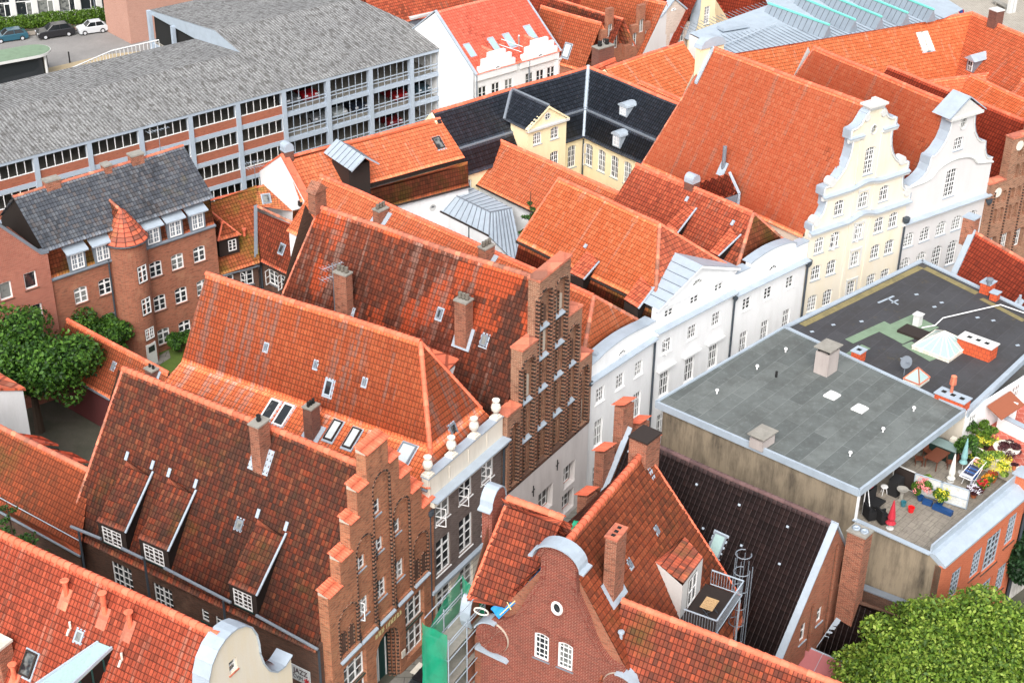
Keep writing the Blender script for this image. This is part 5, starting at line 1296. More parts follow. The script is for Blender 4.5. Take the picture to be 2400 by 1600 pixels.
g.parts('standing_seam',M['lead'],rf)
g=MB();g.face([E_*A3(1,1,0)-Z3*2,F_*A3(1,1,0)-Z3*2,F_-Z3*.1,E_-Z3*.1]);g.face([F_*A3(1,1,0)-Z3*2,G_*A3(1,1,0)-Z3*2,G_-Z3*.1,F_-Z3*.1]);g.build('wall',M['pl_white'],th)
gutter(th,E_,F_,.08,'wood_dark');pipe(th,[E_+(F_-E_)*.62-Z3*.1,(E_+(F_-E_)*.62)*A3(1,1,0)],.06)

# ================================================================== K black roofed cream courtyard house
fK=Fr((6.06,127.31),50.1,-40.6)
th=thing('mansard_courtyard_house','cream house with a black tiled mansard roof round an inner corner and tall arched windows','house',fK.w(2,2,0));K=th
pl=fK.front(0,0);pr=fK.side(0);aE=-13.8;bE=-12
for x in (-1.32,): window(th,pl,x-.47,5.35,x+.47,7.45,'d44',rise=.15,inset=.1,fw=.07)
for x in (-8.6,-10.8,-13): window(th,pl,x-.47,5.35,x+.47,7.45,'d44',rise=.15,inset=.1,fw=.07)
pl.wall(th,[(aE,-4),(0,-4),(0,8.0),(aE,8.0)],M['pl_yellow'],t=.4)
for k in range(6):
    x=.74+1.63*k;window(th,pr,x-.48,5.4,x+.48,7.48,'d44',rise=.15,inset=.1,fw=.07,openl=1 if k in(0,) else 0);window(th,pr,x-.48,2.2,x+.48,4.2,'d44',rise=.15,inset=.1,fw=.07)
pr.wall(th,[(0,-4),(-bE,-4),(-bE,8.0),(0,8.0)],M['pl_yellow'],t=.4)
d,zb,dr_,zr=1.0,9.95,3.6,12.5
bp=M['t_black'];rf=tile(th,[fK.w(aE,d,zb),fK.w(d,d,zb),fK.w(dr_,dr_,zr),fK.w(aE,dr_,zr)],bp,ed=fK.a,name='roof',tw=.26,tl=.36)
tile(rf,[fK.w(d,d,zb),fK.w(d,bE,zb),fK.w(dr_,bE,zr),fK.w(dr_,dr_,zr)],bp,ed=fK.b,tw=.26,tl=.36)
tile(rf,[fK.w(aE,-.25,8.0),fK.w(-.25,-.25,8.0),fK.w(d,d,zb),fK.w(aE,d,zb)],bp,ed=fK.a,name='mansard_slope',tw=.26,tl=.36)
tile(rf,[fK.w(-.25,-.25,8.0),fK.w(-.25,bE,8.0),fK.w(d,bE,zb),fK.w(d,d,zb)],bp,ed=fK.b,name='mansard_slope',tw=.26,tl=.36)
tile(rf,[fK.w(aE,7,9),fK.w(7,7,9),fK.w(dr_,dr_,zr),fK.w(aE,dr_,zr)],M['t_orange'],ed=fK.a,tw=.5,tl=.7);tile(rf,[fK.w(7,7,9),fK.w(7,bE,9),fK.w(dr_,bE,zr),fK.w(dr_,dr_,zr)],M['t_orange'],ed=fK.b,tw=.5,tl=.7)
ridge(rf,fK.w(aE,dr_,zr)+Z3*.03,fK.w(dr_,dr_,zr)+Z3*.03,M['cap_o'],r=.16);ridge(rf,fK.w(dr_,dr_,zr)+Z3*.03,fK.w(dr_,bE,zr)+Z3*.03,M['cap_o'],r=.16)
g=MB();V0,V1,V2=fK.w(dr_,dr_,zr),fK.w(d,d,zb),fK.w(-.25,-.25,8.0);g.cyl(V0+Z3*.1,V1+Z3*.1,.2,.2,6);g.cyl(V1+Z3*.1,V2+Z3*.1,.16,.16,6);g.build('lead_valley',M['zinc'],rf)
g=MB();g.box(fK.w(aE,d-.15,zb-.03),fK.a*(d-aE),fK.b*.2,Z3*.12);g.box(fK.w(d-.15,bE,zb-.03),fK.b*(d-bE),fK.a*.2,Z3*.12);g.build('lead_roll',M['lead'],rf)
body(th,fK,aE,6.9,0,7,9,M['pl_yellow'],sides='lb')
g=MB();g.extr([fK.w(aE,-.0,8),fK.w(aE,d,zb),fK.w(aE,dr_,zr),fK.w(aE,6.9,9),fK.w(aE,6.9,8)],-fK.a*.2);g.build('gable_wall',M['pl_yellow'],th)
# pedimented bay
pb=fK.front(0,-1.0)
for a in (-6.25,-4.3): window(th,pb,a-.46,9.2,a+.46,10.3,'d43',rise=.12,inset=.08,fw=.07)
window(th,pb,-4.75,6.3,-3.8,8.05,'d44',rise=.15,inset=.08,fw=.07);window(th,pb,-6.7,6.3,-5.8,8.05,'d44',rise=.15,inset=.08,fw=.07)
pb.wall(th,[(-7.35,-4),(-3.0,-4),(-3.0,10.75),(-5.18,12.35),(-7.35,10.75)],M['pl_yellow'],t=.3,name='bay_wall')
g=MB();g.face([fK.w(-3.0,-1,-4),fK.w(-3.0,1.2,-4),fK.w(-3.0,1.2,10.7),fK.w(-3.0,-1,10.7)]);g.face([fK.w(-7.35,-1,-4),fK.w(-7.35,1.2,-4),fK.w(-7.35,1.2,10.7),fK.w(-7.35,-1,10.7)]);g.build('bay_side_wall',M['pl_yellow'],th)
g=MB();pb.box(g,-7.5,-2.85,10.6,10.78,-.05,.25);g.build('cornice',M['trimw'],th)
g=MB()
for s_ in (-1,1): g.extr([pb.p(-5.18,12.3,.22),pb.p(-5.18+s_*2.35,10.7,.22),pb.p(-5.18+s_*2.35,10.85,.22),pb.p(-5.18,12.5,.22)],-pb.n*.35)
g.build('raking_cornice',M['pl_yellow'],th)
ap=fK.w(-5.18,-1.2,12.5)
for s_ in (-1,1): tile(rf,[fK.w(-5.18+s_*2.35,-1.2,10.8),fK.w(-5.18+s_*2.35,1.9,10.8),fK.w(-5.18,3.7,12.5),ap],bp,ed=fK.b,name='bay_roof')
g=MB();g.cyl(ap+fK.b*.0+Z3*.05,fK.w(-5.18,3.6,12.5)+Z3*.05,.1,.1,6);g.cyl(fK.w(-7.5,1.9,10.85),fK.w(-5.3,3.6,12.55),.17,.17,6);g.build('lead_valley',M['lead'],rf)
g=MB();c_=(-5.2,11.5);
for i in range(12): t,t2=2*math.pi*i/12,2*math.pi*(i+1)/12;g.cyl(pb.p(c_[0]+.3*math.cos(t),c_[1]+.3*math.sin(t),.03),pb.p(c_[0]+.3*math.cos(t2),c_[1]+.3*math.sin(t2),.03),.05,.05,5)
g.cyl(pb.p(-5.2,11.2,.03),pb.p(-5.2,11.8,.03),.03);g.cyl(pb.p(-5.5,11.5,.03),pb.p(-4.9,11.5,.03),.03);ww=g.build('round_window',M['trimw'],th)
g=MB();g.extr([pb.p(c_[0]+.3*math.cos(2*math.pi*i/12),c_[1]+.3*math.sin(2*math.pi*i/12),.005) for i in range(12)],pb.n*.015);g.build('pane',M['glass'],ww)
# dormers on the right wing
def small_dormer(th,fr,a,b,z,w,h,faceb=True,mat='zinc'):
    # faces -a
    x=-fr.b;pl=Pl(fr.w(a,b,0)*A3(1,1,0),x);o=pl
    g=MB();n=8;L=[pl.p(-w/2,z,0),pl.p(w/2,z,0),pl.p(w/2,z+h*.8,0)]+[pl.p(w/2*math.cos(math.pi*i/n),z+h*.8+h*.2*math.sin(math.pi*i/n),0) for i in range(1,n)]+[pl.p(-w/2,z+h*.8,0)]
    g.extr(L,-pl.n*1.2);d=g.build('dormer',M[mat],th);window(d,pl,-w/2+.12,z+.12,w/2-.12,z+h*.92,'d43',rise=.15,inset=-.03,hole=False,fw=.07,sill=None)
    g=MB();g.extr([pl.p((w/2+.12)*math.cos(math.pi*i/n),z+h*.8+(h*.2+.08)*math.sin(math.pi*i/n),.12) for i in range(n+1)],-pl.n*1.5);g.build('dormer_roof',M['zinc'],d);return d
small_dormer(th,fK,-.1,-4.2,8.4,.95,1.35)
b_=hit(1468,262,fK.w(d,d,zb),slope_frame([fK.w(d,d,zb),fK.w(d,bE,zb),fK.w(dr_,bE,zr)])[1])-fK.w(0,0,0)
bb=float(np.linalg.solve(np.array([fK.a[:2],fK.b[:2]]).T,b_[:2])[1]);aa=float(np.linalg.solve(np.array([fK.a[:2],fK.b[:2]]).T,b_[:2])[0])
small_dormer(th,fK,aa-.4,bb,b_[2]-.3,.95,1.1)
pipe(th,[fK.w(-.15,-.15,7.8),fK.w(-.15,-.15,0)],.07)
# ================================================================== M2 orange roof in front of the cream yard
th=thing('narrow_tiled_wing','plain orange roofed wing in front of the cream courtyard house','house',W(1300,430,0))
r0,r1=W(1130,309,9.6),W(1455,455,9.6);az2=fK.bz
dn=azd(222)*3.4;e0,e1=r0+dn-Z3*2.9,r1+dn-Z3*2.9
rf=tile(th,[e0,e1,r1,r0],M['t_orange'],ed=r1-r0,name='roof');ridge(rf,r0+Z3*.02,r1+Z3*.02,M['cap_o'],r=.14)
tile(rf,[r0-dn-Z3*2.9,r1-dn-Z3*2.9,r1,r0],M['t_orange'],ed=r1-r0,tw=.5,tl=.7)
g=MB();g.box(r0-azd(-43)*0-Z3*.05,dn-Z3*2.9,azd(-43)*.25,Z3*.14);g.build('flashing',M['zinc'],th)
g=MB();w0,w1=e0-dn*.1,e1-dn*.1
for X,Y in ((w0,w1),(w0-dn*1.8,w0)): g.face([X*A3(1,1,0)-Z3*3,Y*A3(1,1,0)-Z3*3,Y*A3(1,1,0)+Z3*6.6,X*A3(1,1,0)+Z3*6.6])
g.build('wall',M['pl_white'],th);gutter(th,e0,e1,.08,'wood_dark')
# ================================================================== R0 foreground cream gable house
fR0=Fr(fB1.w(0,0,0),29.5,-59)
th=thing('bell_gable_house','red orange roof in the bottom left corner with a cream bell shaped gable capped in white metal','house',fR0.w(-6,4,0));R0=th
th['label']='cream bell gable house in the bottom left corner with red orange roof'
p=fR0.front();ac=-6.55
half=[(4.2,8.2),(4.2,9.0),(3.6,8.75),(3.0,8.85),(2.5,9.3),(2.1,10.1),(1.9,10.9),(1.9,11.4),(1.8,12.1),(1.5,12.8),(1.0,13.3),(.45,13.55),(0,13.6)]
ol=[(ac-4.2,-1),(ac+4.2,-1)]+[(ac+x,z) for x,z in half]+[(ac-x,z) for x,z in half[::-1][1:]]
for a,z in ((ac,11.6),(ac-1.2,8.8),(ac+1.2,8.8)): window(th,p,a-.28,z-.35,a+.28,z+.4,'s2',inset=.12,sill='cap_d',fw=.06)
window(th,p,ac-.5,8.2,ac+.5,9.8,'c23',inset=.1,fw=.07,sill='cap_d') if False else None
p.wall(th,ol,M['pl_cream'],t=.5)
g=MB()
for s_ in (1,-1):
    L=[(ac+s_*x,z) for x,z in half]
    for i in range(1,len(L)-1):
        a,b=L[i],L[i+1];g.extr([p.p(a[0],a[1]+.02,.12),p.p(b[0],b[1]+.02,.12),p.p(b[0],b[1]+.1,.12),p.p(a[0]+s_*.02,a[1]+.1,.12)],-p.n*1.0)
g.build('gable_capping',M['zinc'],th)
L=[fR0.w(-12.3,.4,6.0),fR0.w(-12.3,19.5,6.0),fR0.w(-6.85,19.5,13.5),fR0.w(-6.85,.4,13.5)];R0L=L
rf=tile(th,L,M['t_r0'],ed=fR0.b,name='roof',tw=.22,tl=.34,step=.045);tile(rf,[fR0.w(-2.1,.4,7.5),fR0.w(-2.1,19.5,7.5),L[2],L[3]],M['t_r0'],tw=.5,tl=.7,ed=fR0.b)
ridge(rf,L[3]+Z3*.05,L[2]+Z3*.05,M['cap_o'],r=.2,L=.42)
body(th,fR0,-12,-2.35,.3,19.3,7.4,M['pl_cream'],(-6.85,13.4),sides='rb')
P_,n_,u_,v_=slope_frame(L)
for (x,y),(x2,y2) in (((157,1396),(151,1361)),((247,1441),(239,1390)),((306,1470),(303,1434)),((36,1595),(33,1556))):
    q=hit(x,y,P_,n_);zt=hgt(q,x2,y2);g=MB();g.cyl(q-Z3*.2,A3(q[0],q[1],zt),.13,.13,10);g.lathe(A3(q[0],q[1],zt),[(.12,-.05),(.22,0),(.23,.05),(.17,.07)],14);pp=g.build('flue_pipe',M['cap_o'],th)
    g=MB();g.box(q-u_*.3-v_*.7+n_*.06,u_*.6,v_*1.1,n_*.05);g.build('flashing',M['cap_d'],pp)
skylight(th,L,(187,1491),.5,.62,fc='zinc');skylight(th,L,(69,1555),.75,1.25,fc='wood_dark',up=.18)
for x,y in ((166,1475),(287,1548)):
    q=hit(x,y,P_,n_);g=MB();g.cyl(q,q+Z3*.5,.06,.06,6);g.box(q-u_*.05-v_*.3+n_*.1,u_*.1,v_*.35,n_*.08);g.build('vent_bracket',M['stone'],th)
# glass shed dormer with metal roof
M['greenglass']=plain('frosted_green_sheet',S(160,186,184),.2)
hh=2.2
a0,a1=hit(232,1506,P_,n_),hit(268,1520,P_,n_)
b0,b1=hit(98,1597,P_+Z3*2.4,n_),hit(185,1597,P_+Z3*2.4,n_)
b0=a0+(b0-a0)*1.3;b1=a1+(b1-a1)*1.3
g=MB();g.extr([a0+n_*.1,a1+n_*.1,b1,b0],Z3*.08);sh_=g.build('glazed_dormer',M['greenglass'],th)
g=MB();g.box(a0+n_*.12,b0-a0,(a1-a0)*.09,Z3*.16);g.box(a1+n_*.12-(a1-a0)*.09,b1-a1,(a1-a0)*.09,Z3*.16)
for t in (.3,.55,.8):
    X=a0+(b0-a0)*t;Y=a1+(b1-a1)*t;g.box(X+Z3*.1,Y-X,(b0-a0)*.004,Z3*.03)
g.build('dormer_edging',M['zinc'],sh_)
q=lambda X:X-Z3*((X-P_)@n_/n_[2])
g=MB();g.face([a1,b1,q(b1)]);g.face([a1,q(b1),b1]);g.build('dormer_cheek',M['wood_dark'],sh_)
g=MB()
for t in (.25,.5,.75): X=a1+(b1-a1)*t;g.cyl(X,q(X)+(b1-a1)*0,.06,.06,4)
g.parts('dormer_post',M['green'],sh_)
q_=hit(3,1575,P_,n_)+fR0.b*.0;chimney(th,hit(8,1560,P_,n_),fR0,.9,.8,hgt(hit(8,1560,P_,n_),10,1500),M['br_chim'],pots=0,cap='stone',capt=.14)
# ================================================================== L1 rear wing
th=thing('rear_wing','low mossy brown orange roofed wing running left behind the three dormer roof','house',W(100,1150,0))
r0,r1=W(-120,941,10),W(212,1105,10);e0,e1=W(-95,1147,6.6),W(188,1303,6.6)
rf=tile(th,[e0,e1,r1,r0],M['t_brownmoss'],ed=r1-r0,name='roof',tw=.22,tl=.34,step=.04);ridge(rf,r0+Z3*.03,r1+Z3*.03,M['cap_d'],r=.16)
bk=(r0-e0)*A3(1,1,-1);tile(rf,[r0,r1,r1+bk*.9,r0+bk*.9],M['t_brownmoss'],ed=r1-r0,tw=.5,tl=.7)
g=MB();m_=(r0-e0)*A3(.15,.15,0);X,Y=e0+m_,e1+m_;g.face([X*A3(1,1,0),Y*A3(1,1,0),Y,X]);g.build('wall',M['br_side'],th);gutter(th,e0,e1,.08);gutter(th,e0+(r0-e0)*.13+Z3*.25,e1+(r1-e1)*.13+Z3*.25,.03,'zinc',name='snow_rail')
for (x0,y0),(x1,y1),(x2,y2),(x3,y3) in (((28,1012),(97,1022),(137,1041),(80,1038)),((113,1050),(170,1060),(208,1081),(150,1080))):
    P4=[W(x0,y0,7.3),W(x1,y1,7.3),W(x2,y2,6.9),W(x3,y3,6.9)];g=MB();g.extr(P4,-Z3*.12);d_=g.build('lean_to_roof',M['t_darkred'],th);g=MB();g.extr([p_*A3(1,1,0)+Z3*3 for p_ in P4],Z3*3.6);g.build('lean_to_wall',M['wood_dark'],d_)
# ================================================================== L2 low outbuilding
th=thing('low_outbuilding','low orange roofed outbuilding with dark red wall beside the big leafy tree','house',W(300,850,0))
r0,r1=W(158,749,6.2),W(396,875,6.2);e0,e1=W(110,852,3.2),W(300,978,3.2)
dr_=(r1-r0);az_=dr_/np.linalg.norm(dr_);e0=W(117,858,3.2);e1=e0+az_*np.linalg.norm(dr_)
rf=tile(th,[e0,e1,r1,r0],M['t_orange'],ed=dr_,name='roof',tw=.22,tl=.34);ridge(rf,r0+Z3*.02,r1+Z3*.02,M['cap_o'],r=.14)
bk=(r0-e0)*A3(1,1,-1);tile(rf,[r0,r1,r1+bk,r0+bk],M['t_orange'],ed=dr_,tw=.5,tl=.7)
M['darkred_wall']=plaster_mat('dark_red_painted_wall',S(96,44,44),S(50,26,26),.5)
g=MB();m_=(r0-e0)*A3(.12,.12,0);X,Y=e0+m_,e1+m_;g.face([X*A3(1,1,0),Y*A3(1,1,0),Y,X]);g.face([X*A3(1,1,0)+bk*1.6,X*A3(1,1,0),X,X+bk*1.6]);g.build('wall',M['darkred_wall'],th)
g=MB();g.extr([e1,r1,r1+bk,(r1+bk)*A3(1,1,0),e1*A3(1,1,0)],-az_*.1);g.build('gable_wall',M['wood_dark'],th);gutter(th,e0,e1,.09)
fL2=Fr((0,0),-50.8+90,-50.8)
chimney_px(th,[e0,e1,r1,r0],fL2,(358,885),(355,862),.6,.8,M['br_dull'],pots=2,pot='soot',potr=.09,poth=.25)
for c in ((220,831),(267,857)): skylight(th,[e0,e1,r1,r0],c,.3,.45)
# white house at the left edge
th=thing('white_house','whitewashed brick house corner with a thin orange verge at the left edge','house',W(20,960,0))
fWh=Fr(W(72,1019,4.5)[:2],40,-50);p=fWh.front()
t0=fWh.A(58,914);g_=fWh.A(0,886)
p.wall(th,[(-9,-1),(0,-1),(0,t0[1]),(-9,g_[1]+(g_[1]-t0[1])*1.6)],M['pl_white'],t=.3)
g=MB();g.extr([p.p(.15,t0[1],.1),p.p(-9,g_[1]+(g_[1]-t0[1])*1.6,.1),p.p(-9,g_[1]+(g_[1]-t0[1])*1.6+.25,.1),p.p(.15,t0[1]+.2,.1)],fWh.b*4);g.build('roof',M['t_worn'],th)
body(th,fWh,-9,-.05,.2,5,t0[1],M['pl_white'],sides='rb')

# ================================================================== parking garage
def corr_mat(name):
    t=NT(name);tc=t.n('TexCoord');sp=t.n('SeparateXYZ');t.l(tc.outputs['UV'],sp.inputs[0]);U,V=sp.outputs[0],sp.outputs[1]
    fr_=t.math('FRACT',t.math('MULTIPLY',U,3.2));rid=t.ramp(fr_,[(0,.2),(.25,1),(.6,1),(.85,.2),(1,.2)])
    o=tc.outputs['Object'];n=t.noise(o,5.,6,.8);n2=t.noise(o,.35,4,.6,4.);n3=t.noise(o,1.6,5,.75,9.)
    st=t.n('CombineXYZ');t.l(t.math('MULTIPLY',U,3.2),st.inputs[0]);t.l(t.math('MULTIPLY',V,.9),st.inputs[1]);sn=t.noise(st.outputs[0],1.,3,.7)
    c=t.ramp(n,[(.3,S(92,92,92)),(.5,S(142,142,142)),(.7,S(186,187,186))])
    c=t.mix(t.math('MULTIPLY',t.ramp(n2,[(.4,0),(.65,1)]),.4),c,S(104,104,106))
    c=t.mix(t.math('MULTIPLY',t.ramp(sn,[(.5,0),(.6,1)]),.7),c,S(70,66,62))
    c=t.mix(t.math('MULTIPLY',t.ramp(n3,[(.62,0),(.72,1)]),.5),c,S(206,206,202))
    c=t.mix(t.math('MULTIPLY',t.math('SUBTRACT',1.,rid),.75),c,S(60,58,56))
    return t.out(c,.9,rid,.6,.04)
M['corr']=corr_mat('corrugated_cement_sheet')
fGa=Fr((-6.72,156.0),50.5,-39.5)
th=thing('parking_garage','long open parking garage with grey corrugated roof, pale blue frame and brick parapets','building',fGa.w(-25,8,-5));GA=th
M['frame_blue']=plain('pale_blue_concrete',S(168,180,194),.6)
M['br_ga']=brick_mat('garage_brick',S(176,92,66),S(158,80,58),S(150,110,90),S(110,60,46),.3,seed=21)
def roofsheet(pts,name='roof'):
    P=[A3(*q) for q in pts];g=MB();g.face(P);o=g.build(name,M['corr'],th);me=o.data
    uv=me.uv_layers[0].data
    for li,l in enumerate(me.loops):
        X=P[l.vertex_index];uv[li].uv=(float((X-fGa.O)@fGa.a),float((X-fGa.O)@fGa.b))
    return o
aS=-20.9
def seg(a0,a1,bs,zs,name='roof'):
    for i in range(len(bs)-1):
        roofsheet([fGa.w(a0 if not callable(a0) else a0(bs[i]),bs[i],zs[i]),fGa.w(a1(bs[i]) if callable(a1) else a1,bs[i],zs[i]),fGa.w(a1(bs[i+1]) if callable(a1) else a1,bs[i+1],zs[i+1]),fGa.w(a0,bs[i+1],zs[i+1])],name)
seg(-62,aS,[-.35,7.4,16.6],[5.95,7.5,6.35])
ex_=lambda b:.3-max(0,b)*.33
seg(aS,ex_,[-.35,7.4,12.2],[5.97,7.52,8.45],'roof');seg(aS,ex_,[12.2,26.5],[8.45,6.8],'roof')
g=MB();g.extr([fGa.w(aS,7.4,7.5),fGa.w(aS,12.2,8.4),fGa.w(aS,26.4,6.75),fGa.w(aS,26.4,6.3),fGa.w(aS,16.6,6.3)],fGa.a*.12);g.build('roof_fascia',M['zinc'],th)
g=MB();g.fb(fGa,-62,.3,-.3,-.15,5.65,5.93);g.build('eave_beam',M['frame_blue'],th)
g=MB()
for k in range(13):
    a=-5.12*k;g.fb(fGa,a-.45,a,-.28,.25,-5,5.7)
g.parts('column',M['frame_blue'],th)
fl=[3.25,.55,-2.15,-4.8]
g=MB()
for z in fl:
    g.fb(fGa,-62,-.45,-.14,.2,z-.32,z+.12)
g.parts('floor_beam',M['frame_blue'],th)
g=MB()
for z in fl: g.fb(fGa,-61.9,-.2,.25,15.9,z-.15,z);g.fb(fGa,-20.8,-5,15.95,26,z-.15,z-.02)
g.build('deck_slab',M['concrete'],th)
g=MB();g.fb(fGa,-61.9,-.3,15.9,16.1,-5,5.9);g.fb(fGa,-.35,-.15,.3,15.8,-5,5.6);g.fb(fGa,-61.9,-.3,.3,15.8,5.55,5.65);g.build('inner_wall',M['concrete'],th)
g=MB();h=MB();w_=MB();rl=MB();v2=MB()
for k in range(12):
    a1=-5.12*k-.45;a0=a1-4.67
    for z in fl:
        if z<-3 and False: continue
        top=z+2.38
        if k>=4:
            h.fb(fGa,a0,a1,-.08,.02,z+.12,z+1.0);w_.fb(fGa,a0,a1,-.1,-.02,z+1.0,z+1.08)
            for j in range(0,7):
                x=a0+4.67*j/6;w_.fb(fGa,x-.03,x+.03,-.1,-.04,z+1.08,top)
            w_.fb(fGa,a0,a1,-.1,-.04,top-.06,top)
        else:
            for j in range(1,6):
                x=a0+4.67*j/6;v2.fb(fGa,x-.025,x+.025,-.08,-.03,z+.12,top)
            for zz in (.6,.95): rl.fb(fGa,a0,a1,-.02,.04,z+zz,z+zz+.09)
h.parts('brick_parapet',M['br_ga'],th);w_.parts('window_frame',M['white'],th);v2.parts('wire_post',M['frame_blue'],th);rl.parts('crash_rail',M['frame_blue'],th)
g=MB()
for z in fl: g.fb(fGa,-20.6,-.5,5.8,5.9,z+.9,z+1.0)
M['redrail']=plain('red_pipe',S(150,50,40),.5);g.parts('red_pipe',M['redrail'],th)
g=MB();g.face([fGa.w(-.15,16,5.9),fGa.w(-.15,-.1,5.9),fGa.w(-.15,-.1,-5),fGa.w(-.15,16,-5)]);g.build('end_wall',M['pl_white'],th)
# upper entrance at the left of the raised section
g=MB();g.fb(fGa,aS-.3,aS-.1,17,26.3,-5,3.2);g.fb(fGa,aS-.4,aS,26.1,26.6,-5,6.8);g.fb(fGa,aS-.4,aS,20.9,21.3,-5,6.5);g.build('entrance_frame',M['frame_blue'],th)
g=MB();g.fb(fGa,aS+.3,aS+.4,17,26.3,3.2,6.2);g.build('entrance_shadow_wall',M['soot'],th)  # black sheet standing in for the shade inside the entrance
# railing of the ramp
g=MB();rp=[(160,163,4.8),(262,119,4.8),(372,94,4.8)];Q=[W(*q) for q in rp];Qb=[q-Z3*1.1 for q in Q]
for a,b,c,d in ((Q[0],Q[1],Qb[0],Qb[1]),(Q[1],Q[2],Qb[1],Qb[2])):
    g.cyl(a,b,.07,.07,5);g.cyl(c,d,.06,.06,5);n=int(np.linalg.norm(b-a)/.45)
    for i in range(n+1): t=i/n;g.cyl(a+(b-a)*t,c+(d-c)*t,.035,.035,4)
r_=thing('white_railing','white slatted ramp railing along the rear edge of the garage roof','railing',Qb[0]);g.build('railing_panel',M['white'],r_)
# the brick end building right of the garage
g=MB();th2=thing('brick_annex','narrow red brick annex between the garage and the white orange roofed house','building',fGa.w(1,0,-5));g.fb(fGa,.35,1.6,-.2,10,-5,4.6);g.build('wall',M['br_ga'],th2);g=MB();g.fb(fGa,.3,1.8,-.35,10,4.6,4.75);g.build('roof',M['lead'],th2)
# ================================================================== flat roofed block: GR grey felt, D dark felt
def felt_mat(name,c1,c2,cw,stain,sheet=1.0,amt=.5,moss=None):
    t=NT(name);tc=t.n('TexCoord');uv=tc.outputs['UV'];o=tc.outputs['Object']
    b=t.n('TexBrick');t.l(uv,b.inputs['Vector']);b.inputs['Scale'].default_value=1;b.inputs['Brick Width'].default_value=cw;b.inputs['Row Height'].default_value=sheet;b.inputs['Mortar Size'].default_value=.02;b.inputs['Mortar Smooth'].default_value=.8;b.offset=.37
    b.inputs['Color1'].default_value=(*c1,1);b.inputs['Color2'].default_value=(*c2,1);b.inputs['Mortar'].default_value=(*tuple(min(1,x*1.5) for x in c1),1)
    n=t.noise(o,.5,6,.7);n2=t.noise(o,3.,4,.7,8.);c=t.mix(t.math('MULTIPLY',t.ramp(n,[(.42,0),(.62,1)]),amt),b.outputs['Color'],stain)
    c=t.mix(t.math('MULTIPLY',t.ramp(n2,[(.55,0),(.68,1)]),.3),c,tuple(x*1.5 for x in c1))
    c=t.mix(.35,c,t.ramp(t.noise(o,30.,2,.6),[(.3,(.7,.7,.7)),(.7,(1.25,1.25,1.25))]),'MULTIPLY')
    if moss:
        m=t.noise(o,.35,5,.8,40.);c=t.mix(t.math('MULTIPLY',t.ramp(m,[(.6,0),(.72,1)]),.5),c,moss)
    return t.out(c,.8,n2,.2,.01)
M['felt']=felt_mat('grey_roofing_felt',S(108,113,111),S(88,93,92),5.,S(70,72,70),1.0,.55)
M['felt_d']=felt_mat('dark_roofing_felt',S(66,66,69),S(58,58,62),9.,S(50,47,46),.95,.5,S(104,92,48))
M['moss']=plaster_mat('yellow_moss',S(136,124,84),S(84,80,60),.8,2.,streaky=False)
M['brownwall']=plaster_mat('stained_brown_render',S(148,134,114),S(56,50,44),.95,.7)
M['tile_brick']=brick_mat('hung_orange_tile',S(212,92,52),S(196,82,46),S(150,70,46),S(150,70,46),.2,bw=.3,bh=.3,ms=.02,seed=30)
M['green_felt']=plaster_mat('green_mineral_felt',S(120,142,118),S(90,104,86),.5,1.)
fGR=Fr(W(2014,1150,11)[:2],43.7,-50)
def flatroof(th,pts,z,mat,fr,rim='zinc',name='flat_roof',t=.35,rimw=.16,rimh=.1):
    g=MB();P=[fr.w(a,b,z) for a,b in pts];g.face(P);g.face([p_-Z3*t for p_ in P[::-1]])
    o=g.build(name,M[mat],th);uv=o.data.uv_layers[0].data
    for li,l in enumerate(o.data.loops):
        X=P[l.vertex_index] if l.vertex_index<len(P) else P[0];uv[li].uv=(float((X-fr.O)@fr.a),float((X-fr.O)@fr.b))
    g=MB()
    for i in range(len(P)):
        a,b=P[i],P[(i+1)%len(P)];d=(b-a)/np.linalg.norm(b-a);nx=np.cross(d,Z3);g.box(a-nx*rimw/2-Z3*t,b-a,nx*rimw,Z3*(t+rimh))
    g.build('roof_rim',M[rim],o);return o
th=thing('flat_roofed_block','block with big grey felt flat roof, stained brown side wall and roof terrace','building',fGR.w(6,7,0));GB=th
gp=[(0,0),(11.5,.05),(12.92,13.7),(-.1,13.85)]
gr=flatroof(th,gp,11,'felt',fGR)
g=MB();g.face([fGR.w(.05,13.4,-1),fGR.w(.05,.05,-1),fGR.w(.05,.05,10.75),fGR.w(.05,13.4,10.75)]);g.build('side_wall',M['brownwall'],th)
g=MB();g.face([fGR.w(.05,.05,-1),fGR.w(.05,-4.55,-1),fGR.w(.05,-4.55,8.95),fGR.w(.05,.05,8.95)]);g.build('terrace_side_wall',M['brownwall'],th)
g=MB();g.face([fGR.w(.05,13.5,-1),fGR.w(12.7,13.5,-1),fGR.w(12.7,13.5,10.8),fGR.w(.05,13.5,10.8)]);g.face([fGR.w(11.9,.1,6),fGR.w(12.7,13.5,6),fGR.w(12.7,13.5,10.8),fGR.w(11.9,.1,10.8)]);g.build('wall',M['pl_white'],th)
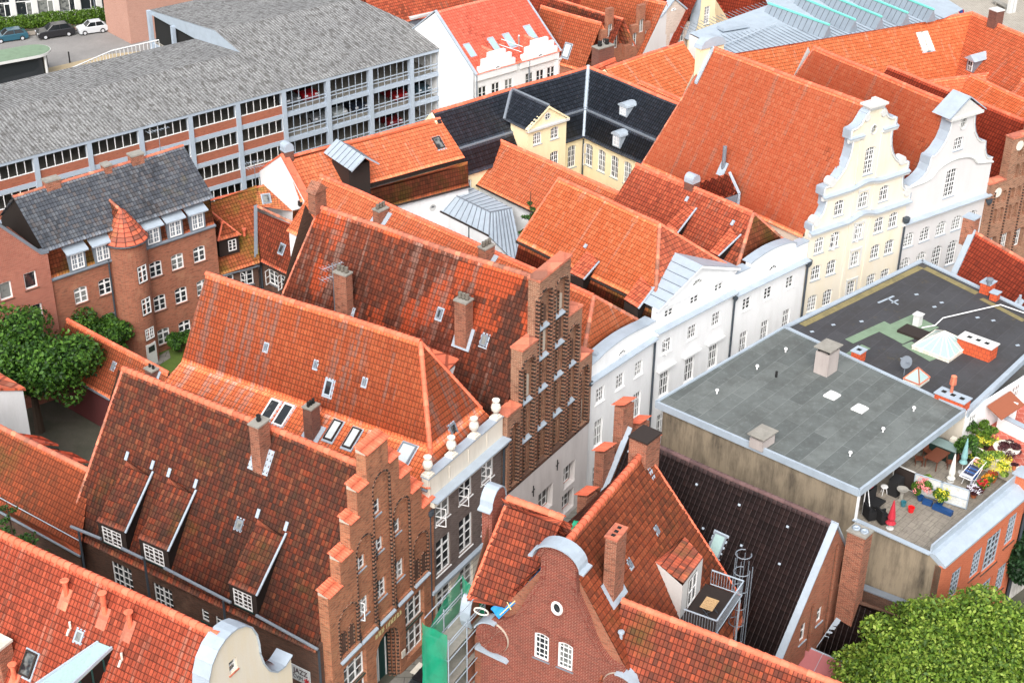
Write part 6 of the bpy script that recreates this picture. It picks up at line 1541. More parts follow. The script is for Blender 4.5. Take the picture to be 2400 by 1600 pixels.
# recess under the overhang
g=MB();g.face([fGR.w(.2,2.6,8.5),fGR.w(11.7,2.6,8.5),fGR.w(11.7,2.6,10.7),fGR.w(.2,2.6,10.7)]);g.face([fGR.w(11.6,2.6,8.5),fGR.w(11.6,.0,8.5),fGR.w(11.6,.0,10.7),fGR.w(11.6,2.6,10.7)]);g.build('recess_wall',M['pl_stone'],th)
M['slabs']=brick_mat('terrace_slabs',S(150,142,130),S(136,128,118),S(110,104,94),S(96,90,80),.5,bw=.55,bh=.55,ms=.015,seed=31)
g=MB();g.face([fGR.w(.1,-4.5,8.5),fGR.w(10.6,-4.7,8.5),fGR.w(11.6,2.6,8.5),fGR.w(.1,2.6,8.5)]);fo=g.build('terrace_floor',M['slabs'],th)
uv=fo.data.uv_layers[0].data
for li,l in enumerate(fo.data.loops):
    X=np.array(fo.data.vertices[l.vertex_index].co)+wloc(th);uv[li].uv=(float((X-fGR.O)@fGR.a),float((X-fGR.O)@fGR.b))
g=MB();g.fb(fGR,0,.12,-.06,.06,8.9,10.7);g.fb(fGR,-.02,.1,-4.55,0,8.9,8.98);g.build('corner_post',M['white'],th)
g=MB();g.box(fGR.w(-.12,.1,8.95),-fGR.b*4.75,fGR.a*.32,Z3*.07);g.box(fGR.w(.15,-4.55,8.95),fGR.a*9.3,-fGR.b*.1,Z3*.55);g.build('parapet_rail',M['zinc'],th)
g=MB();g.extr([fGR.w(.1,-4.6,9.0),fGR.w(.1,-4.9,9.0),fGR.w(.1,-5.6,8.55),fGR.w(.1,-5.6,8.4),fGR.w(.1,-4.6,8.4)],fGR.a*9.3);g.build('parapet_flashing',M['zinc'],th)
# orange brick facade
pOB=Pl(fGR.w(0,-5.45,0),fGR.a)
for a0,z0,a1,z1 in ((1.5,5.1,2.7,7.2),(3.8,5.3,5.0,7.3),(5.3,4.9,7.1,7.5),(7.7,5.5,8.9,7.7),(1.5,1.6,2.7,3.6),(5.3,1.6,7.1,3.9),(7.7,1.9,8.9,4.0)):
    window(th,pOB,a0-.0,z0,a1,z1,'d46' if a1-a0>1 else 't24',inset=.12,fc='zinc',fw=.06,sill='br_side')
pOB.wall(th,[(.0,-1),(9.45,-1),(9.45,8.45),(0,8.45)],M['br_orange'],t=.4,name='facade_wall')
g=MB();g.face([pOB.p(0,-1,-.01),pOB.p(0,-1,-.95),pOB.p(0,8.9,-.95),pOB.p(0,8.4,-.01)][::-1]);g.build('pier_wall',M['brownwall'],th)
g=MB();g.fb(fGR,9.35,10.3,-5.4,-4.6,7,9.55);g.build('corner_pier',M['br_orange'],th);g=MB();g.fb(fGR,9.3,10.4,-5.5,-4.4,9.55,9.65);g.build('pier_cap',M['zinc'],th)
pipe(th,[pOB.p(9.6,8.3,.1),pOB.p(9.6,0,.1)],.09);g=MB();g.lathe(pOB.p(9.6,8.2,.2),[(.1,0),(.28,.3),(.3,.7)],4);g.build('rainwater_head',M['pipe'],th)
g=MB();g.box(fGR.w(10.3,.1,8.0),-fGR.b*4.7-fGR.a*.4,fGR.a*.35,Z3*1.6);g.build('terrace_divider_wall',M['pl_stone'],th)
# roof things on GR
def roofbox(th,x,y,z,w,d,h,mat,cap=None,ov=.1,fr=fGR,capt=.07,gap=0,name='chimney'):
    b=W(x,y,z);g=MB();o=b-fr.a*w/2-fr.b*d/2-Z3*.1;g.box(o,fr.a*w,fr.b*d,Z3*(h+.1));c=g.build(name,M[mat],th)
    if cap: g=MB();g.box(b-fr.a*(w/2+ov)-fr.b*(d/2+ov)+Z3*(h+gap),fr.a*(w+2*ov),fr.b*(d+2*ov),Z3*capt);g.build('chimney_cap',M[cap],c)
    return c,b
M['pinkrender']=plaster_mat('grey_pink_render',S(178,168,164),S(120,112,108),.5)
c_,b_=roofbox(th,1934,870,11,1.15,.95,1.55,'pinkrender','concrete',.12,gap=.28)
g=MB()
for sx in (-1,1):
    for sy in (-1,1): g.box(b_+fGR.a*(sx*.45-.05)+fGR.b*(sy*.35-.05)+Z3*1.5,fGR.a*.1,fGR.b*.1,Z3*.35)
g.box(b_-fGR.a*.4-fGR.b*.3+Z3*1.5,fGR.a*.8,fGR.b*.6,Z3*.3,0);g.build('chimney_flue',M['soot'],c_)
c_,b_=roofbox(th,1785,1040,11,1.2,.9,.55,'pinkrender','concrete',.12,gap=.22);g=MB();g.box(b_-fGR.a*.45-fGR.b*.3+Z3*.5,fGR.a*.9,fGR.b*.6,Z3*.3);g.build('chimney_flue',M['soot'],c_)
for x,y in ((1950,928),(2015,959)):
    b_=W(x,y,11);g=MB();g.extr([b_+fGR.a*sx*.38+fGR.b*sy*.38 for sx,sy in ((-1,-1),(1,-1),(1,1),(-1,1))],Z3*.1);g.extr([b_+fGR.a*sx*.25+fGR.b*sy*.25+Z3*.1 for sx,sy in ((-1,-1),(1,-1),(1,1),(-1,1))],Z3*.12);g.build('dome_light',M['white'],th)
for x,y in ((1841,825),(1680,922),(2141,963),(1992,1068),(2069,1012),(1774,865)):
    b_=W(x,y,11);g=MB();g.lathe(b_-Z3*.02,[(.05,0),(.05,.22),(.12,.24),(.1,.33),(.02,.36)],10);g.build('roof_vent',M['white'],th)
b_=W(1819,883,11);g=MB();g.cyl(b_,b_+Z3*.4,.08);g.build('roof_vent',M['soot'],th)
# D block
th=thing('flat_roofed_block','white walled block with black felt flat roof carrying glass pyramids','building',fGR.w(20,7,0));DB_=th
zD=10.6
def GRZ(x,y,z): 
    q=fGR.Z(x,y,z);return float(q[0]),float(q[1])
dp=[GRZ(1840,768,zD),GRZ(2161,612,zD),(26.6,3.0),(33,.5) ,GRZ(2264,966,zD)]
dp=[GRZ(1840,768,zD),GRZ(2161,612,zD),GRZ(2480,763,zD),GRZ(2264,966,zD)]
dr=flatroof(th,dp,zD,'felt_d',fGR,rimw=.3)
P_=[fGR.w(a,b,zD) for a,b in dp]
g=MB()
def strip(g,x0,y0,x1,y1,w,h=.012,z=zD):
    a,b=W(x0,y0,z),W(x1,y1,z);d=(b-a)/np.linalg.norm(b-a);n=np.cross(Z3,d);g.box(a-n*w/2+Z3*.004,b-a,n*w,Z3*h)
for x0,y0,x1,y1,w in ((1880,762,2158,626,.5),(2168,628,2290,688,.5),(2300,700,2400,752,.4)): strip(g,x0,y0,x1,y1,w)
g.parts('moss_strip',M['moss'],dr)
g=MB();strip(g,1990,800,2082,758,.7);strip(g,2085,790,2170,752,2.2,.02);strip(g,2125,805,2190,842,.9,.02);strip(g,1985,838,2030,812,.7);g.parts('green_felt_patch',M['green_felt'],dr)
g=MB();strip(g,2058,710,2095,694,.16,.02);strip(g,2080,699,2105,714,.12,.02);strip(g,2090,710,2105,703,.12,.02)
for x,y in ((2019,754),(1953,762),(1903,778),(2148,691),(2207,710),(2190,720),(2291,745),(2328,752),(2115,841),(2385,810)): strip(g,x-4,y,x+4,y-1.5,.18,.02)
g.parts('pale_patch',M['zinc'],dr)
def pyramid(th,x,y,r,h,z=zD):
    b_=W(x,y,z);f=fGR;C=[b_+f.a*sx*r+f.b*sy*r*.9+Z3*.25 for sx,sy in ((-1,-1),(1,-1),(1,1),(-1,1))];ap=b_+Z3*(.25+h)
    g=MB();g.extr([c-Z3*.25 for c in C],Z3*.25);o=g.build('pyramid_rooflight',M['stone'],th)
    g=MB()
    for i in range(4): g.face([C[i],C[(i+1)%4],ap])
    g.build('glazing',M['greenglass'],o)
    g=MB()
    for i in range(4):
        g.cyl(C[i],ap,.05,.05,5);g.cyl(C[i],C[(i+1)%4],.05,.05,5)
        if r>1:
            for t in (.25,.5,.75): q=C[i]+(C[(i+1)%4]-C[i])*t;g.cyl(q,ap,.025,.025,4)
    g.build('glazing_bar',M['cap_d'] if r<1 else M['stone'],o)
pyramid(th,2207,815,1.45,1.0);pyramid(th,2147,893,.62,.75)
for x,y,w_,d_,h_,cp in ((2010,845,.75,.6,.75,'zinc'),(2287,829,.95,2.3,.95,'trimw'),(2229,952,.85,1.9,.75,'zinc'),(2312,685,.8,.7,.8,'zinc'),(2330,702,.5,.5,.55,'zinc'),(2149,762,.45,.45,.8,'trimw')):
    c_,b_=roofbox(th,x,y,zD,w_,d_,h_,'tile_brick' if cp!='trimw' or w_>.5 else 'trimw',cp,.07)
    g=MB()
    n=3 if d_>1.5 else 1
    for k in range(n): o=b_+fGR.b*((k-(n-1)/2)*.6)+Z3*(h_+.075);g.box(o-fGR.a*.14-fGR.b*.14,fGR.a*.28,fGR.b*.28,Z3*.012)
    if w_>.5: g.parts('flue_opening',M['soot'],c_)
b_=W(2225,945,zD)+Z3*.8;g=MB();g.lathe(b_,[(.1,0),(.1,.6),(.22,.6),(.18,1.15),(.14,1.15)],12);g.build('chimney_pot',M['cap_d'],th)
b_=W(2318,668,zD+.8);g=MB();g.lathe(b_,[(.16,0),(.16,.35),(.24,.35),(.24,.5),(.1,.55)],12);g.build('chimney_cowl',M['lead'],th)
b_=W(2142,782,zD);g=MB();g.box(b_-fGR.a*.6-fGR.b*.9,fGR.a*1.2,fGR.b*1.8,Z3*.2);g.build('roof_hatch',M['wood_dark'],th)
g=MB();pts=[W(2160,768,zD+.15),W(2192,762,zD+.15),W(2210,745,zD+.15),W(2262,733,zD+.15),W(2345,714,zD+.15),W(2400,733,zD+.15)];g.tube(pts,.045,5);g.build('white_cable',M['white'],th)
b_=W(2118,880,zD);g=MB();g.cyl(b_,b_+Z3*.8,.04);n=12;c0_=b_+Z3*1.0;nv=A3(.3,-.9,.3);nv/=np.linalg.norm(nv);t1=np.cross(nv,Z3);t1/=np.linalg.norm(t1);t2=np.cross(nv,t1)
L_=[c0_+t1*.42*math.cos(2*math.pi*i/n)+t2*.42*math.sin(2*math.pi*i/n) for i in range(n)];g.extr(L_,nv*.06);g.cyl(c0_,c0_+nv*.5,.03)
sd_t=thing('satellite_dish','dark grey satellite dish beside the small glass pyramid','dish',b_);g.build('dish',M['lead'],sd_t)
# walls of D seen at right
pD=Pl(fGR.w(11.9,.1,0),(fGR.w(33,-1.2,0)-fGR.w(11.9,.1,0))/np.linalg.norm(fGR.w(33,-1.2,0)-fGR.w(11.9,.1,0)))
for a in (.5,): window(th,pD,a,8.7,a+.9,10.1,'d43',inset=.08,fw=.07,sill=None)
for a in (5.2,8.3,11.5): window(th,pD,a,8.3,a+1.1,10.2,'d44',inset=.08,fw=.07);window(th,pD,a,5.2,a+1.1,7.2,'d44',inset=.08,fw=.07)
pD.wall(th,[(-.3,-1),(20,-1),(20,10.35),(-.3,10.35)],M['pl_white'],t=.3)
g=MB();a_,b_=fGR.w(*dp[0],0),fGR.w(*dp[1],0);g.face([a_-Z3,b_-Z3,b_+Z3*10.3,a_+Z3*10.3]);c_=fGR.w(*dp[2],0);g.face([b_-Z3,c_-Z3,c_+Z3*10.3,b_+Z3*10.3]);g.build('rear_wall',M['pl_white'],th)
# awning and open door
g=MB();q=pD.p(2.2,10.2,.1);g.extr([q,q+pD.n*1.1-Z3*.45,q+pD.n*1.1-Z3*.4,q+Z3*.08],pD.x*2.6);M['rust']=plain('rusty_brown_awning',S(148,84,58),.7);g.build('awning',M['rust'],th)
g=MB();q=pD.p(4.0,8.2,.05);g.box(q,pD.n*.95+pD.x*.3,pD.x*.06,Z3*1.8);g.build('open_door',M['white'],th)
# red terrace beyond divider
M['redtiles']=brick_mat('red_terrace_tiles',S(190,96,80),S(178,88,72),S(206,150,132),S(140,70,60),.25,bw=.5,bh=.5,ms=.02,seed=33)
g=MB();g.face([fGR.w(10.4,-4.9,8.3),fGR.w(24,-5.8,8.3),fGR.w(24,-.2,8.3),fGR.w(10.9,.1,8.3)]);g.build('terrace_floor',M['redtiles'],th)
g=MB();q=W(2340,975,9.2);q2=W(2450,1030,9.2);g.box(q-Z3*1.0,q2-q,fGR.a*.35,Z3*1.0);g.build('terrace_parapet',M['pl_white'],th);g=MB();g.box(q-fGR.a*.04,q2-q,fGR.a*.43,Z3*.07);g.build('parapet_cap',M['zinc'],th)
g=MB();g.face([fGR.w(10.3,-5.4,-1),fGR.w(24,-6.3,-1),fGR.w(24,-6.3,8.2),fGR.w(10.3,-5.4,8.2)]);M['ivywall']=plaster_mat('streaked_white_wall',S(206,202,196),S(96,86,74),.95,1.6);g.build('garden_side_wall',M['ivywall'],th)
# ================================================================== dark red roof right + chimney (R1)
fR1=Fr(W(2275,530,10)[:2],50,-36)
th=thing('red_tiled_house','new brick red tiled roof behind the black flat roof, with a tiny red chimney','house',W(2350,620,0))
r0,r1=W(2288,546,10.6),W(2470,650,10.6);dirr=(r1-r0)/np.linalg.norm(r1-r0);e0=W(2240,640,8.0);e0=e0;
down=azd(218)*4.2-Z3*4.6
e0,e1=r0+down,r1+down
rf=tile(th,[e0,e1,r1,r0],M['t_darkred'],ed=dirr,name='roof',tw=.26,tl=.36);ridge(rf,r0,r1,M['cap_d'],r=.12)
bk=-down*A3(1,1,-1)*A3(1,1,1);bk=A3(-down[0],-down[1],down[2]);tile(rf,[r0,r1,r1+bk,r0+bk],M['t_darkred'],ed=dirr,tw=.5,tl=.7)
g=MB();g.box(r0-dirr*.6-Z3*.1,down,dirr*.55,Z3*.3);g.build('verge_flashing',M['zinc'],th)
chimney(th,r0-dirr*.7+Z3*.3,fGR,.9,.9,11.7,M['br_chim'],pots=0,cap='zinc')
g=MB();g.face([(r0+down-dirr*.5)*A3(1,1,0),(r0-dirr*.5)*A3(1,1,0),r0-dirr*.5-Z3*.1,r0+down-dirr*.5-Z3*.1]);g.face([(r0+bk-dirr*.5)*A3(1,1,0),(r0-dirr*.5)*A3(1,1,0),r0-dirr*.5-Z3*.1,r0+bk-dirr*.5-Z3*.1]);g.build('wall',M['pl_white'],th)
P_,n_,u_,v_=slope_frame([e0,e1,r1,r0]);q=hit(2388,712,P_,n_);g=MB();g.cyl(q,q+Z3*.7,.1);g.box(q-u_*.3-v_*.4+n_*.05,u_*.6,v_*.8,n_*.05);g.build('flue_pipe',M['zinc'],th)

# ================================================================== DB dark brown roof with brick gables
fDB=Fr(W(1960,1228,11.5)[:2],40,-51.8)
th=thing('brown_roofed_house','dark brown flat tiled roof with a brick gable edged in pale metal facing the tree','house',fDB.w(0,5,0))
p=fDB.front();Lb=13.3
for a0,z0,a1,z1 in ((-.75,5.1,-.05,6.0),(-2.45,4.85,-1.75,5.95)): window(th,p,a0,z0-.2,a1,z1+.1,'s2',inset=.15,fw=.08)
p.holes_b=[]
nic=[opening(-.15+.5,.75,3.2,9.9,.4,True),opening(1.3,1.75,6.4,8.3,.25),opening(-1.55,-1.15,3.0,6.9,.25),opening(-2.9,-2.5,2.2,3.4,.2)]
p.wall(th,[(-4.7,-1),(3.4,-1),(3.4,6.2),(0,11.35),(-4.7,4.4)],M['br_side'],holes=p.holes,t=.3,o=-.18)
p.wall(th,[(-4.7,-1),(3.4,-1),(3.4,6.2),(0,11.35),(-4.7,4.4)],M['br_t'],holes=p.holes+nic,t=.17,o=0,back=False)
g=MB();g.extr([p.p(.05,11.45,.12),p.p(-4.75,4.4,.12),p.p(-4.75,4.55,.12),p.p(.05,11.6,.12)],-p.n*.75);g.extr([p.p(0,11.45,.1),p.p(3.5,6.15,.1),p.p(3.5,6.25,.1),p.p(0,11.6,.1)],-p.n*.3)
g.build('verge_flashing',M['zinc'],th)
L=[fDB.w(-4.7,.3,4.6),fDB.w(-4.7,Lb,4.6),fDB.w(0,Lb,11.5),fDB.w(0,.3,11.5)]
rf=tile(th,L,M['t_brown'],ed=fDB.b,name='roof',tw=.3,tl=.36,prof=FLATP,step=.025);tile(rf,[fDB.w(3.4,.3,6.3),fDB.w(3.4,Lb,6.3),L[2],L[3]],M['t_brown'],ed=fDB.b,tw=.3,tl=.36,prof=FLATP)
M['cap_brown']=tile_mat('brown_ridge_tiles',[S(84,62,60),S(96,72,70)],S(50,36,36),.3,seed=40,edge=.2);ridge(rf,L[3]+Z3*.03,L[2]+Z3*.03,M['cap_brown'],r=.14)
body(th,fDB,-4.5,3.3,.3,Lb,4.5,M['br_t'],(0,11.4),sides='lrb')
P_,n_,u_,v_=slope_frame(L)
for x,y in ((1474,1060),(1633,1137),(1733,1185),(1846,1236),(1648,1240),(1738,1280),(1827,1323)):
    q=hit(x,y,P_,n_);g=MB();g.box(q-u_*.07+n_*.03,u_*.14,v_*.12,n_*.06);g.build('snow_hook',M['zinc'],rf)
skylight(th,L,(1680,1280),.8,1.5,fc='lead',pane='greenglass')
g=MB();g.extr([fDB.w(-4.9,Lb-.0,4.7),fDB.w(-4.9,Lb+.35,4.7),fDB.w(0,Lb+.35,11.9),fDB.w(0,Lb,11.9)],Z3*.12);g.build('rear_verge_flashing',M['zinc'],th)
for a,z,w_ in ((.0,13.4,1.0),(-1.7,11.1,1.0),(-3.2,8.8,1.0),(1.7,11.3,1.0),(3.0,9.3,.9)):
    g=MB();g.fb(fDB,a-w_/2,a+w_/2,Lb+.3,Lb+.95,3,z);pn=g.build('gable_pinnacle',M['br_chim'],th)
    tile(pn,[fDB.w(a-w_/2-.1,Lb+.2,z+.35),fDB.w(a+w_/2+.1,Lb+.2,z+.35),fDB.w(a+w_/2+.1,Lb+1.1,z+.0),fDB.w(a-w_/2-.1,Lb+1.1,z+.0)],M['cap_o'],tw=.2,tl=.9,ed=fDB.a,name='tile_cap',sg=0)
g=MB();g.fb(fDB,-4.2,3.6,Lb+.35,Lb+.8,-1,6.5);g.build('rear_gable_wall',M['br_chim'],th)
chimney(th,W(1540,1035,10.0),fDB,1.05,1.25,hgt(W(1540,1035,10.0),1538,1008),M['br_chim'],pots=0,cap='wood_dark',below=4) if False else None
b_=fDB.w(2.2,-1.2,6);chimney(th,fDB.w(1.0,-.95,8),fDB,.85,1.05,11.0,M['br_chim'],pots=2,cap='concrete',below=7,pot='zinc',potr=.22,poth=.08)
# lower dark roof and pink metal roof near the tree
th=thing('dark_lean_to','low dark brown roof with a pale metal verge squeezed between brick gable and leafy tree','roof',fDB.w(0,-3,0))
q0,q1,q2,q3=W(1995,1398,6.3),W(1905,1530,2.6),W(2035,1590,2.6),W(2130,1450,6.3)
tile(th,[q1,q2,q3,q0],M['t_brown'],ed=q2-q1,name='roof',tw=.3,prof=FLATP);g=MB();g.box(q0-Z3*.1+Z3*.1,q1-q0,(q3-q0)/np.linalg.norm(q3-q0)*.3,Z3*.12);g.build('verge_flashing',M['zinc'],th)
g=MB();g.face([q0*A3(1,1,0),q3*A3(1,1,0),q3,q0]);g.face([q0*A3(1,1,0),q1*A3(1,1,0),q1,q0]);g.build('wall',M['br_side'],th)
M['pinkmetal']=metal_mat('dusty_red_sheet',S(176,106,108),.5,0,.15)
th=thing('red_sheet_canopy','flat dusty red sheet metal canopy below the brick gable','canopy',fDB.w(-2,-2,0))
q=[W(1882,1510,3.4),W(2040,1578,3.4),W(1995,1660,2.9),W(1852,1568,2.9)];g=MB();g.extr(q,-Z3*.12);o=g.build('canopy_sheet',M['pinkmetal'],th)
g=MB();g.cyl(q[0],q[1],.05);g.cyl(q[0],q[3],.05)
for t in (.3,.62): g.box(q[0]+(q[1]-q[0])*t+Z3*.0,q[3]-q[0],(q[1]-q[0])*.006,Z3*.03)
g.parts('sheet_edging',M['zinc'],o)
g=MB();g.extr([x*A3(1,1,0) for x in q],Z3*2.7);g.build('wall',M['br_side'],th)
th=thing('brick_yard_wall','mossy brick yard wall with lead coping under the stained brown wall','wall',W(2100,1430,0))
g=MB();a_,b_=W(2015,1378,5.2),W(2150,1430,5.2);g.box(a_*A3(1,1,0),(b_-a_),fGR.a*.4,Z3*5.2);g.build('wall_body',M['br_side'],th);g=MB();g.box(a_-fGR.a*.05,b_-a_,fGR.a*.5,Z3*.08);g.build('wall_coping',M['lead'],th)

# ================================================================== RG scrolled brick gable house
Pc=W(1125,1560,6);fRG=Fr(Pc[:2],28.5,-60)
th=thing('scrolled_brick_gable_house','red brick scrolled gable with round medallions and white capping, weathered orange roof','house',fRG.w(4,-4,0));RG=th
p=Pl(fRG.w(0,0,0),-fRG.b);c0=4.45
half=[(4.4,7.5),(4.4,8.4),(4.1,9.1),(3.65,9.6),(3.0,9.75),(2.5,10.2),(2.1,10.9),(1.7,11.9),(1.3,12.7),(1.05,13.2),(.98,14.0),(.98,14.6)]
top=[(c0+1.05*math.cos(math.pi*i/10),14.6+.95*math.sin(math.pi*i/10)) for i in range(1,10)]
ol=[(0,-1),(8.9,-1)]+[(c0+x,z) for x,z in half]+top+[(c0-x,z) for x,z in half[::-1]]
for a in (3.62,4.98): window(th,p,a-.42,8.15,a+.42,9.85,'s33',rise=.12,inset=.05,fw=.1,sill='lead')
p.holes.append([(4.42+.3*math.cos(2*math.pi*i/16),11.85+.4*math.sin(2*math.pi*i/16)) for i in range(16)])
p.wall(th,ol,M['br_gable'],t=.4)
g=MB()
for s_ in (1,-1):
    L_=[(c0+s_*x,z) for x,z in half]
    for i in range(3,len(L_)-1):
        a,b=L_[i],L_[i+1];dx,dz=b[0]-a[0],b[1]-a[1];l=math.hypot(dx,dz);nx,nz=s_*dz/l,-s_*dx/l
        for k in range(max(1,int(l/.11))):
            t=k/max(1,int(l/.11));q=(a[0]+dx*t,a[1]+dz*t);g.extr([p.p(q[0],q[1],.03),p.p(q[0]+dx/l*.075,q[1]+dz/l*.075,.03),p.p(q[0]+dx/l*.075-nx*.3,q[1]+dz/l*.075-nz*.3,.03),p.p(q[0]-nx*.3,q[1]-nz*.3,.03)],-p.n*.04)
g.build('brick_edging',M['br_gable'],th)
g=MB()
L_=[(c0+1.28*math.cos(math.pi*i/12),14.75+1.0*math.sin(math.pi*i/12)) for i in range(13)]
L_=[(L_[0][0]+.25,L_[0][1]-.05)]+L_+[(L_[-1][0]-.25,L_[-1][1]-.05)]
for a,b in zip(L_[:-1],L_[1:]): g.extr([p.p(a[0],a[1],.35),p.p(b[0],b[1],.35),p.p(b[0],b[1]+.1,.35),p.p(a[0],a[1]+.1,.35)],-p.n*.9)
g.build('arched_capping',M['zinc'],th)
g=MB()
for k in range(26):
    t=math.pi*k/26;r0_,r1_=.95,1.22;q=lambda r,t:p.p(c0+r*math.cos(t),14.65+r*.82*math.sin(t),.08);g.extr([q(r0_,t),q(r1_,t),q(r1_,t+.08),q(r0_,t+.08)],-p.n*.1)
g.build('brick_arch',M['br_gable'],th)
# medallions of radiating bricks
for cx in (.78,8.12):
    g=MB()
    for ring,(r0_,r1_) in enumerate(((.08,.28),(.3,.52),(.54,.92))):
        n=int(2*math.pi*r1_/.13)
        for k in range(n):
            t=2*math.pi*k/n;dt=2*math.pi/n*.78;q=lambda r,t:p.p(cx+r*math.cos(t),8.4+r*math.sin(t),.2);g.extr([q(r0_,t),q(r1_,t),q(r1_,t+dt),q(r0_,t+dt)],-p.n*.12)
    g.build('brick_medallion',M['br_gable'],th)
    g=MB();g.extr([p.p(cx+.95*math.cos(2*math.pi*i/24),8.4+.95*math.sin(2*math.pi*i/24),.1) for i in range(24)],-p.n*.5);g.build('medallion_bed',M['mortar'],th)
    g=MB();s_=1 if cx>4 else -1
    for i in range(6):
        t0,t1=math.radians(20+i*14) ,math.radians(34+i*14);q=lambda t,r:(cx+s_*r*math.cos(t),8.4+r*math.sin(t))
        a,b,c,d=q(t0,.98),q(t1,.98),q(t1,1.06),q(t0,1.06);g.extr([p.p(*a,.3),p.p(*b,.3),p.p(*c,.3),p.p(*d,.3)],-p.n*.8)
    g.build('scroll_capping',M['zinc'],th)
g=MB();g.extr([p.p(-.15,7.45,.28),p.p(1.6,7.3,.28),p.p(1.75,7.15,.28),p.p(1.2,7.25,.1),p.p(-.15,7.3,.28)],-p.n*.5);g.build('ledge',M['zinc'],th)
# oval window with moulding
g=MB()
for i in range(18): t,t2=2*math.pi*i/18,2*math.pi*(i+1)/18;g.cyl(p.p(4.42+.26*math.cos(t),11.85+.36*math.sin(t),.0),p.p(4.42+.26*math.cos(t2),11.85+.36*math.sin(t2),.0),.08,.08,6)
ow=g.build('oval_window',M['white'],th);g=MB();g.face([p.p(4.42+.3*math.cos(2*math.pi*i/16),11.85+.4*math.sin(2*math.pi*i/16),-.1) for i in range(16)]);g.build('pane',M['glass'],ow)
g=MB()
for k in range(28): t=2*math.pi*k/28;q=lambda r,t:p.p(4.42+r*math.cos(t),11.85+r*1.3*math.sin(t),.03);g.extr([q(.36,t),q(.52,t),q(.52,t+.16),q(.36,t+.16)],-p.n*.05)
g.build('brick_ring',M['br_gable'],th)
for a in (3.62,4.98):
    g=MB()
    for k in range(11): t=-.45+k*.085;g.box(p.p(a+t,9.88+.1*(1-(t/.45)**2),-.01),p.x*.06,p.n*.05,Z3*.26)
    g.build('brick_lintel',M['br_gable'],th)
# main roof: right slope
zR=15.4;Bq=-4.45
RL=[fRG.w(.25,-10.6,5.8),fRG.w(11.6,-10.6,5.8),fRG.w(9.8,Bq,zR),fRG.w(.25,Bq,zR)]
rf=tile(th,RL,M['t_rg'],ed=fRG.a,name='roof',tw=.21,tl=.33,step=.045);ridge(rf,RL[3]+Z3*.05,RL[2]+Z3*.05,M['cap_o'],r=.19,L=.4);ridge(rf,RL[1]+Z3*.02,RL[2]+Z3*.02,M['cap_o'],r=.1,L=.34,name='verge_tiles')
tile(rf,[fRG.w(.25,.6,8.0),fRG.w(9.6,.6,8.0),RL[2],RL[3]],M['t_rg'],ed=fRG.a,tw=.4,tl=.6)
g=MB();g.face([fRG.w(.3,-10.4,-1),fRG.w(.3,-10.5,5.85),fRG.w(.3,Bq,zR-.05),fRG.w(.3,.5,7.6),fRG.w(.3,.5,-1)]);g.face([fRG.w(11.4,-10.4,-1),fRG.w(9.6,.4,-1),fRG.w(9.6,.4,8),fRG.w(9.7,Bq,zR-.1),fRG.w(11.4,-10.4,5.9)]);g.face([fRG.w(9.6,.3,-1),fRG.w(.3,.0,-1),fRG.w(.3,.0,7.3),fRG.w(9.6,.3,8)]);g.face([fRG.w(.1,-8.9,-1),fRG.w(11.4,-10.3,-1),fRG.w(11.4,-10.3,5.8),fRG.w(.1,-8.9,7.0)]);g.build('wall',M['br_t'],th)
P_,n_,u_,v_=slope_frame(RL)
chimney_px(th,RL,Fr((0,0),28.5,-60),(1437,1378),(1447,1245),1.15,.62,M['br_chim'],pots=0,cap='cap_d')
q=hit(1437,1378,P_,n_);zt=hgt(q,1447,1245);g=MB()
for k in (-1,0,1): c=A3(q[0],q[1],zt+.01)+fRG.a*.34*k;g.box(c-fRG.a*.1-fRG.b*.1,fRG.a*.2,fRG.b*.2,Z3*.012)
g.parts('flue_opening',M['soot'],th)
for c in ((1538,1241),(1475,1320)): skylight(th,RL,c,.22,.4)
q=hit(1455,1495,P_,n_);g=MB();g.lathe(q,[(.09,-.1),(.09,.35),(.17,.36),(.17,.44),(.05,.46)],12);g.build('roof_vent',M['zinc'],th)
q=fRG.w(9.6,Bq,zR);chimney(th,q+fRG.a*.1,Fr((0,0),38,-52),1.3,1.1,zR+1.1,M['br_chim'],pots=0,cap='wood_dark',below=3)
g=MB();q=fRG.w(9.2,Bq,zR+.1);g.box(q-Z3*.1,-fRG.b*.9-Z3*1.45,fRG.a*.35,Z3*.12);g.box(q-Z3*.1,fRG.b*.9-Z3*1.45,fRG.a*.35,Z3*.12);g.build('flashing',M['zinc'],rf)
# ---- RG2 left wing with stripped verge and tarpaulins
th2=thing('street_wing','orange roofed street wing under repair, blue tarpaulin along its torn lower edge','house',fRG.w(2,-1,0))
th2['category']='house'
A2=fRG.w(2.75,.4,14.9);B2_=fRG.w(2.75,-4.4,14.9);C2=fRG.w(-.0,-4.4,10.3);D2=fRG.w(-.0,.7,10.3);pn=slope_frame([A2,B2_,C2,D2])
H=lambda x,y,dz=0:hit(x,y,pn[0]+Z3*dz,pn[1])
poly=[H(1190,1172),H(1322,1219),H(1318,1262),H(1262,1345),H(1245,1362),H(1170,1437),H(1140,1432),H(1096,1404)]
cvx=[H(1190,1172),H(1322,1219),H(1264,1336),H(1177,1432),H(1098,1405)]
rf=tile(th2,cvx,M['t_rg2'],ed=B2_-A2,name='roof',tw=.21,tl=.34,step=.05,lift=.08)
ridge(rf,H(1190,1172)+Z3*.12,H(1322,1219)+Z3*.12,M['cap_o'],r=.19,L=.42);ridge(rf,H(1098,1405)+Z3*.1,H(1185,1190)+Z3*.1,M['cap_o'],r=.12,name='verge_tiles')
M['bluetarp']=plain('blue_tarpaulin',S(28,136,206),.4);M['greentarp']=plain('green_tarpaulin',S(20,150,112),.5);M['batten']=plain('new_timber_batten',S(226,196,140),.7)
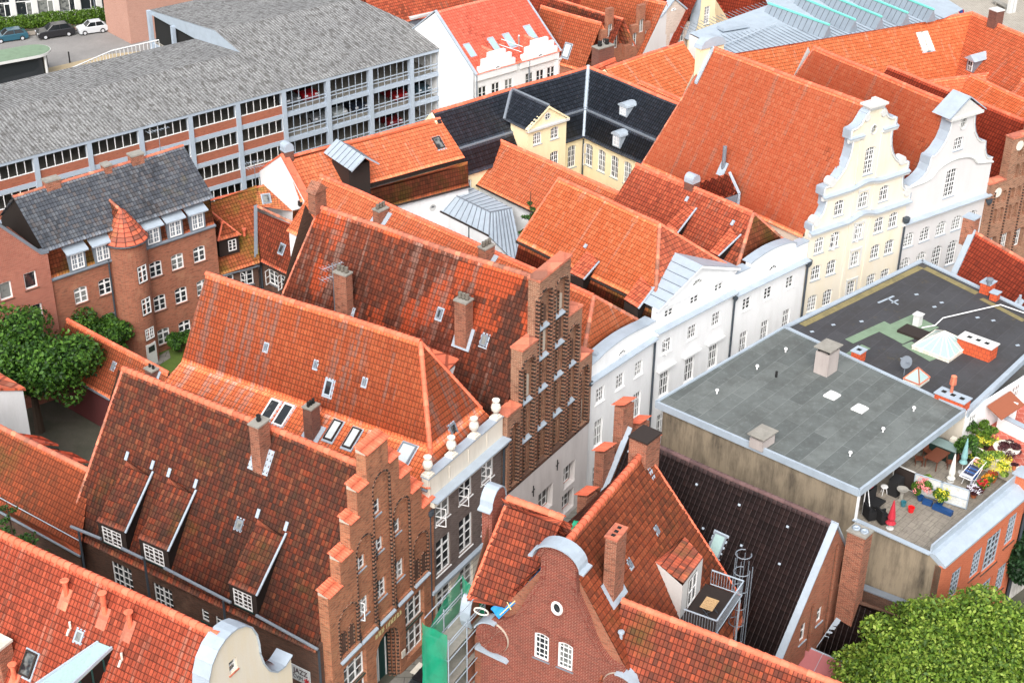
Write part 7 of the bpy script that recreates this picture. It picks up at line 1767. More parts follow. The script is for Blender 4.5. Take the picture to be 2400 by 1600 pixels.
def rumple(th,pts,n,mat,name,amp=.06):
    "slack sheet over the quad"
    P=[A3(*q) for q in pts];nn=newell(P);nn=nn if nn[2]>0 else -nn;V=[];Q=[];r=np.random.RandomState(5)
    for j in range(n+1):
        for i in range(n+1):
            s,t=i/n,j/n;V.append((P[0]*(1-s)+P[1]*s)*(1-t)+(P[3]*(1-s)+P[2]*s)*t+nn*(r.rand()-.3)*amp)
    for j in range(n):
        for i in range(n): k=j*(n+1)+i;Q.append((k,k+1,k+n+2,k+n+1))
    return mesh_np(name,V,Q,np.zeros((len(Q),4,2)),mat,th,smooth=True)
tp_=thing('blue_tarpaulin','bright blue tarpaulin tucked under the tiles beside the brick scrolled gable','tarpaulin',H(1210,1400,-.1))
rumple(tp_,[H(1270,1310,-.02),H(1278,1345,.0),H(1170,1450,.02),H(1150,1425,-.04)],10,M['bluetarp'],'tarpaulin_sheet',.08)
g=MB()
for a,b in (((1262,1356),(1172,1440)),((1238,1360),(1246,1378)),((1188,1408),(1198,1428))): X,Y=H(*a,.16),H(*b,.16);g.cyl(X,Y,.035,.035,4)
g.parts('timber_batten',M['batten'],th2)
gt=thing('green_tarpaulin','bright green tarpaulin bunched under the ridge tiles','tarpaulin',H(1345,1240,0))
rumple(gt,[H(1345,1218,.3),H(1378,1226,.5),H(1352,1256,.35),H(1340,1248,.2)],6,M['greentarp'],'tarpaulin_sheet',.2);rumple(gt,[H(1340,1250,.1),H(1350,1256,.2),H(1322,1284,.15),H(1316,1278,.1)],5,M['greentarp'],'tarpaulin_sheet',.1)
g=MB();X,Y=H(1349,1258,.3),H(1325,1284,.3);g.cyl(X,Y,.04,.04,4);X,Y=H(1320,1266,.3),H(1328,1282,.3);g.cyl(X,Y,.03,.03,4);g.parts('timber_batten',M['batten'],th2)
# street gable of the wing
pW=Pl(fRG.w(0,.75,0),fRG.a);g=MB()
g=MB();g.face([fRG.w(-.1,.7,-1),fRG.w(5.6,.7,-1),fRG.w(5.6,.7,10.3),fRG.w(2.75,.7,14.8),fRG.w(.0,.7,10.3),fRG.w(-.1,.7,10.2)][::-1]);g.build('street_gable_wall',M['br_t'],th2)
tile(rf,[A2,B2_,fRG.w(5.6,-4.4,10.3),fRG.w(5.6,.4,10.3)],M['t_rg2'],ed=B2_-A2,tw=.4,tl=.6)
g=MB();n=8;cx=2.75
pts=[(cx+.75*math.cos(math.pi*i/n),14.6+.9*math.sin(math.pi*i/n)) for i in range(n+1)]+[(cx-1.0,14.5)]
for a,b in zip(pts[:-1],pts[1:]): g.extr([fRG.w(a[0],.45,a[1]),fRG.w(b[0],.45,b[1]),fRG.w(b[0],.45,b[1]+.08),fRG.w(a[0],.45,a[1]+.08)],fRG.b*.75)
g.build('gable_capping',M['zinc'],th2)
g=MB();g.extr([fRG.w(cx+.7*math.cos(math.pi*i/n),.5,14.6+.88*math.sin(math.pi*i/n)) for i in range(n+1)]+[fRG.w(cx-.7,.5,12.3)],fRG.b*.6);g.build('gable_head',M['br_gable'],th2)
g=MB()
pts=[(.1,10.3),(-.15,10.0),(-.3,9.5),(-.3,8.9),(-.1,8.4)]
for a,b in zip(pts[:-1],pts[1:]): g.extr([fRG.w(a[0],.45,a[1]),fRG.w(b[0],.45,b[1]),fRG.w(b[0]+.1,.45,b[1]),fRG.w(a[0]+.1,.45,a[1])],fRG.b*.6)
g.build('scroll_capping',M['zinc'],th2)
# ---- RG3 low wing
th3=thing('low_tiled_wing','low orange and grey blotched roof running to the bottom right corner','house',fRG.w(3,-12,0))
r0,r1=fRG.w(1.9,-7.0,12.2),fRG.w(1.65,-20.5,12.2)
rr0=hit(1458,1408,fRG.w(1.9,0,0),fRG.a);rr1=hit(1960,1603,fRG.w(1.9,0,0),fRG.a);print('RG3',rr0,rr1)
s0=(rr1-rr0)/np.linalg.norm(rr1-rr0)
r0,r1=rr0,rr0+(rr1-rr0)*1.15
dn=-fRG.a*2.9-Z3*4.6
q0=hit(1475,1588,RL[0]*1.0+Z3*.0,slope_frame(RL)[1])
rf=tile(th3,[r0+dn*.0,r0+dn+ (r0-r1)*-.0,r1+dn,r1],M['t_rg2'],ed=r1-r0,name='roof',tw=.22,tl=.34,step=.045,lift=.03)
ridge(rf,r0+Z3*.08,r1+Z3*.08,M['cap_o'],r=.17,L=.44)
up_=fRG.a*2.9-Z3*3.8;tile(rf,[r0,r0+up_,r1+up_,r1],M['t_orange'],ed=r1-r0,tw=.22,tl=.34,step=.045)
g=MB();g.face([(r0+dn*.95)*A3(1,1,0),(r1+dn*.95)*A3(1,1,0),r1+dn*.95,r0+dn*.95]);g.face([(r0+up_*.9)*A3(1,1,0),(r1+up_*.9)*A3(1,1,0),r1+up_*.9,r0+up_*.9]);g.face([(r1+dn*.95)*A3(1,1,0),(r1+up_*.9)*A3(1,1,0),r1+up_*.9,r1,r1+dn*.95]);g.build('wall',M['br_gable'],th3)
g=MB();g.cyl(q0,hit(1460,1412,RL[0],slope_frame(RL)[1]),.12,.12,5) if False else None
# ---- dormer with balcony on RG
dl=lambda x,y,h:hit(x,y,P_+Z3*h,n_)
A_,B_,C_,D_=dl(1540,1318,1.5),dl(1600,1368,2.2),dl(1645,1308,2.2),dl(1585,1255,.3)
P_,n_,u_,v_=slope_frame(RL)
bA=dl(1600,1370,2.3);bB=dl(1648,1305,2.3)
rd=tile(th,[bA,bB,dl(1602,1258,.1),dl(1536,1315,.1)],M['t_rg2'],ed=bB-bA,name='dormer_roof',sg=0)
q=lambda X:X-Z3*((X-P_)@n_/n_[2])
g=MB();fa,fb_=q(bA),q(bB);g.face([bA-Z3*.05,dl(1536,1315,.05),fa]);g.face([fa,fb_,bB-Z3*.05,bA-Z3*.05]);g.build('dormer_wall',M['trimw'],rd)
dpl=Pl((fa)*A3(1,1,0),(bB-bA)*A3(1,1,0)/np.linalg.norm((bB-bA)[:2]));dw=np.linalg.norm((bB-bA)[:2]);zf=fa[2]
window(rd,dpl,dw*.3,zf+.15,dw*.72,zf+2.0,'c22',inset=-.05,hole=False,sill=None,fw=.08)
out=dpl.n
bl=thing('roof_balcony','small steel roof balcony with wooden table and flower pots outside the white dormer','balcony',fa)
o=fa-dpl.x*.3;g=MB();W_,D__=dw+1.0,2.1;g.box(o-Z3*.05,dpl.x*W_,out*D__,Z3*.08);g.build('deck',M['wood_dark'],bl)
for X,Y in ((o+out*.3,o+out*D__),(o+out*D__,o+out*D__+dpl.x*W_),(o+out*D__+dpl.x*W_,o+dpl.x*W_+out*.3)):
    g=MB();g.cyl(X+Z3*1.05,Y+Z3*1.05,.045);g.cyl(X+Z3*.12,Y+Z3*.12,.03);nn=int(np.linalg.norm(Y-X)/.14)
    for i in range(nn+1): g.cyl(X+(Y-X)*i/nn+Z3*.12,X+(Y-X)*i/nn+Z3*1.05,.012,.012,4)
    g.build('railing',M['zinc'],bl)
g=MB()
for s_ in (.3,W_-.3): X=o+dpl.x*s_+out*D__;g.cyl(X,A3(X[0],X[1],3),.06,.06,6)
g.parts('support_post',M['zinc'],bl)
tb=thing('folding_table','small slatted wooden table on the roof balcony','table',o+dpl.x*1.3+out*1.3);g=MB();tc_=o+dpl.x*.9+out*.8+Z3*.75
M['slatwood']=plain('pale_slat_wood',S(186,152,110),.7)
for k in range(7): g.box(tc_+dpl.x*.14*k,dpl.x*.11,out*.7,Z3*.03)
g.parts('table_slat',M['slatwood'],tb);g=MB()
for s_ in (0.1,.85): g.cyl(tc_+dpl.x*s_,tc_+dpl.x*s_+out*.7-Z3*.72,.02);g.cyl(tc_+dpl.x*s_+out*.7,tc_+dpl.x*s_-Z3*.72,.02)
g.parts('table_leg',M['pipe'],tb)
# caged ladder
lc=o+dpl.x*(W_+.45)+out*(D__-.3);ld=thing('caged_ladder','tall galvanised ladder with round safety cage rising past the roof balcony','ladder',lc*A3(1,1,0)+Z3*4)
g=MB()
for z in np.arange(lc[2]-4.5,lc[2]+2.4,1.15):
    n=12
    for i in range(n-2):
        t,t2=2*math.pi*i/n+1.2,2*math.pi*(i+1)/n+1.2;g.cyl(lc*A3(1,1,0)+A3(.42*math.cos(t),.42*math.sin(t),z),lc*A3(1,1,0)+A3(.42*math.cos(t2),.42*math.sin(t2),z),.035,.035,4)
for i in range(0,10,2): t=2*math.pi*i/12+1.2;g.cyl(lc*A3(1,1,0)+A3(.42*math.cos(t),.42*math.sin(t),lc[2]-4.5),lc*A3(1,1,0)+A3(.42*math.cos(t),.42*math.sin(t),lc[2]+2.2),.022,.022,4)
g.build('safety_cage',M['lead'],ld);g=MB()
for s_ in (-.22,.22): g.cyl(lc*A3(1,1,0)+dpl.x*s_+out*.5+Z3*1.5,lc*A3(1,1,0)+dpl.x*s_+out*.5+Z3*(lc[2]+1.6),.03)
g.parts('ladder_rail',M['lead'],ld)
# ================================================================== background roofs and houses
def roof_px(th,p0,p1,z,da,run,drop,mat,tw=.25,tl=.36,cap='cap_o',both=True,walls=None,name='roof'):
    r0,r1=W(*p0,z),W(*p1,z);d=(r1-r0);dn=azd(da)*run-Z3*drop
    rf=tile(th,[r0+dn,r1+dn,r1,r0],M[mat],ed=d,name=name,tw=tw,tl=tl)
    bk=A3(-dn[0],-dn[1],dn[2])
    if both: tile(rf,[r0+bk,r1+bk,r1,r0],M[mat],ed=d,tw=.5,tl=.7)
    if cap: ridge(rf,r0+Z3*.03,r1+Z3*.03,M[cap],r=.15)
    if walls:
        g=MB();k=.92
        for X,Y in ((r0+dn*k,r1+dn*k),(r1+dn*k,r1+bk*k),(r1+bk*k,r0+bk*k),(r0+bk*k,r0+dn*k)): g.face([X*A3(1,1,0)-Z3*5,Y*A3(1,1,0)-Z3*5,Y,X])
        g.face([r0+dn*k,r0+bk*k,r0-Z3*.1]);g.face([r1+dn*k,r1+bk*k,r1-Z3*.1]);g.build('wall',M[walls],th)
    return rf,(r0,r1,dn)
def bg(name,label,loc,cat='house'): return thing(name,label,cat,loc)
th=bg('long_tiled_range','long orange roof with twin skylights below the pale metal museum roof',W(2000,100,0))
rf,(r0,r1,dn)=roof_px(th,(1690,131),(2279,31),8.5,152.4,7.0,7.0,'t_orange2',walls='pl_white')
for c in ((2162,99),(2173,97)): skylight(th,[r0+dn,r1+dn,r1,r0],c,.9,2.2,fc='stone',pane='sky_glass')
th=bg('tiled_cross_wing','orange roof with a square brick chimney at its ridge, top right beside the plaza',W(2330,100,0))
rf,(r0,r1,dn)=roof_px(th,(2277,31),(2480,118),8.5,236,8.0,7.0,'t_orange',walls='pl_white');S2P=[r0+dn,r1+dn,r1,r0]
g=MB();g.cyl(r0+Z3*.1,r0+dn*.95-azd(-30)*1.0+Z3*.1,.14,.14,5);g.build('lead_valley',M['pipe'],rf)
b_=r0+(r1-r0)*.28;chimney(th,b_,Fr((0,0),60,-30),1.1,1.1,b_[2]+1.5,M['br_dull'],pots=0,cap='trimw')
P_,n_,u_,v_=slope_frame(S2P);q=hit(2272,168,P_,n_);g=MB();g.box(q-u_*.55-Z3*.2,u_*1.1,-azd(236)*2.2,Z3*1.5);d_=g.build('dormer',M['lead'],th);dd_=-n_*A3(1,1,0);
g=MB();o=q-u_*.8+Z3*1.3+azd(236)*.3;g.extr([o,o+u_*1.6,o+u_*.8+Z3*.55],-azd(236)*2.4);g.build('dormer_roof',M['zinc'],d_)
g=MB();g.box(q-u_*.35+azd(236)*.06+Z3*.1,u_*.7,-azd(236)*.1,Z3*1.1);wd=g.build('window',M['white'],d_)
g=MB()
for sx in (-.27,.04):
    for sz in (.18,.68): g.box(q+u_*sx+azd(236)*.1+Z3*sz,u_*.23,-azd(236)*.03,Z3*.42)
g.parts('pane',M['glass'],wd)
th=bg('small_tiled_annex','small orange roofs crossing below the dormered cross wing near the right edge',W(2290,200,0))
roof_px(th,(2140,196),(2356,167),5.0,152,4,3.4,'t_orange',walls='pl_white');roof_px(th,(2275,176),(2470,265),5.2,236,6,4.5,'t_orange2')
th=bg('tiled_rear_wing','narrow orange roof just behind the two tall gable roofs',W(2250,230,0));roof_px(th,(2080,158),(2420,296),9.0,232,6,7,'t_orange2')
th=bg('tiled_corner_roof','orange roof with a tiny skylight cut by the right edge',W(2380,230,0));rf,(r0,r1,dn)=roof_px(th,(2395,185),(2520,235),6.0,236,6,5,'t_orange')
# museum metal roof
th=bg('metal_roofed_hall','large hall with pale blue metal roof, saw tooth rooflights edged in turquoise',W(1900,60,0),'building')
zz=8.7;g=MB();P4=[W(1712,127,zz),W(2212,44,zz),W(2258,22,zz),W(2190,-20,zz+.3),W(1780,-30,zz+.8),W(1800,12,zz+.6),W(1616,78,zz+.3),W(1652,96,zz)];g.face(P4)
g.face([p_-Z3*14 if i else p_-Z3*14 for i,p_ in enumerate(P4)][::-1]);rf=g.build('metal_roof',M['zinc'],th)
g=MB()
for i in (0,7,6): 
    a,b=P4[i],P4[i-1];g.face([a-Z3*13,b-Z3*13,b-Z3*.1,a-Z3*.1])
g.build('wall',M['pl_pinkwhite'],th)
g=MB();A_,B_=W(1640,95,zz+.1),W(2240,30,zz+.1)
for k in range(46):
    t=k/45;a=W(1712,127,zz+.06)*(1-t)+W(2212,44,zz+.06)*t;b=a+azd(-28)*(9+7*t);g.cyl(a,b,.035,.035,4)
g.build('standing_seams',M['lead'],rf)
g=MB();g.cyl(W(1690,108,zz+.4),W(1820,55,zz+.5),.06,.06,4);g.box(W(1695,75,zz+.3),azd(62)*3.2,azd(-28)*1.1,Z3*.3);g.build('roof_hatch',M['zinc'],th)
M['turq']=plain('turquoise_trim',S(120,214,198),.5)
for (x0,y0),(x1,y1) in (((1944,60),(1800,14)),((2005,48),(1868,-3)),((2067,41),(1930,-10)),((2128,32),(1990,-18)),((2189,24),(2050,-26))):
    e=W(x0,y0,zz+1.25);s=W(x1,y1,zz+1.0);dd_=(s-e);n_=np.cross(dd_/np.linalg.norm(dd_),Z3);n_=n_ if n_@azd(62)>0 else -n_
    g=MB();b0=e-Z3*1.25;g.extr([e,b0-n_*.75,b0+n_*.5],dd_*A3(1,1,0));sh=g.build('saw_tooth_rooflight',M['zincd'],th)
    g=MB();g.cyl(e+Z3*.05,e+dd_*A3(1,1,0)+Z3*.05,.12,.12,5);g.build('turquoise_ridge',M['turq'],sh)
    g=MB()
    for k in range(1,12): q=e+dd_*A3(1,1,0)*k/12;g.cyl(q-n_*.05,q-Z3*1.2-n_*.72,.03,.03,4)
    g.build('standing_seams',M['pipe'],sh)
# WT white house with red roof
fWT=Fr(W(1113,173,5)[:2],50,-40);b_,z_=fWT.B(1021,27,0);b_=min(max(b_,4),9)
th=bg('white_gabled_house','white house with two small stepped gables and new red roof with skylights',fWT.w(4,4,-5))
pW_=fWT.front()
zr=z_
print('WT',b_,z_)
wl=11.4
for z0 in (.6,3.2-.6): pass
for a in (1.0,2.75,4.5,6.3,7.3,8.8,10.3):
    if a!=6.3: window(th,pW_,a-.55,1.9,a+.55,3.4,'c22',inset=.08,fw=.1);window(th,pW_,a-.55,-1.2,a+.55,.4,'c22',inset=.08,fw=.1)
pW_.wall(th,[(0,-5),(wl,-5),(wl,5),(0,5)],M['pl_white'],t=.3)
for ac,n in ((2.75,0),(8.5,1)):
    g_=Pl(fWT.w(0,-.25,0),fWT.a);hw=2.65;L_=[(ac-hw,4.7),(ac-hw,4.9),(ac-2.4,4.9),(ac-2.4,5.6),(ac-1.9,5.6),(ac-1.9,6.3),(ac-1.1,6.3),(ac-1.1,6.85),(ac+1.1,6.85),(ac+1.1,6.3),(ac+1.9,6.3),(ac+1.9,5.6),(ac+2.4,5.6),(ac+2.4,4.9),(ac+hw,4.9),(ac+hw,4.7)]
    g_.wall(th,[(ac-hw,4.2),(ac+hw,4.2)]+L_[::-1],M['pl_white'],t=.4,name='stepped_gable');lunette(th,g_,ac,5.0,.35,.03)
    r_=tile(th,[fWT.w(ac-2.2,.0,5.2),fWT.w(ac-2.2,.6,5.4),fWT.w(ac,2.4,6.7),fWT.w(ac,.1,6.7)],M['t_red'],ed=fWT.b,name='gable_roof',tw=.3,tl=.36)
L=[fWT.w(0,-.3,4.9),fWT.w(wl,-.3,4.9),fWT.w(wl,b_,zr),fWT.w(0,b_,zr)];rf=tile(th,L,M['t_red'],ed=fWT.a,name='roof',tw=.3,tl=.36,prof=FLATP)
g=MB();g.face([fWT.w(0,0,-5),fWT.w(0,0,5),fWT.w(0,b_,zr-.1),fWT.w(0,2*b_,5),fWT.w(0,2*b_,-5)]);g.face([fWT.w(wl,0,-5),fWT.w(wl,0,5),fWT.w(wl,b_,zr-.1),fWT.w(wl,2*b_,5),fWT.w(wl,2*b_,-5)]);g.build('gable_end_wall',M['pl_white'],th)
g=MB();g.box(fWT.w(-.15,-.3,4.9),fWT.b*(b_+.3)+Z3*(zr-4.9),fWT.a*.3,Z3*.14);g.box(fWT.w(wl-.1,-.3,4.9),fWT.b*(b_+.3)+Z3*(zr-4.9),fWT.a*.2,Z3*.14);g.box(fWT.w(-.15,2*b_,4.9),-fWT.b*b_+Z3*(zr-4.9),fWT.a*.3,Z3*.14);g.build('verge_flashing',M['zinc'],th)
tile(rf,[fWT.w(0,2*b_,4.9),fWT.w(wl,2*b_,4.9),L[2],L[3]],M['t_red'],ed=fWT.a,tw=.6,tl=.7,prof=FLATP)
for c in ((1101,119),(1157,105),(1194,95),(1243,76)): skylight(th,L,c,.8,1.7,fc='zinc',pane='greenglass')
g=MB();g.tube([W(1175,92,8.5),W(1225,110,8.2)],.04,5);g.tube([W(1170,105,8.0),W(1222,122,8.0)],.04,5);g.cyl(W(1217,120,5.5),W(1216,84,9),.09,.09,5);g.build('roof_platform',M['white'],th)
pipe(th,[fWT.w(.1,-.2,4.8),fWT.w(.1,-.2,-4.5)],.07,'lead');pipe(th,[fWT.w(7.1,-.2,4.8),fWT.w(7.1,-.2,-4.5)],.07,'lead')
# white wall, chimney and orange roofs between K and the stepped gables
th=bg('white_courtyard_wall','long white wall between white stepped gables and a squat brick chimney',W(1330,150,0),'wall');g=MB();a_,b_=W(1308,142,4),W(1380,118,4);g.box(a_*A3(1,1,0)-Z3*5,b_-a_,azd(-40)*.5,Z3*9);g.build('wall_body',M['pl_white'],th)
g=MB();g.box(a_-azd(-40)*.1,b_-a_,azd(-40)*.7,Z3*.15);g.build('wall_coping',M['trimw'],th)
th=bg('pale_orange_roofed_house','sandy orange roof behind the black mansard, with a squat two pot chimney',W(1500,180,0))
rf,(r0,r1,dn)=roof_px(th,(1418,160),(1601,100),9.0,142,6.5,4.5,'t_orange2',walls='pl_yellow')
rf,(q0,q1,dn2)=roof_px(th,(1365,168),(1440,138),8.4,142,5,3.5,'t_worn')
chimney(th,W(1412,150,8.0),fK,2.0,1.0,9.9,M['br_dull'],pots=2,pot='soot',potr=.22,poth=.5)
roof_px(th,(1502,192),(1600,234),8.8,225,2.2,1.6,'t_orange')
# stepped brick gables beyond
def mini_gable(label,px0,px1,z,zt,mat,steps,rid,rz,tm,wins=((.3,.35),(.5,.6),(.7,.35)),flat=False,az_=52):
    f=Fr(W(*px0,z)[:2],az_,-40);w_=float((W(*px1,z)-W(*px0,z))@f.a)
    th=bg('stepped_gable_house',label,f.w(w_/2,3,-5));p=f.front();h=zt-z;hw=w_/2
    st=[(w_*k/(2*steps+1),z+h*(k+.6)/(steps+.6)) for k in range(steps+1)]+[(w_*(steps+1+k)/(2*steps+1),z+h*(steps-k-.4)/(steps+.6)) for k in range(steps)]
    for fx,fz in wins: window(th,p,w_*fx-.35,z+h*fz-.9,w_*fx+.35,z+h*fz+.6,'c22',rise=.2,inset=.2,fw=.08,sill=None,fc='trimw')
    p.wall(th,step_outline(st,w_,-5),mat,t=.5)
    r0,r1=W(*rid[0],rz),W(*rid[1],rz);dn=azd(228)*(hw+.5)-Z3*(h*.85)
    rf=tile(th,[r0+dn,r1+dn,r1,r0],M[tm],ed=r1-r0,name='roof',tw=.26,tl=.36);ridge(rf,r0,r1,M['cap_o'],r=.14);bk=A3(-dn[0],-dn[1],dn[2]);tile(rf,[r0+bk,r1+bk,r1,r0],M[tm],ed=r1-r0,tw=.5,tl=.7)
    g=MB();g.face([(r0+dn)*A3(1,1,0)-Z3*5,(r1+dn)*A3(1,1,0)-Z3*5,r1+dn*.97,r0+dn*.97]);g.face([(r0+dn)*A3(1,1,0)-Z3*5,(r0+bk)*A3(1,1,0)-Z3*5,r0+bk,r0,r0+dn]);g.build('wall',mat,th);return th,f,p
th,f,p=mini_gable('slim red brick stepped gable with white blind arches, topped chimney of brick to its left',(1393,150),(1462,132),4,9.6,M['br_t'],2,((1268,15),(1411,55)),8.2,'t_orange')
skylight(th,[W(1268,15,8.2)+azd(228)*2.55-Z3*4.76,W(1411,55,8.2)+azd(228)*2.55-Z3*4.76,W(1411,55,8.2),W(1268,15,8.2)],(1329,119),.9,1.5,fc='lead',pane='sky_glass')
th,f,p=mini_gable('dark red brick stepped gable behind the slim one, blind pointed arches',(1464,135),(1535,115),4,9.3,M['br_t'],2,((1290,-6),(1462,45)),8.4,'t_rg2')
th=bg('gabled_house','pale brick house with triangular white edged pediment and three white windows',W(1590,90,-5));f=Fr(W(1538,118,4)[:2],52,-40);p=f.front();p.wall(th,[(0,-5),(4.8,-5),(4.8,6.2),(4.0,6.2),(4.0,7.7),(2.2,9.2),(.5,7.6),(.5,6.0),(0,6.0)],brick_mat('pale_limewashed_brick',S(206,186,172),S(190,168,154),S(214,204,194),S(150,130,118),.3,seed=41),holes=[opening(a-.4,a+.4,4.2,5.5) for a in (1.0,2.3,3.6)],t=.4)
for a in (1.0,2.3,3.6): window(th,p,a-.4,4.2,a+.4,5.5,'c22',inset=.08,fw=.09,hole=False)
lunette(th,p,2.2,8.0,.3,.03)
g=MB();g.extr([p.p(.4,7.6,.15),p.p(2.2,9.2,.15),p.p(2.2,9.4,.15),p.p(.2,7.65,.15)],-p.n*.8);g.extr([p.p(2.2,9.2,.15),p.p(4.1,7.7,.15),p.p(4.3,7.75,.15),p.p(2.2,9.4,.15)],-p.n*.8);g.build('gable_capping',M['zinc'],th)
rf,_=roof_px(th,(1380,-35),(1562,8),9.0,228,4,6,'t_orange',walls='pl_pinkwhite')
th=bg('yellow_gable_house','pale yellow curved gable with one tall white window at the top edge',W(1660,60,-5));f=Fr(W(1620,85,5)[:2],52,-40);p=f.front()
lf=[(0,4.5),(.3,5),(.7,6),(.95,7.2),(1.05,9),(1.1,11)];ol=[(0,-5),(4.3,-5)]+[(4.3-x,z) for x,z in lf]+[(x,z) for x,z in lf[::-1]]
window(th,p,1.75,5.9,2.55,7.9,'d46',inset=.08,fw=.08);p.wall(th,ol,M['pl_yellow'],t=.5)
g=MB()
for a,b in zip(lf[:-1],lf[1:]): g.extr([p.p(a[0],a[1],.1),p.p(b[0],b[1],.1),p.p(b[0]-.1,b[1],.1),p.p(a[0]-.1,a[1],.1)],-p.n*1.2)
g.build('gable_capping',M['zinc'],th)
roof_px(th,(1480,-60),(1640,-16),9.5,228,4,6.5,'t_darkred')
th=bg('dark_red_roofed_house','dark red roof behind the pale yellow gable at the top edge',W(1720,20,-5));rf,_=roof_px(th,(1660,-30),(1790,-10),8,142,5,4,'t_darkred',walls='pl_yellow')
th=bg('rear_tiled_house','orange roof filling the gap behind the slim stepped gable',W(1300,-10,-5));roof_px(th,(1200,-45),(1400,5),7.6,228,5,6,'t_darkred',walls='br_t')
th=bg('old_brick_house','old brown brick house with white windows behind the garage corner',W(930,20,-5));f=Fr(W(900,62,-3)[:2],54,-36);p=f.front()
for x,y in ((917,22),(940,20),(938,20),(977,28)): a,z=p.px(x,y);window(th,p,a-.5,z-.8,a+.5,z+.8,'c22',inset=.06,fw=.12,fc='white',hole=False) if x!=940 else None
p.wall(th,[(-6,-6),(14,-6),(14,6),(-6,6)],M['br_t'],holes=[],t=.3);rf,_=roof_px(th,(850,-12),(1080,-60),8,144,3,3,'t_worn')
th=bg('grey_flat_annex','low annex with pale roof edge between garage roof and white gable',W(990,40,-5));g=MB();a_,b_=W(962,47,5.2),W(1015,32,5.2);g.box(a_*A3(1,1,0)-Z3*5,b_-a_,azd(-40)*6,Z3*10);g.build('wall',M['lead'],th);g=MB();g.box(a_-azd(-40)*.2,(b_-a_),azd(-40)*6.3,Z3*.25);g.build('roof',M['trimw'],th)
# ================================================================== top left street
GZ=-4.6
o0=W(0,52,GZ+.4);o1=W(290,25,GZ+.4);f=Fr(o0[:2],math.degrees(math.atan2(o1[0]-o0[0],o1[1]-o0[1])))
th=bg('white_office_building','white framed office building with large dark windows behind the clipped hedge',f.w(8,4,GZ),'building');p=f.front()
ln=float((o1-o0)@f.a);x0=float(np.dot(W(36,50,GZ+.4)-f.O,f.a));sp=(float(np.dot(W(236,32,GZ+.4)-f.O,f.a))-x0)/4
hs=[]
for k in range(-3,6):
    a0=x0+sp*k+.35;a1=a0+sp-.7
    for z0 in (GZ+.9,GZ+4.2):
        window(th,p,a0,z0,a1,z0+2.5,'s1',inset=.3,fw=.08,fc='lead',sill=None)
        g=MB();p.box(g,a0+(a1-a0)*.62,a1,z0,z0+1.7,-.28,-.2);p.box(g,a0,a1,z0+1.75,z0+1.83,-.28,-.2);fr_=g.build('casement',M['white'],th);g=MB();p.box(g,a0+(a1-a0)*.66,a1-.08,z0+.1,z0+1.6,-.2,-.19);g.build('pane',M['glass'],fr_)
p.wall(th,[(x0-4*sp,GZ-1),(x0+6*sp,GZ-1),(x0+6*sp,GZ+8),(x0-4*sp,GZ+8)],M['trimw'],t=.4)
g=MB();g.fb(f,x0-4*sp,x0+6*sp,.4,8,GZ,GZ+8);g.build('building_body',M['pl_grey'],th)
th=bg('brick_side_building','pinkish brick building end beside the garage entrance with a small orange triangular window',W(310,60,-5),'building');fb_=Fr(W(308,104,GZ)[:2],50,-42);p=fb_.side(0)
g=MB();g.fb(fb_,0,9,0,6,GZ-1,4.0);g.extr([fb_.w(0,0,4),fb_.w(0,6,4),fb_.w(0,3,6)],fb_.a*9);g.build('wall',brick_mat('pink_brick',S(180,128,110),S(168,116,100),S(190,160,146),S(140,96,84),.2,seed=44),th)
g=MB();g.extr([fb_.w(.5,-.05,3.0),fb_.w(2.2,-.05,3.0),fb_.w(1.2,-.05,4.3)],-fb_.b*.1);g.build('triangular_window',M['white'],th);g=MB();g.extr([fb_.w(.7,-.16,3.1),fb_.w(1.3,-.16,3.1),fb_.w(1.15,-.16,4.0)],-fb_.b*.03);g.build('orange_panel',M['redsign'],th)
# kiosk
th=bg('kiosk','kiosk with rounded mossy green flat roof and white rim beside the road','kiosk' and W(40,150,GZ),'kiosk')
c=W(72,125,-1.3);d_=azd(57);n_=azd(-33);L_=[c+d_*2.3*math.cos(t)+n_*2.0*math.sin(t) for t in [math.pi*(i/14-.5) for i in range(15)]]+[c-d_*14+n_*2.0,c-d_*14-n_*2.0]
g=MB();g.extr(L_,Z3*.3);kr=g.build('kiosk_roof',M['trimw'],th);g=MB();g.face([x+Z3*.32 for x in [c+(q-c)*.97 for q in L_]]);g.build('roof_felt',M['green_felt'],kr)
g=MB();g.extr([(c+(q-c)*.72)*A3(1,1,0)+Z3*(GZ-.2) for q in L_],Z3*.9);g.build('counter_wall',M['trimw'],th);g=MB();g.extr([(c+(q-c)*.7)*A3(1,1,0)+Z3*(GZ+.7) for q in L_],Z3*2.5);g.build('glazing',M['glass'],th)
g=MB();q=W(66,150,GZ+1)
g.cyl(c+d_*1.2-n_*1.3-Z3*3.3,c+d_*1.2-n_*1.3,.16,.16,8);g.cyl(c-d_*5-n_*1.5-Z3*3.3,c-d_*5-n_*1.5,.1,.1,8);g.parts('roof_post',M['trimw'],th)
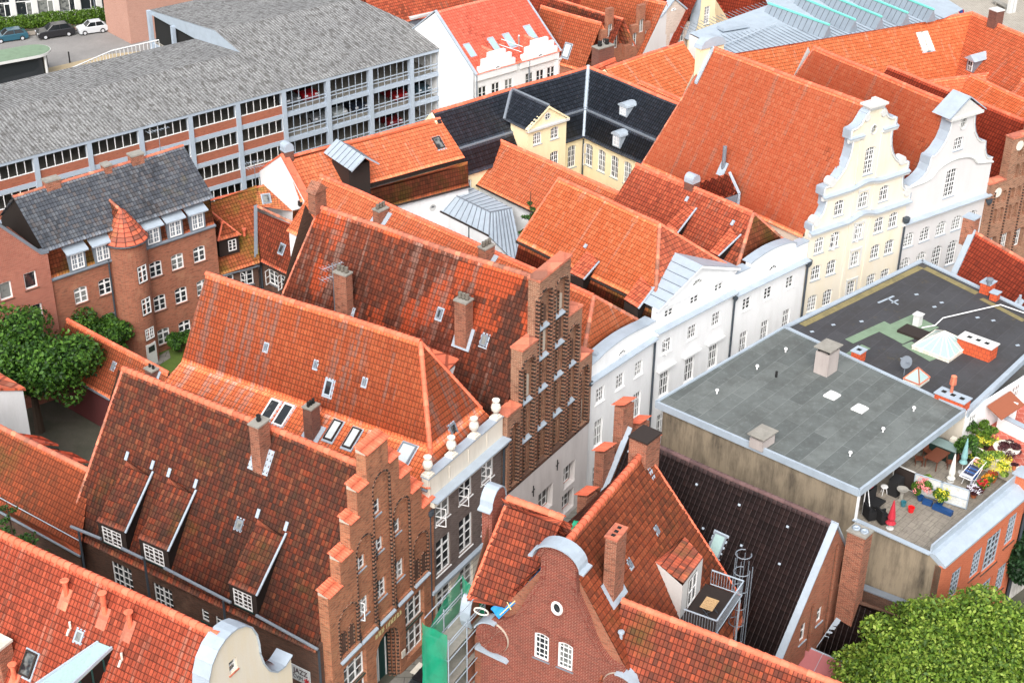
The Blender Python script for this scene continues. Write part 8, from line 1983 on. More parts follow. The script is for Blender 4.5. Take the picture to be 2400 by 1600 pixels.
# ================================================================== vehicles
M['tyre']=plain('tyre_rubber',(.012,.012,.012),.8);M['rim']=plain('wheel_rim',S(190,192,196),.35);M['carglass']=plain('car_glass',(.015,.018,.02),.08);M['lamp']=plain('head_lamp',S(220,222,226),.2);M['tail']=plain('tail_lamp',S(150,10,14),.3)
def paint(n,c):
    t=NT(n);t.b.inputs['Coat Weight'].default_value=.6;return t.out(c,.28)
def car(label,loc,yaw,col,Lc=4.2,Wc=1.7,Hc=1.45,kind='hatch',group=None,parts=True):
    th=thing('parked_car',label,'car',loc,group);th.rotation_euler=(0,0,yaw);k=Lc/4.2
    def P(x,y,z): return (x*k,y*Wc/1.7,z*Hc/1.45)
    g=MB();side=[(-2.1,.3),(-2.1,.72),(-1.9,.86),(-1.0,.95),(1.85,.95),(2.08,.85),(2.1,.35),(1.9,.22),(-1.9,.22)]
    n=len(side);ys=[(-.85,.86),(-.78,1),(.78,1),(.85,.86)]
    rings=[[P(x*(1 if s==1 else .985),y,z if z<.6 else z*(1 if s==1 else .93)) for x,z in side] for y,s in ys]
    k0=g.vs([q for r_ in rings for q in r_])
    for r_ in range(3):
        for i in range(n): j=(i+1)%n;g.f.append((k0+r_*n+i,k0+r_*n+j,k0+(r_+1)*n+j,k0+(r_+1)*n+i));g.m.append(0)
    g.f.append(tuple(k0+i for i in range(n))[::-1]);g.m.append(0);g.f.append(tuple(k0+3*n+i for i in range(n)));g.m.append(0)
    body_=g.build('body',col,th,smooth=False,local=True)
    rear=1.75 if kind=='hatch' else 1.9
    lo=[(-1.05,.93),(rear,.93)];hi=[(-.35,1.42),(rear-.45,1.42)]
    def cab(sc,name,mat,zt,par):
        g=MB();b=[P(-1.05,-.76,.92),P(rear,-.76,.92),P(rear,.76,.92),P(-1.05,.76,.92)];t_=[P(-.35,-.6,zt),P(rear-.45,-.6,zt),P(rear-.45,.6,zt),P(-.35,.6,zt)]
        g.face(b[::-1]);g.face(t_)
        for i in range(4): j=(i+1)%4;g.face([b[i],b[j],t_[j],t_[i]])
        return g.build(name,mat,par,local=True)
    cab(1,'cabin_glass',M['carglass'],1.4,th)
    g=MB();g.box(P(-.3,-.6,1.39),P(rear-.2,0,0),P(0,1.2,0),(0,0,.05));
    for y in (-1,1):
        for x0,x1 in ((-1.05,-.35),(.45,.45),(rear,rear-.45)): g.cyl(P(x0,y*.77,.93),P(x1,y*.61,1.41),.035,.035,4)
    g.build('roof',col,body_,local=True)
    for x in (-1.32,1.3):
        for y in (-.82,.82):
            g=MB();g.cyl(P(x,y-.1,.31),P(x,y+.1,.31),.31,.31,14);w_=g.build('wheel',M['tyre'],th,local=True)
            g=MB();g.cyl(P(x,y-.115,.31),P(x,y+.115,.31),.19,.19,10);g.build('rim',M['rim'],w_,local=True)
    for y in (-.6,.6):
        g=MB();g.box(P(-2.12,y-.18,.62),P(.12,0,0),P(0,.36,0),(0,0,.16));g.build('headlight',M['lamp'],th,local=True)
        g=MB();g.box(P(2.0,y-.14,.66),P(.12,0,0),P(0,.28,0),(0,0,.2));g.build('tail_light',M['tail'],th,local=True)
    return th
yw=math.radians(90-62)
c1_=car('black sport utility car in the middle of the three parked along the hedge',W(131,85,GZ),yw,paint('black_paint',(.012,.012,.015)),4.6,1.85,1.65,group=None)
car('small silver hatchback, rightmost of the three parked by the hedge',W(217,76,GZ),yw,paint('silver_paint',S(196,200,204)),3.6,1.65,1.5)
car('teal blue hatchback at the left edge beside the hedge',W(25,94,GZ),yw,paint('teal_paint',S(36,84,102)),4.2,1.7,1.42)
for i,(px_,colr,lab) in enumerate((((725,220),S(150,20,30),'red car on the top deck of the garage'),((690,235),S(90,92,96),'grey car on the top deck of the garage nearest the brick section'),((838,245),S(40,50,66),'dark blue car on the middle deck, left half of the open bays'),((795,262),S(170,178,180),'silver car on the middle deck in the second open bay'),((930,218),S(140,18,26),'red car on the middle deck in the third open bay'),((985,204),S(60,84,96),'blue grey car on the middle deck in the last open bay'),((745,272),S(120,124,128),'grey car on the middle deck in the first open bay'),((920,280),S(120,16,24),'red car on the lowest visible deck'))):
    z=(3.27,3.27,.57,.57,.57,.57,.57,-2.13)[i];a,b=fGa.Z(px_[0],px_[1],z+.7);b=max(3.2,min(b,5));q=fGa.w(float(a),b,z);car(lab,q,math.radians(90-(-39.5)),paint('deck_car_paint',colr),4.1)
zs=ground_z(-4,60)
def gp(x,y):
    z=0.
    for _ in range(6): q=W(x,y,z);z=ground_z(q[0],q[1])
    return W(x,y,z)
q=gp(1078,1560);car('turquoise car under the green scaffold netting',q+Z3*.02,math.radians(90-210),paint('turquoise_paint',S(30,150,144)),4.0,1.75,1.5)
q=gp(1018,1610);car('black car cut by the bottom edge near the brick portal',q+Z3*.02,math.radians(90-210),paint('black_paint',(.012,.012,.016)),4.4,1.8,1.45)
# ================================================================== ground
def surf_mat(name,c1,c2,scale=1.,brick=None):
    t=NT(name);tc=t.n('TexCoord');o=tc.outputs['Object'];n=t.noise(o,.4*scale,5,.7);n2=t.noise(o,8.,3,.7,3.)
    c=t.mix(t.ramp(n,[(.35,0),(.65,1)]),c1,c2)
    if brick:
        b=t.n('TexBrick');t.l(o,b.inputs['Vector']);b.inputs['Scale'].default_value=1;b.inputs['Brick Width'].default_value=brick[0];b.inputs['Row Height'].default_value=brick[1];b.inputs['Mortar Size'].default_value=.03;b.inputs['Color1'].default_value=(.9,.9,.9,1);b.inputs['Color2'].default_value=(1,1,1,1);b.inputs['Mortar'].default_value=(.45,.45,.45,1)
        c=t.mix(1,c,b.outputs['Color'],'MULTIPLY')
    c=t.mix(.4,c,t.ramp(n2,[(.3,(.7,.7,.7)),(.7,(1.2,1.2,1.2))]),'MULTIPLY');return t.out(c,.9,n2,.3,.02)
def terrain(name,xs,ys,mat,dz=0,inside=None):
    V=[];Q=[];nx,ny=len(xs),len(ys)
    for y in ys:
        for x in xs: V.append((x,y,ground_z(x,y)+dz))
    for j in range(ny-1):
        for i in range(nx-1):
            if inside and not inside((xs[i]+xs[i+1])/2,(ys[j]+ys[j+1])/2): continue
            k=j*nx+i;Q.append((k,k+1,k+nx+1,k+nx))
    o=mesh_np(name,V,Q,np.zeros((len(Q),4,2)),mat,None);return props(o,kind='structure')
terrain('ground',[-900,-300]+list(np.arange(-120,121,6.))+[300,900],[-200,0]+list(np.arange(20,250,4.))+[400,900,1800],surf_mat('yard_ground',S(92,88,78),S(70,72,60)))
def sheet(name,pts,mat,dz,zf=None,kind='structure'):
    g=MB();P=[A3(x,y,(ground_z(x,y) if zf is None else zf)+dz) for x,y in pts];g.face(P);o=g.build(name,mat);return props(o,kind=kind)
# street between the two rows
Ls=[fB1.w(-8,0,0),fB1.w(0,0,0),fB2.w(0,0,0),fB3.w(0,0,0),fW1.w(0,0,0),fW2.w(0,0,0),fW3.w(0,0,0),fC.w(0,0,0),fG.w(0,0,0),fB4.w(12,0,0)]
m_st=surf_mat('street_setts',S(126,122,118),S(108,104,100),1.,(.6,.3));m_pv=surf_mat('pavement_slabs',S(138,134,128),S(118,116,108),1.,(.9,.6))
def ribbon(name,L,o0,o1,mat,dz):
    V=[];Q=[]
    for i,p_ in enumerate(L):
        d=L[min(i+1,len(L)-1)]-L[max(i-1,0)];d/=np.linalg.norm(d);n=np.cross(d,Z3)
        for k in range(5):
            q=p_+n*(o0+(o1-o0)*k/4);V.append((q[0],q[1],ground_z(q[0],q[1])+dz))
    for i in range(len(L)-1):
        for k in range(4): a=i*5+k;Q.append((a,a+1,a+6,a+5))
    o=mesh_np(name,V,Q,np.zeros((len(Q),4,2)),mat,None);return props(o,kind='structure')
LL=[Ls[0]+(Ls[1]-Ls[0])*t/6 for t in range(6)]+[b for a,c in zip(Ls[1:-1],Ls[2:]) for b in (a,a+(c-a)*.5)]+[Ls[-1]]
ribbon('street',LL,1.7,9.5,m_st,.05);ribbon('pavement',LL,0,1.6,m_pv,.14);ribbon('kerb',LL,1.6,1.75,surf_mat('kerb_stone',S(160,158,152),S(140,138,130)),.15)
q=gp(985,1574);g=MB();g.box(q-fB1.a*.5-fB1.b*.4+Z3*.15,fB1.a*1.0,fB1.b*.8,Z3*.03);mh=g.build('manhole_cover',M['stone']);mh['label']='square pale inspection cover in the pavement before the brick portal';mh['category']='manhole cover'
r_=surf_mat('asphalt_road',S(140,138,136),S(124,122,121),.5)
a_,b_,c_,d_=W(-150,140,GZ),W(330,68,GZ),W(330,105,GZ),W(-150,190,GZ)
def wsheet(name,pxs,mat,dz): 
    g=MB();g.face([W(x,y,GZ+dz) for x,y in pxs]);o=g.build(name,mat);return props(o,kind='structure')
wsheet('road',[(-200,112),(360,52),(420,190),(-200,260)],r_,.02);wsheet('pavement',[(-200,100),(360,45),(360,52),(-200,112)],surf_mat('far_pavement',S(150,140,130),S(134,126,116)),.12)
wsheet('gravel_strip',[(90,165),(250,128),(330,120),(330,160),(90,190)],surf_mat('sandy_gravel',S(178,160,128),S(160,146,120)),.04)
wsheet('plaza',[(2150,-40),(2600,-40),(2600,180),(2150,60)],surf_mat('plaza_setts',S(186,178,166),S(168,160,148),.6,(.5,.25)),.05)
gg=[(x,y) for x,y in ((310,760),(460,770),(470,900),(350,880))]
g=MB();g.face([W(x,y,.06) for x,y in gg]);props(g.build('lawn',surf_mat('lawn_green',S(92,112,44),S(70,92,36))),kind='structure')
g=MB();g.face([W(x,y,.1) for x,y in ((355,845),(395,820),(400,838),(368,858))]);props(g.build('path',m_pv),kind='structure')
bn=bg('stone_bench','long weathered bench on the plaza, top right corner',W(2345,12,GZ),'bench');g=MB();a_,b_=W(2326,3,GZ+.45),W(2362,22,GZ+.45);g.box(a_,b_-a_,azd(40)*1.0,Z3*.12);g.build('seat',M['concrete'],bn);g=MB()
for t in (.15,.8): g.box((a_+(b_-a_)*t)-Z3*.45,(b_-a_)*.12,azd(40)*.9,Z3*.45)
g.parts('leg',M['concrete'],bn)
cb=bg('utility_cabinet','white street cabinet standing on the plaza beside the bench',W(2372,32,GZ),'cabinet');q=W(2372,32,GZ);g=MB();g.box(q-azd(60)*.6,azd(60)*1.2,azd(-30)*.5,Z3*2.2);g.build('cabinet_body',M['trimw'],cb);g=MB();g.box(q-azd(60)*.02-azd(-30)*.02,azd(60)*.04,azd(-30)*.02,Z3*2.0);g.build('door_gap',M['lead'],cb)
sg2=bg('no_stopping_sign','round red and blue no stopping sign on the plaza edge',W(2252,48,GZ),'sign');q=W(2253,27,GZ+2.3);g=MB();g.cyl(A3(q[0],q[1],GZ),q,.04);g.build('pole',M['lead'],sg2);g=MB();g.cyl(q,q-A3(.2,.98,0)*.06,.35,.35,16);g.build('sign_rim',M['redsign'],sg2);g=MB();g.cyl(q-A3(.2,.98,0)*.06,q-A3(.2,.98,0)*.08,.24,.24,16);g.build('sign_face',M['blue'],sg2)
for k,(x,y) in enumerate(((112,157),(164,148))):
    q=W(x,y,GZ);g=MB();g.cyl(q,q+Z3*1.3,.1,.08,8);g.lathe(q+Z3*1.3,[(.1,0),(.11,.05),(.04,.12)],8);o=g.build('bollard',M['soot']);o['label']=('black bollard nearer the kiosk','black bollard nearer the white ramp railing')[k]+' on the gravel strip';o['category']='bollard';o['group']='bollards beside the road'
lp=bg('street_lamp','thin grey lamp pole rising from the hedge behind the silver hatchback',W(226,50,GZ),'lamp');q=W(226,50,GZ);g=MB();g.cyl(q,q+Z3*7,.07,.05,6);g.build('lamp_pole',M['lead'],lp);g=MB();g.box(q+Z3*7,azd(140)*.8,azd(50)*.25,Z3*.12);g.build('lamp_head',M['lead'],lp)
# ================================================================== vegetation
def leaf_mat(name,cols,seed=0):
    t=NT(name);tc=t.n('TexCoord');sp=t.n('SeparateXYZ');t.l(tc.outputs['UV'],sp.inputs[0]);wn=t.n('TexWhiteNoise',noise_dimensions='2D');fl=t.n('VectorMath',operation='FLOOR');t.l(tc.outputs['UV'],fl.inputs[0]);t.l(fl.outputs[0],wn.inputs['Vector'])
    n=t.noise(tc.outputs['Object'],.9,3,.6,seed)
    c=t.ramp(t.math('ADD',t.math('MULTIPLY',wn.outputs['Value'],.5),t.math('MULTIPLY',n,.5)),[(.2+.6*i/(len(cols)-1),c) for i,c in enumerate(cols)])
    t.b.inputs['Subsurface Weight'].default_value=0;m=t.out(c,.6)
    tr=t.n('BsdfTranslucent');t.l(c,tr.inputs['Color']);mx=t.n('MixShader');mx.inputs[0].default_value=.3;t.l(t.b.outputs[0],mx.inputs[1]);t.l(tr.outputs[0],mx.inputs[2]);t.l(mx.outputs[0],t.t.nodes['Material Output'].inputs['Surface']);return m
M['leaf_lime']=leaf_mat('lime_green_leaves',[S(48,72,20),S(90,124,36),S(132,160,54),S(178,196,92)]);M['leaf_dark']=leaf_mat('deep_green_leaves',[S(20,44,14),S(44,82,24),S(74,116,34),S(100,142,48)],3)
M['leaf_con']=leaf_mat('conifer_needles',[S(30,58,24),S(58,98,40),S(92,134,58)],5);M['leaf_ivy']=leaf_mat('ivy_leaves',[S(10,32,14),S(22,58,26),S(40,84,38)],7);M['leaf_hedge']=leaf_mat('hedge_leaves',[S(44,70,16),S(78,112,26),S(112,146,42)],8)
M['bark']=plain('bark',S(78,64,52),.9);M['leaf_plum']=leaf_mat('plum_leaves',[S(44,20,26),S(80,36,44),S(110,60,60)],9)
for n_,c_ in (('red',S(200,24,40)),('orange',S(240,150,30)),('pink',S(236,140,140)),('white',S(232,228,240)),('yellow',S(220,210,60)),('violet',S(70,40,110))): M['fl_'+n_]=plain(n_+'_petals',c_,.6)
def leaves(name,C,N,size,mat,parent,seed=1,droop=.0,flat=.5):
    "C: list of (centre, radius-vector); leaves sit in shells of the clumps"
    r=np.random.RandomState(seed);V=[];w=np.array([max(.01,rv[0]*rv[1]) for c,rv in C]);idx=r.choice(len(C),N,p=w/w.sum())
    c=np.array([C[i][0] for i in idx]);rv=np.array([C[i][1] for i in idx]);d=r.normal(size=(N,3));d/=np.linalg.norm(d,axis=1)[:,None];rad=.55+.5*r.rand(N)**.6
    P=c+d*rv*rad[:,None];nrm=d*flat+r.normal(size=(N,3))*.6+np.array([0,0,.45]);nrm/=np.linalg.norm(nrm,axis=1)[:,None]
    t=np.cross(nrm,r.normal(size=(N,3)));t/=np.linalg.norm(t,axis=1)[:,None];b=np.cross(nrm,t);s=size*(.6+.8*r.rand(N))[:,None];t*=s;b*=s*.62
    V=np.stack([P-t,P-b*.9+nrm*s*.12,P+t,P+b*.9+nrm*s*.12],1).reshape(-1,3);Q=np.arange(4*N).reshape(N,4)
    k=r.randint(0,400,(N,2));UV=np.repeat((k+.5)[:,None,:],4,1);return mesh_np(name,V,Q,UV,mat,parent)
def crown(c,R,n,seed,cr=(.22,.4)):
    r=np.random.RandomState(seed);out=[]
    for i in range(n):
        d=r.normal(size=3);d/=np.linalg.norm(d)
        if d[2]<-.35: d[2]*=-.6
        k=.35+.55*r.rand()**.5;s=cr[0]+(cr[1]-cr[0])*r.rand();out.append((np.array(c)+d*np.array(R)*k,np.array(R)*s))
    return out
def tree(label,c,R,base_z,N,size,mat,seed,clumps=46,name='leafy_tree',cr=(.2,.36)):
    c=A3(*c);th=thing(name,label,'tree',A3(c[0],c[1],base_z));C=crown(c,R,clumps,seed,cr);leaves('crown',C,N,size,mat,th,seed)
    g=MB();b=A3(c[0],c[1],base_z);m=c-Z3*R[2]*.5;g.cyl(b,m,.32*R[0]/5+.08,.2*R[0]/5+.06,8)
    for i in range(0,len(C),4): g.cyl(m,C[i][0],.1*R[0]/5+.02,.03,5)
    g.build('trunk',M['bark'],th);return th
tree('large bright lime green tree filling the bottom right corner',W(2262,1590,4.6),(6.6,5.4,4.4),0,80000,.115,M['leaf_lime'],11,clumps=170,cr=(.1,.26))
tree('big deep green tree at the left edge beside the low outbuilding',W(70,870,5.0),(4.6,4.0,4.2),0,26000,.15,M['leaf_dark'],12,clumps=70)
tree('smaller mid green tree between stair tower and low outbuilding',W(222,790,3.6),(2.7,2.4,2.2),0,12000,.13,M['leaf_dark'],13,clumps=40)
tree('round shrub growing at the foot of the brick tenement',W(420,800,.9),(1.4,1.2,.9),0,3500,.1,M['leaf_dark'],14,clumps=16,name='shrub')
# conifers
def conifer(label,top,base,r,N,seed,name='conifer'):
    th=thing(name,label,'tree',base);C=[];h=top[2]-base[2];rr=np.random.RandomState(seed)
    for i in range(44):
        t=rr.rand()**.7;z=base[2]+h*(.12+.88*(1-t));a=rr.rand()*6.28;R=r*(t*.95+.05)
        for k in (.35,.7,1.0): C.append((A3(top[0]+(base[0]-top[0])*t+R*k*math.cos(a),top[1]+(base[1]-top[1])*t+R*k*math.sin(a),z-.25*k*R),A3(.14+.16*R,.14+.16*R,.12)))
    leaves('needles',C,N,.09,M['leaf_con'],th,seed,flat=.2);g=MB();g.cyl(base,top,.14,.03,6);g.build('trunk',M['bark'],th)
q=W(1244,448,10.2);conifer('slender green conifer in the courtyard beside the metal roof',q,A3(q[0],q[1],0),2.0,16000,21)
q=W(15,1175,10.2);conifer('spruce branches sticking out at the left edge above the foreground roof',q,A3(q[0],q[1],1.0),3.2,14000,22,name='spruce')
# hedge and ivy
def hedge(label,a,b,w_,h_,N,mat,seed,name='hedge',cat='hedge',kind=None):
    a,b=A3(*a),A3(*b);th=thing(name,label,cat,a);n=max(3,int(np.linalg.norm(b-a)/(.6*max(w_,.8))));rr=np.random.RandomState(seed);C=[(a+(b-a)*(i+.5)/n+Z3*h_*.5+A3(rr.rand()-.5,rr.rand()-.5,rr.rand()-.5)*.25,A3(w_*.6,w_*.6,h_*.55)) for i in range(n)];leaves('foliage',C,N,.12,mat,th,seed);return th
hedge('long clipped hedge in front of the white office building',W(-10,72,GZ),W(292,44,GZ),1.5,1.7,16000,M['leaf_hedge'],31)
hedge('small hedge beside the kiosk end',W(84,168,GZ),W(92,160,GZ),1.2,1.6,1500,M['leaf_dark'],32)
iv=hedge('dark ivy covering the garden wall at the right edge',W(2385,1370,2.2),W(2440,1290,3.6),1.7,2.9,14000,M['leaf_ivy'],33,name='ivy',cat='ivy')
# ================================================================== scaffold with green netting
M['net']=NT('green_scaffold_net');t=M['net'];tb_=t.n('BsdfTransparent');mx=t.n('MixShader');tc=t.n('TexCoord');nn=t.noise(tc.outputs['Object'],1.2,3,.6);t.l(t.ramp(nn,[(.3,.62),(.7,.85)]),mx.inputs[0]);t.l(tb_.outputs[0],mx.inputs[1]);t.l(t.b.outputs[0],mx.inputs[2]);t.l(mx.outputs[0],t.t.nodes['Material Output'].inputs['Surface']);M['net']=t.out(S(10,150,112),.7)
sc=thing('scaffold','tube scaffold wrapped in bright green netting against the street side of the brick gable','scaffold',fRG.w(-1,1,0))
X0,X1,Y0,Y1=-2.6,1.1,.35,1.75
g=MB()
for a in (X0,(X0+X1)/2,X1):
    for b in (Y0,Y1): g.cyl(fRG.w(a,b,.2),fRG.w(a,b,9.6),.035,.035,5)
for z in (2.2,4.2,6.2,8.2,9.4):
    for b in (Y0,Y1): g.cyl(fRG.w(X0,b,z),fRG.w(X1,b,z),.03,.03,5);g.cyl(fRG.w(X0,b,z+1),fRG.w(X1,b,z+1),.03,.03,5)
    for a in (X0,X1): g.cyl(fRG.w(a,Y0,z),fRG.w(a,Y1,z),.03,.03,5)
g.build('scaffold_tube',M['zinc'],sc)
g=MB()
for z in (2.2,4.2,6.2,8.2): g.fb(fRG,X0,X1,Y0+.1,Y1-.1,z,z+.05)
g.parts('deck_board',M['concrete'],sc)
def net(pts,nx=14,ny=24,name='netting'):
    P=[A3(*q) for q in pts];nn=newell(P);V=[];Q=[];r=np.random.RandomState(9)
    for j in range(ny+1):
        for i in range(nx+1):
            s,t_=i/nx,j/ny;V.append((P[0]*(1-s)+P[1]*s)*(1-t_)+(P[3]*(1-s)+P[2]*s)*t_+nn*(.12*math.sin(7*s+3*t_)*math.sin(5*t_+2*s)+.05*r.rand()))
    for j in range(ny):
        for i in range(nx): k=j*(nx+1)+i;Q.append((k,k+1,k+nx+2,k+nx+1))
    mesh_np(name,V,Q,np.zeros((len(Q),4,2)),M['net'],sc,smooth=True)
net([fRG.w(X0-.1,Y1+.1,.3),fRG.w(X1,Y1+.1,.6),fRG.w(X1,Y1+.1,10.6),fRG.w(X0-.1,Y1+.1,9.3)]);net([fRG.w(X0-.1,Y1+.1,.3),fRG.w(X0-.1,Y0,.3),fRG.w(X0-.1,Y0,10.0),fRG.w(X0-.1,Y1+.1,10.2)],8);net([fRG.w(X1,Y1,.6),fRG.w(X1,Y0,.6),fRG.w(X1,Y0,9.6),fRG.w(X1,Y1,10.6)],8)
rp=thing('coiled_rope','loop of cream rope lying at the roof edge above the scaffold','rope',H(1128,1432,.1));g=MB();pts=[H(1128,1432,.3)+fRG.a*.22*math.cos(t)+fRG.b*.4*math.sin(t) for t in np.linspace(0,6.28,14)];g.tube(pts,.045,6);g.build('rope',M['stone'],rp)
# ================================================================== terrace furniture
zT=8.52
fa,fb2=fGR.a,fGR.b
def T(x,y,z=zT): return W(1980+x/5.6,1000+y/5.6,z)
M['teak']=plain('brown_teak',S(104,58,40),.6);M['rattan']=plain('black_rattan',S(24,24,26),.7);M['boxgreen']=plain('dark_green_box',S(20,46,42),.5);M['boxlid']=plain('grey_green_lid',S(128,148,146),.5)
M['parasol_t']=plain('pale_teal_canvas',S(126,170,170),.8);M['parasol_w']=plain('white_canvas',S(232,228,218),.8);M['parasol_r']=plain('red_canvas',S(178,40,56),.8);M['bucket_r']=plain('red_plastic',S(220,30,34),.4);M['bucket_t']=plain('teal_plastic',S(52,112,124),.4);M['planter_b']=plain('blue_planter',S(24,66,118),.5);M['terracotta']=plain('terracotta',S(176,98,60),.8)
q=T(1190,500,zT);th=thing('garden_table','brown wooden garden table on the terrace under the roof edge','table',q);g=MB();tp=q+Z3*.72;g.box(tp-fa*.75-fb2*.45,fa*1.5,fb2*.9,Z3*.05);g.build('table_top',M['teak'],th);g=MB()
for sx in (-.6,.6):
    for sy in (-.35,.35): g.cyl(q+fa*sx+fb2*sy,q+fa*sx+fb2*sy+Z3*.72,.035,.035,5)
g.parts('table_leg',M['teak'],th)
def gchair(lab,x,y,yaw,mat='teak',hi=.5):
    q=T(x,y);th=thing('garden_chair',lab,'chair',q);d=azd(yaw);s=np.cross(d,Z3);g=MB();g.box(q-d*.22-s*.22+Z3*.42,d*.44,s*.44,Z3*.04);g.build('seat',M[mat],th);g=MB();g.box(q+d*.2-s*.22+Z3*.46,s*.44,d*.04+Z3*0,Z3*hi+d*.12);g.build('backrest',M[mat],th);g=MB()
    for a in (-.2,.2):
        for b in (-.2,.2): g.cyl(q+d*a+s*b,q+d*a+s*b+Z3*.42,.025,.025,4)
    g.parts('chair_leg',M[mat],th)
gchair('brown wooden chair at the left end of the garden table',965,490,280);gchair('brown wooden chair between garden table and dark green box',1085,400,330);gchair('brown wooden chair at the right end of the garden table',1385,540,100)
def armchair(lab,x,y,yaw):
    q=T(x,y);th=thing('rattan_armchair',lab,'armchair',q);d=azd(yaw);s=np.cross(d,Z3);g=MB();g.box(q-d*.32-s*.34+Z3*.05,d*.64,s*.68,Z3*.36);g.build('seat',M['rattan'],th);g=MB();g.box(q+d*.26-s*.34+Z3*.1,s*.68,d*.1,Z3*.85);g.build('backrest',M['rattan'],th);g=MB()
    for b in (-.36,.28): g.box(q-d*.3+s*b+Z3*.1,d*.6,s*.08,Z3*.52)
    g.parts('armrest',M['rattan'],th)
armchair('black rattan armchair in the front left corner of the terrace',335,1190,250);armchair('black rattan armchair right behind the red parasol',500,1240,250)
sw=thing('swing_seat','black hanging swing seat under a curved white frame at the terrace corner','swing seat',T(400,1100));g=MB();q=T(400,1090);g.box(q-fa*.5-fb2*.3+Z3*.45,fa*1.0,fb2*.7,Z3*.12);g.box(q-fa*.5+fb2*.35+Z3*.5,fa*1.0,fb2*.1,Z3*.8);g.build('seat',M['rattan'],sw);g=MB();n=8
pts=[q-fa*.9+fb2*.3+(fa*1.9)*i/n+Z3*(1.6+.3*math.sin(math.pi*i/n)) for i in range(n+1)];g.tube(pts,.035,5);g.cyl(pts[0],pts[0]*A3(1,1,0)+Z3*zT,.03);g.cyl(pts[1],pts[1]*A3(1,1,0)+Z3*zT-fb2*.4,.03);g.build('frame',M['white'],sw)
def parasol(lab,x,y,h,mat,top=1.0,r=.2):
    q=T(x,y);th=thing('closed_parasol',lab,'parasol',q);g=MB();g.cyl(q,q+Z3*h,.025,.025,6);g.lathe(q,[(.22,0),(.22,.06),(.05,.08)],12);g.build('pole',M['trimw'],th);g=MB();g.lathe(q+Z3*(h-top-.05),[(r*1.3,0),(r*.8,top*.12),(r,top*.25),(r*.55,top*.7),(.03,top*1.06)],9);g.build('folded_canopy',M[mat],th)
parasol('closed pale teal parasol between laundry rack and leafy pot',1530,600,2.4,'parasol_t',1.6,.2);parasol('closed white parasol behind the white fence panels',1385,715,1.9,'parasol_w',1.6,.2);parasol('closed red and white parasol in front of the black armchairs',590,1330,1.9,'parasol_r',1.45,.23)
bx=thing('storage_box','long dark green storage box with grey lid under the roof edge','box',T(1270,400));q=T(1270,390);g=MB();g.box(q-fa*.35-fb2*.95,fa*.7,fb2*1.9,Z3*.9);g.build('box_body',M['boxgreen'],bx);g=MB();g.box(q-fa*.4-fb2*1.0+Z3*.9,fa*.8,fb2*2.0,Z3*.07);g.build('lid',M['boxlid'],bx)
# white fence panels
fe=thing('fence_panel','weathered white wooden fence panels dividing the terrace','fence',T(1240,960))
A_,B_=T(885,850),T(1600,1080);hh=1.35
for k in range(2):
    a=A_+(B_-A_)*k*.5;b=A_+(B_-A_)*(k+1)*.5;d=(b-a)
    M.setdefault('fence_w',plaster_mat('weathered_white_boards',S(214,216,214),S(150,144,128),.6,2.5,streaky=False))
    g=MB()
    for j in range(9): g.box(a+d*.03+Z3*(.06+j*.142),d*.94,fb2*.0+np.cross(d/np.linalg.norm(d),Z3)*.03,Z3*.125)
    g.build('boards',M['fence_w'],fe);g=MB();nn=np.cross(d/np.linalg.norm(d),Z3)
    for X in (a,b-d*.04): g.box(X-nn*.02,d*.04,nn*.08,Z3*hh)
    for z in (0.02,.62,hh-.06): g.box(a-nn*.01+Z3*z,d,nn*.07,Z3*.06)
    g.build('panel_frame',M['zinc'],fe)
a=A_;b=T(800,905);d=b-a;g=MB();d2=fa*-.0+fb2*1.5
g.box(A_+Z3*.05,fb2*1.3,fa*.03,Z3*1.25);g.build('side_boards',M['wood_dark'],fe);g=MB();g.box(A_,fb2*1.35,fa*.06,Z3*.06);g.box(A_+Z3*1.3,fb2*1.35,fa*.06,Z3*.06);g.box(A_+fb2*1.3,fb2*.06,fa*.06,Z3*1.35);g.build('side_frame',M['trimw'],fe)
# laundry rack
lr=thing('laundry_rack','white folding rack hung with dark blue and pink laundry','laundry rack',T(1650,680));q=T(1650,720);g=MB();z=.95
c4=[q+fa*s*.85+fb2*t_*.35+Z3*(z+.25*s) for s,t_ in ((-1,-1),(1,-1),(1,1),(-1,1))]
for i in range(4): g.cyl(c4[i],c4[(i+1)%4],.03,.03,5);g.cyl(c4[i],q+fa*(.5 if i in(0,3) else -.5)+fb2*(.3 if i>1 else -.3),.02)
g.build('rack_frame',M['white'],lr);cl=[plain('navy_cloth',S(30,44,84),.9),plain('mid_blue_cloth',S(44,92,160),.9),plain('pink_cloth',S(236,150,140),.9),plain('pale_cloth',S(196,200,214),.9)]
for k,(s,ci,w_) in enumerate(((-.75,3,.25),(-.5,0,.12),(-.35,1,.12),(-.2,0,.12),(-.05,1,.1),(.1,0,.12),(.5,2,.22),(.75,2,.12))):
    g=MB();X=q+fa*s-fb2*.33+Z3*(z+.25*s/.85);g.box(X,fa*w_,fb2*.66,Z3*.02);g.box(X,fa*w_,fb2*.01,-Z3*.45);g.build('cloth',cl[ci],lr)
def bucket(lab,x,y,mat,r=.17,h=.3):
    q=T(x,y);g=MB();g.lathe(q,[(r*.75,0),(r,h),(r*.88,h),(r*.7,.05)],14);o=g.build('bucket',M[mat]);o['label']=lab;o['category']='bucket'
bucket('bright red bucket standing alone on the terrace slabs',865,1110,'bucket_r',.2,.32);bucket('teal bucket beside the bird bath',765,1035,'bucket_t')
bucket('tall red bucket near the swing seat',365,870,'bucket_r',.2,.35)
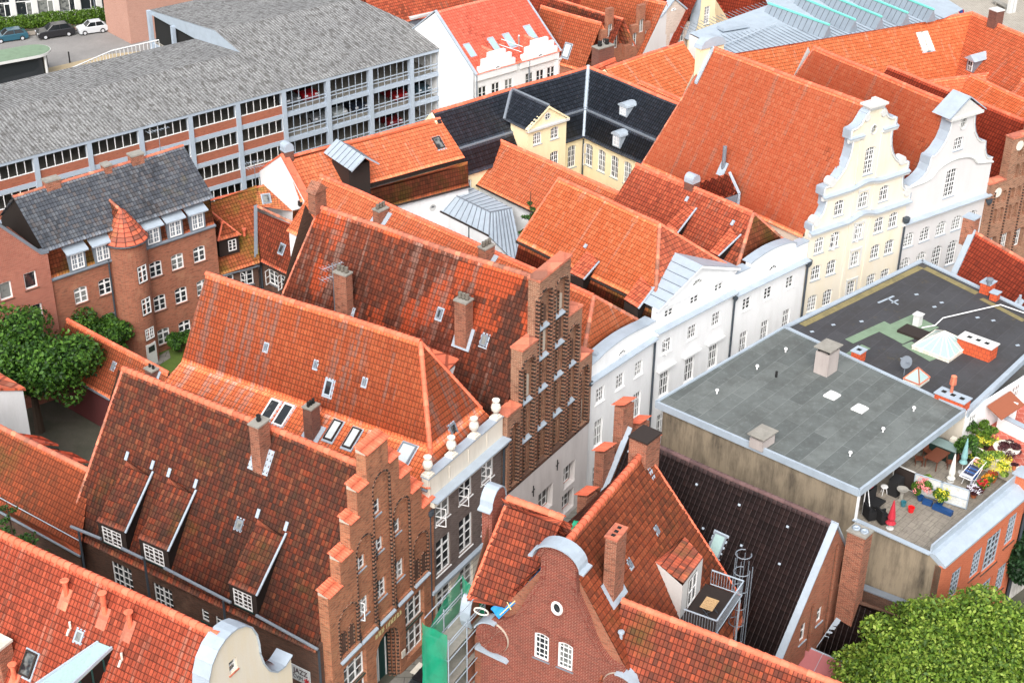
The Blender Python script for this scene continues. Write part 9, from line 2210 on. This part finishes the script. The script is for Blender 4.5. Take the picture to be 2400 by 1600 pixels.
bb_=thing('bird_bath','grey stone bird bath on a pedestal beside the teal bucket','bird bath',T(735,960));g=MB();g.lathe(T(735,960),[(.2,0),(.12,.1),(.1,.6),(.3,.72),(.34,.8),(.28,.8),(.05,.74)],14);g.build('basin',M['concrete'],bb_)
st_=thing('white_stool','small white round stool by the dark terrace cupboard','stool',T(505,880));q=T(505,880);g=MB();g.lathe(q+Z3*.5,[(.2,0),(.22,.03),(.2,.06)],14);g.build('seat',M['white'],st_);g=MB()
for k in range(3): t_=k*2.09;g.cyl(q+A3(math.cos(t_)*.22,math.sin(t_)*.22,0),q+A3(math.cos(t_)*.1,math.sin(t_)*.1,.5),.02,.02,5)
g.parts('stool_leg',M['white'],st_)
cp=thing('dark_cupboard','black covered grill cupboard in the shade of the roof edge','cupboard',T(660,850));g=MB();q=T(660,870);g.extr([q-fa*.4-fb2*.3,q+fa*.4-fb2*.3,q+fa*.35-fb2*.25+Z3*1.1,q-fa*.3-fb2*.25+Z3*1.0],fb2*.6);g.build('cover',M['rattan'],cp)
def potplant(lab,x,y,r,h,mat,pot='terracotta',fl=None,N=900,z=zT,pr=.2,name='potted_plant'):
    q=T(x,y,z);th=thing(name,lab,'plant',q);g=MB();g.lathe(q,[(pr*.7,0),(pr,.3),(pr*.85,.3)],12);g.build('pot',M[pot],th);C=crown(q+Z3*(.3+h*.5),(r,r,h*.6),14,int(x));leaves('foliage',C,N,.07,M[mat],th,int(y))
    if fl: leaves('blossom',crown(q+Z3*(.35+h*.6),(r*1.05,r*1.05,h*.6),14,int(x)+1),max(60,N//4),.05,M[fl],th,int(y)+3)
potplant('leafy rose bush with pink blooms before the fence panels',985,960,.55,1.0,'leaf_hedge','planter_b','fl_pink',1400)
potplant('yellow and pink flowering plant in the long blue planter',1240,1040,.5,.7,'leaf_hedge','planter_b','fl_yellow',1000)
potplant('big yellow green bush at the terrace end beside the laundry',1930,650,1.0,1.1,'leaf_lime','terracotta','fl_yellow',3200,pr=.3)
potplant('tall dark leafy shrub in a brown tub behind the teal parasol',1560,460,.8,1.5,'leaf_dark','wood_dark',None,2600,pr=.4)
potplant('low green plant at the foot of the cream dividing wall',1740,500,.6,.5,'leaf_hedge','terracotta','fl_yellow',1000)
potplant('bright red geraniums along the glass parapet',1790,840,.35,.35,'leaf_hedge','terracotta','fl_red',500);potplant('orange flowering pot along the glass parapet',1865,770,.38,.35,'leaf_hedge','terracotta','fl_orange',500)
potplant('white and purple pansies by the end of the fence',1685,920,.45,.35,'leaf_plum','terracotta','fl_white',700);potplant('small pot of red blooms next to the brick corner pier',1940,720,.22,.25,'leaf_hedge','terracotta','fl_red',260)
potplant('small fern tuft leaning on the fence panel',1080,770,.3,.4,'leaf_lime','planter_b',None,400);potplant('wide clay pot with yellow green seedlings by the green box',1175,430,.22,.12,'leaf_lime','terracotta',None,260,pr=.25)
for lab,x0,y0,x1,y1 in (('long blue planter trough before the fence panels',1140,1075,1390,1180),('short blue planter trough under the rose bush',1010,1010,1130,1050)):
    a,b=T(x0,y0),T(x1,y1);g=MB();n_=np.cross((b-a)/np.linalg.norm(b-a),Z3);g.box(a,b-a,-n_*.3,Z3*.28);o=g.build('planter_trough',M['planter_b']);o['label']=lab;o['category']='planter'
# red terrace plants and table
zq=8.35
potplant('glossy dark green shrub beside the open white terrace door',1580,150,.6,1.0,'leaf_dark','planter_b',None,1500,z=zq);potplant('round bright green box shrub in the border of the red terrace',1790,190,.75,1.0,'leaf_hedge','wood_dark',None,2400,z=zq)
potplant('yellow flowering border plants above the cream wall',1850,290,.7,.5,'leaf_lime','wood_dark','fl_yellow',1300,z=zq);potplant('purple leaved shrub at the end of the cream wall',2150,400,.9,.6,'leaf_plum','wood_dark',None,2200,z=zq);potplant('violet flowers between the two green shrubs',1660,270,.45,.35,'leaf_dark','wood_dark','fl_violet',600,z=zq)
potplant('small plum houseleek on the brick corner pier',2215,560,.22,.12,'leaf_plum','terracotta',None,260,z=9.65,pr=.14)
rt_=thing('round_table','round pale table on the red tiled terrace','table',T(2125,290,zq));g=MB();g.cyl(T(2125,275,zq+.7),T(2125,275,zq+.7)+Z3*.04,.8,.8,24);g.build('table_top',M['stone'],rt_);g=MB();q=T(2125,275,zq+.7);g.cyl(q-Z3*.7,q,.05);g.build('table_leg',M['lead'],rt_)
# roof aerials
def aerial(lab,x,y,h,px_slope=None,base=None,az_=60):
    b=base;th=thing('tv_aerial',lab,'aerial',b);g=MB();g.cyl(b,b+Z3*h,.03,.03,5);g.build('mast',M['lead'],th);g=MB();d=azd(az_);s=np.cross(d,Z3)
    for zz,l in ((h*.95,1.5),(h*.75,1.7)):
        c=b+Z3*zz;g.cyl(c-d*l*.5,c+d*l*.5,.018,.018,4)
        for k in range(8): x_=c-d*l*.5+d*l*k/7;g.cyl(x_-s*(.4-.03*k),x_+s*(.4-.03*k),.012,.012,4)
    g.parts('antenna_rods',M['zinc'],th)
b_=hit(785,735,B3L[0],slope_frame(B3L)[1]);aerial('tall rusty aerial beside the left chimney of the dark brown roof',0,0,3.6,base=b_,az_=48)
aerial('aerial standing on the grey roof ridge in front of the garage',0,0,2.6,base=fT.w(5.2,3.6,14.3),az_=50);aerial('thin aerial on the low mossy roof beside the white gable end',0,0,2.4,base=W(600,440,8.5),az_=60)
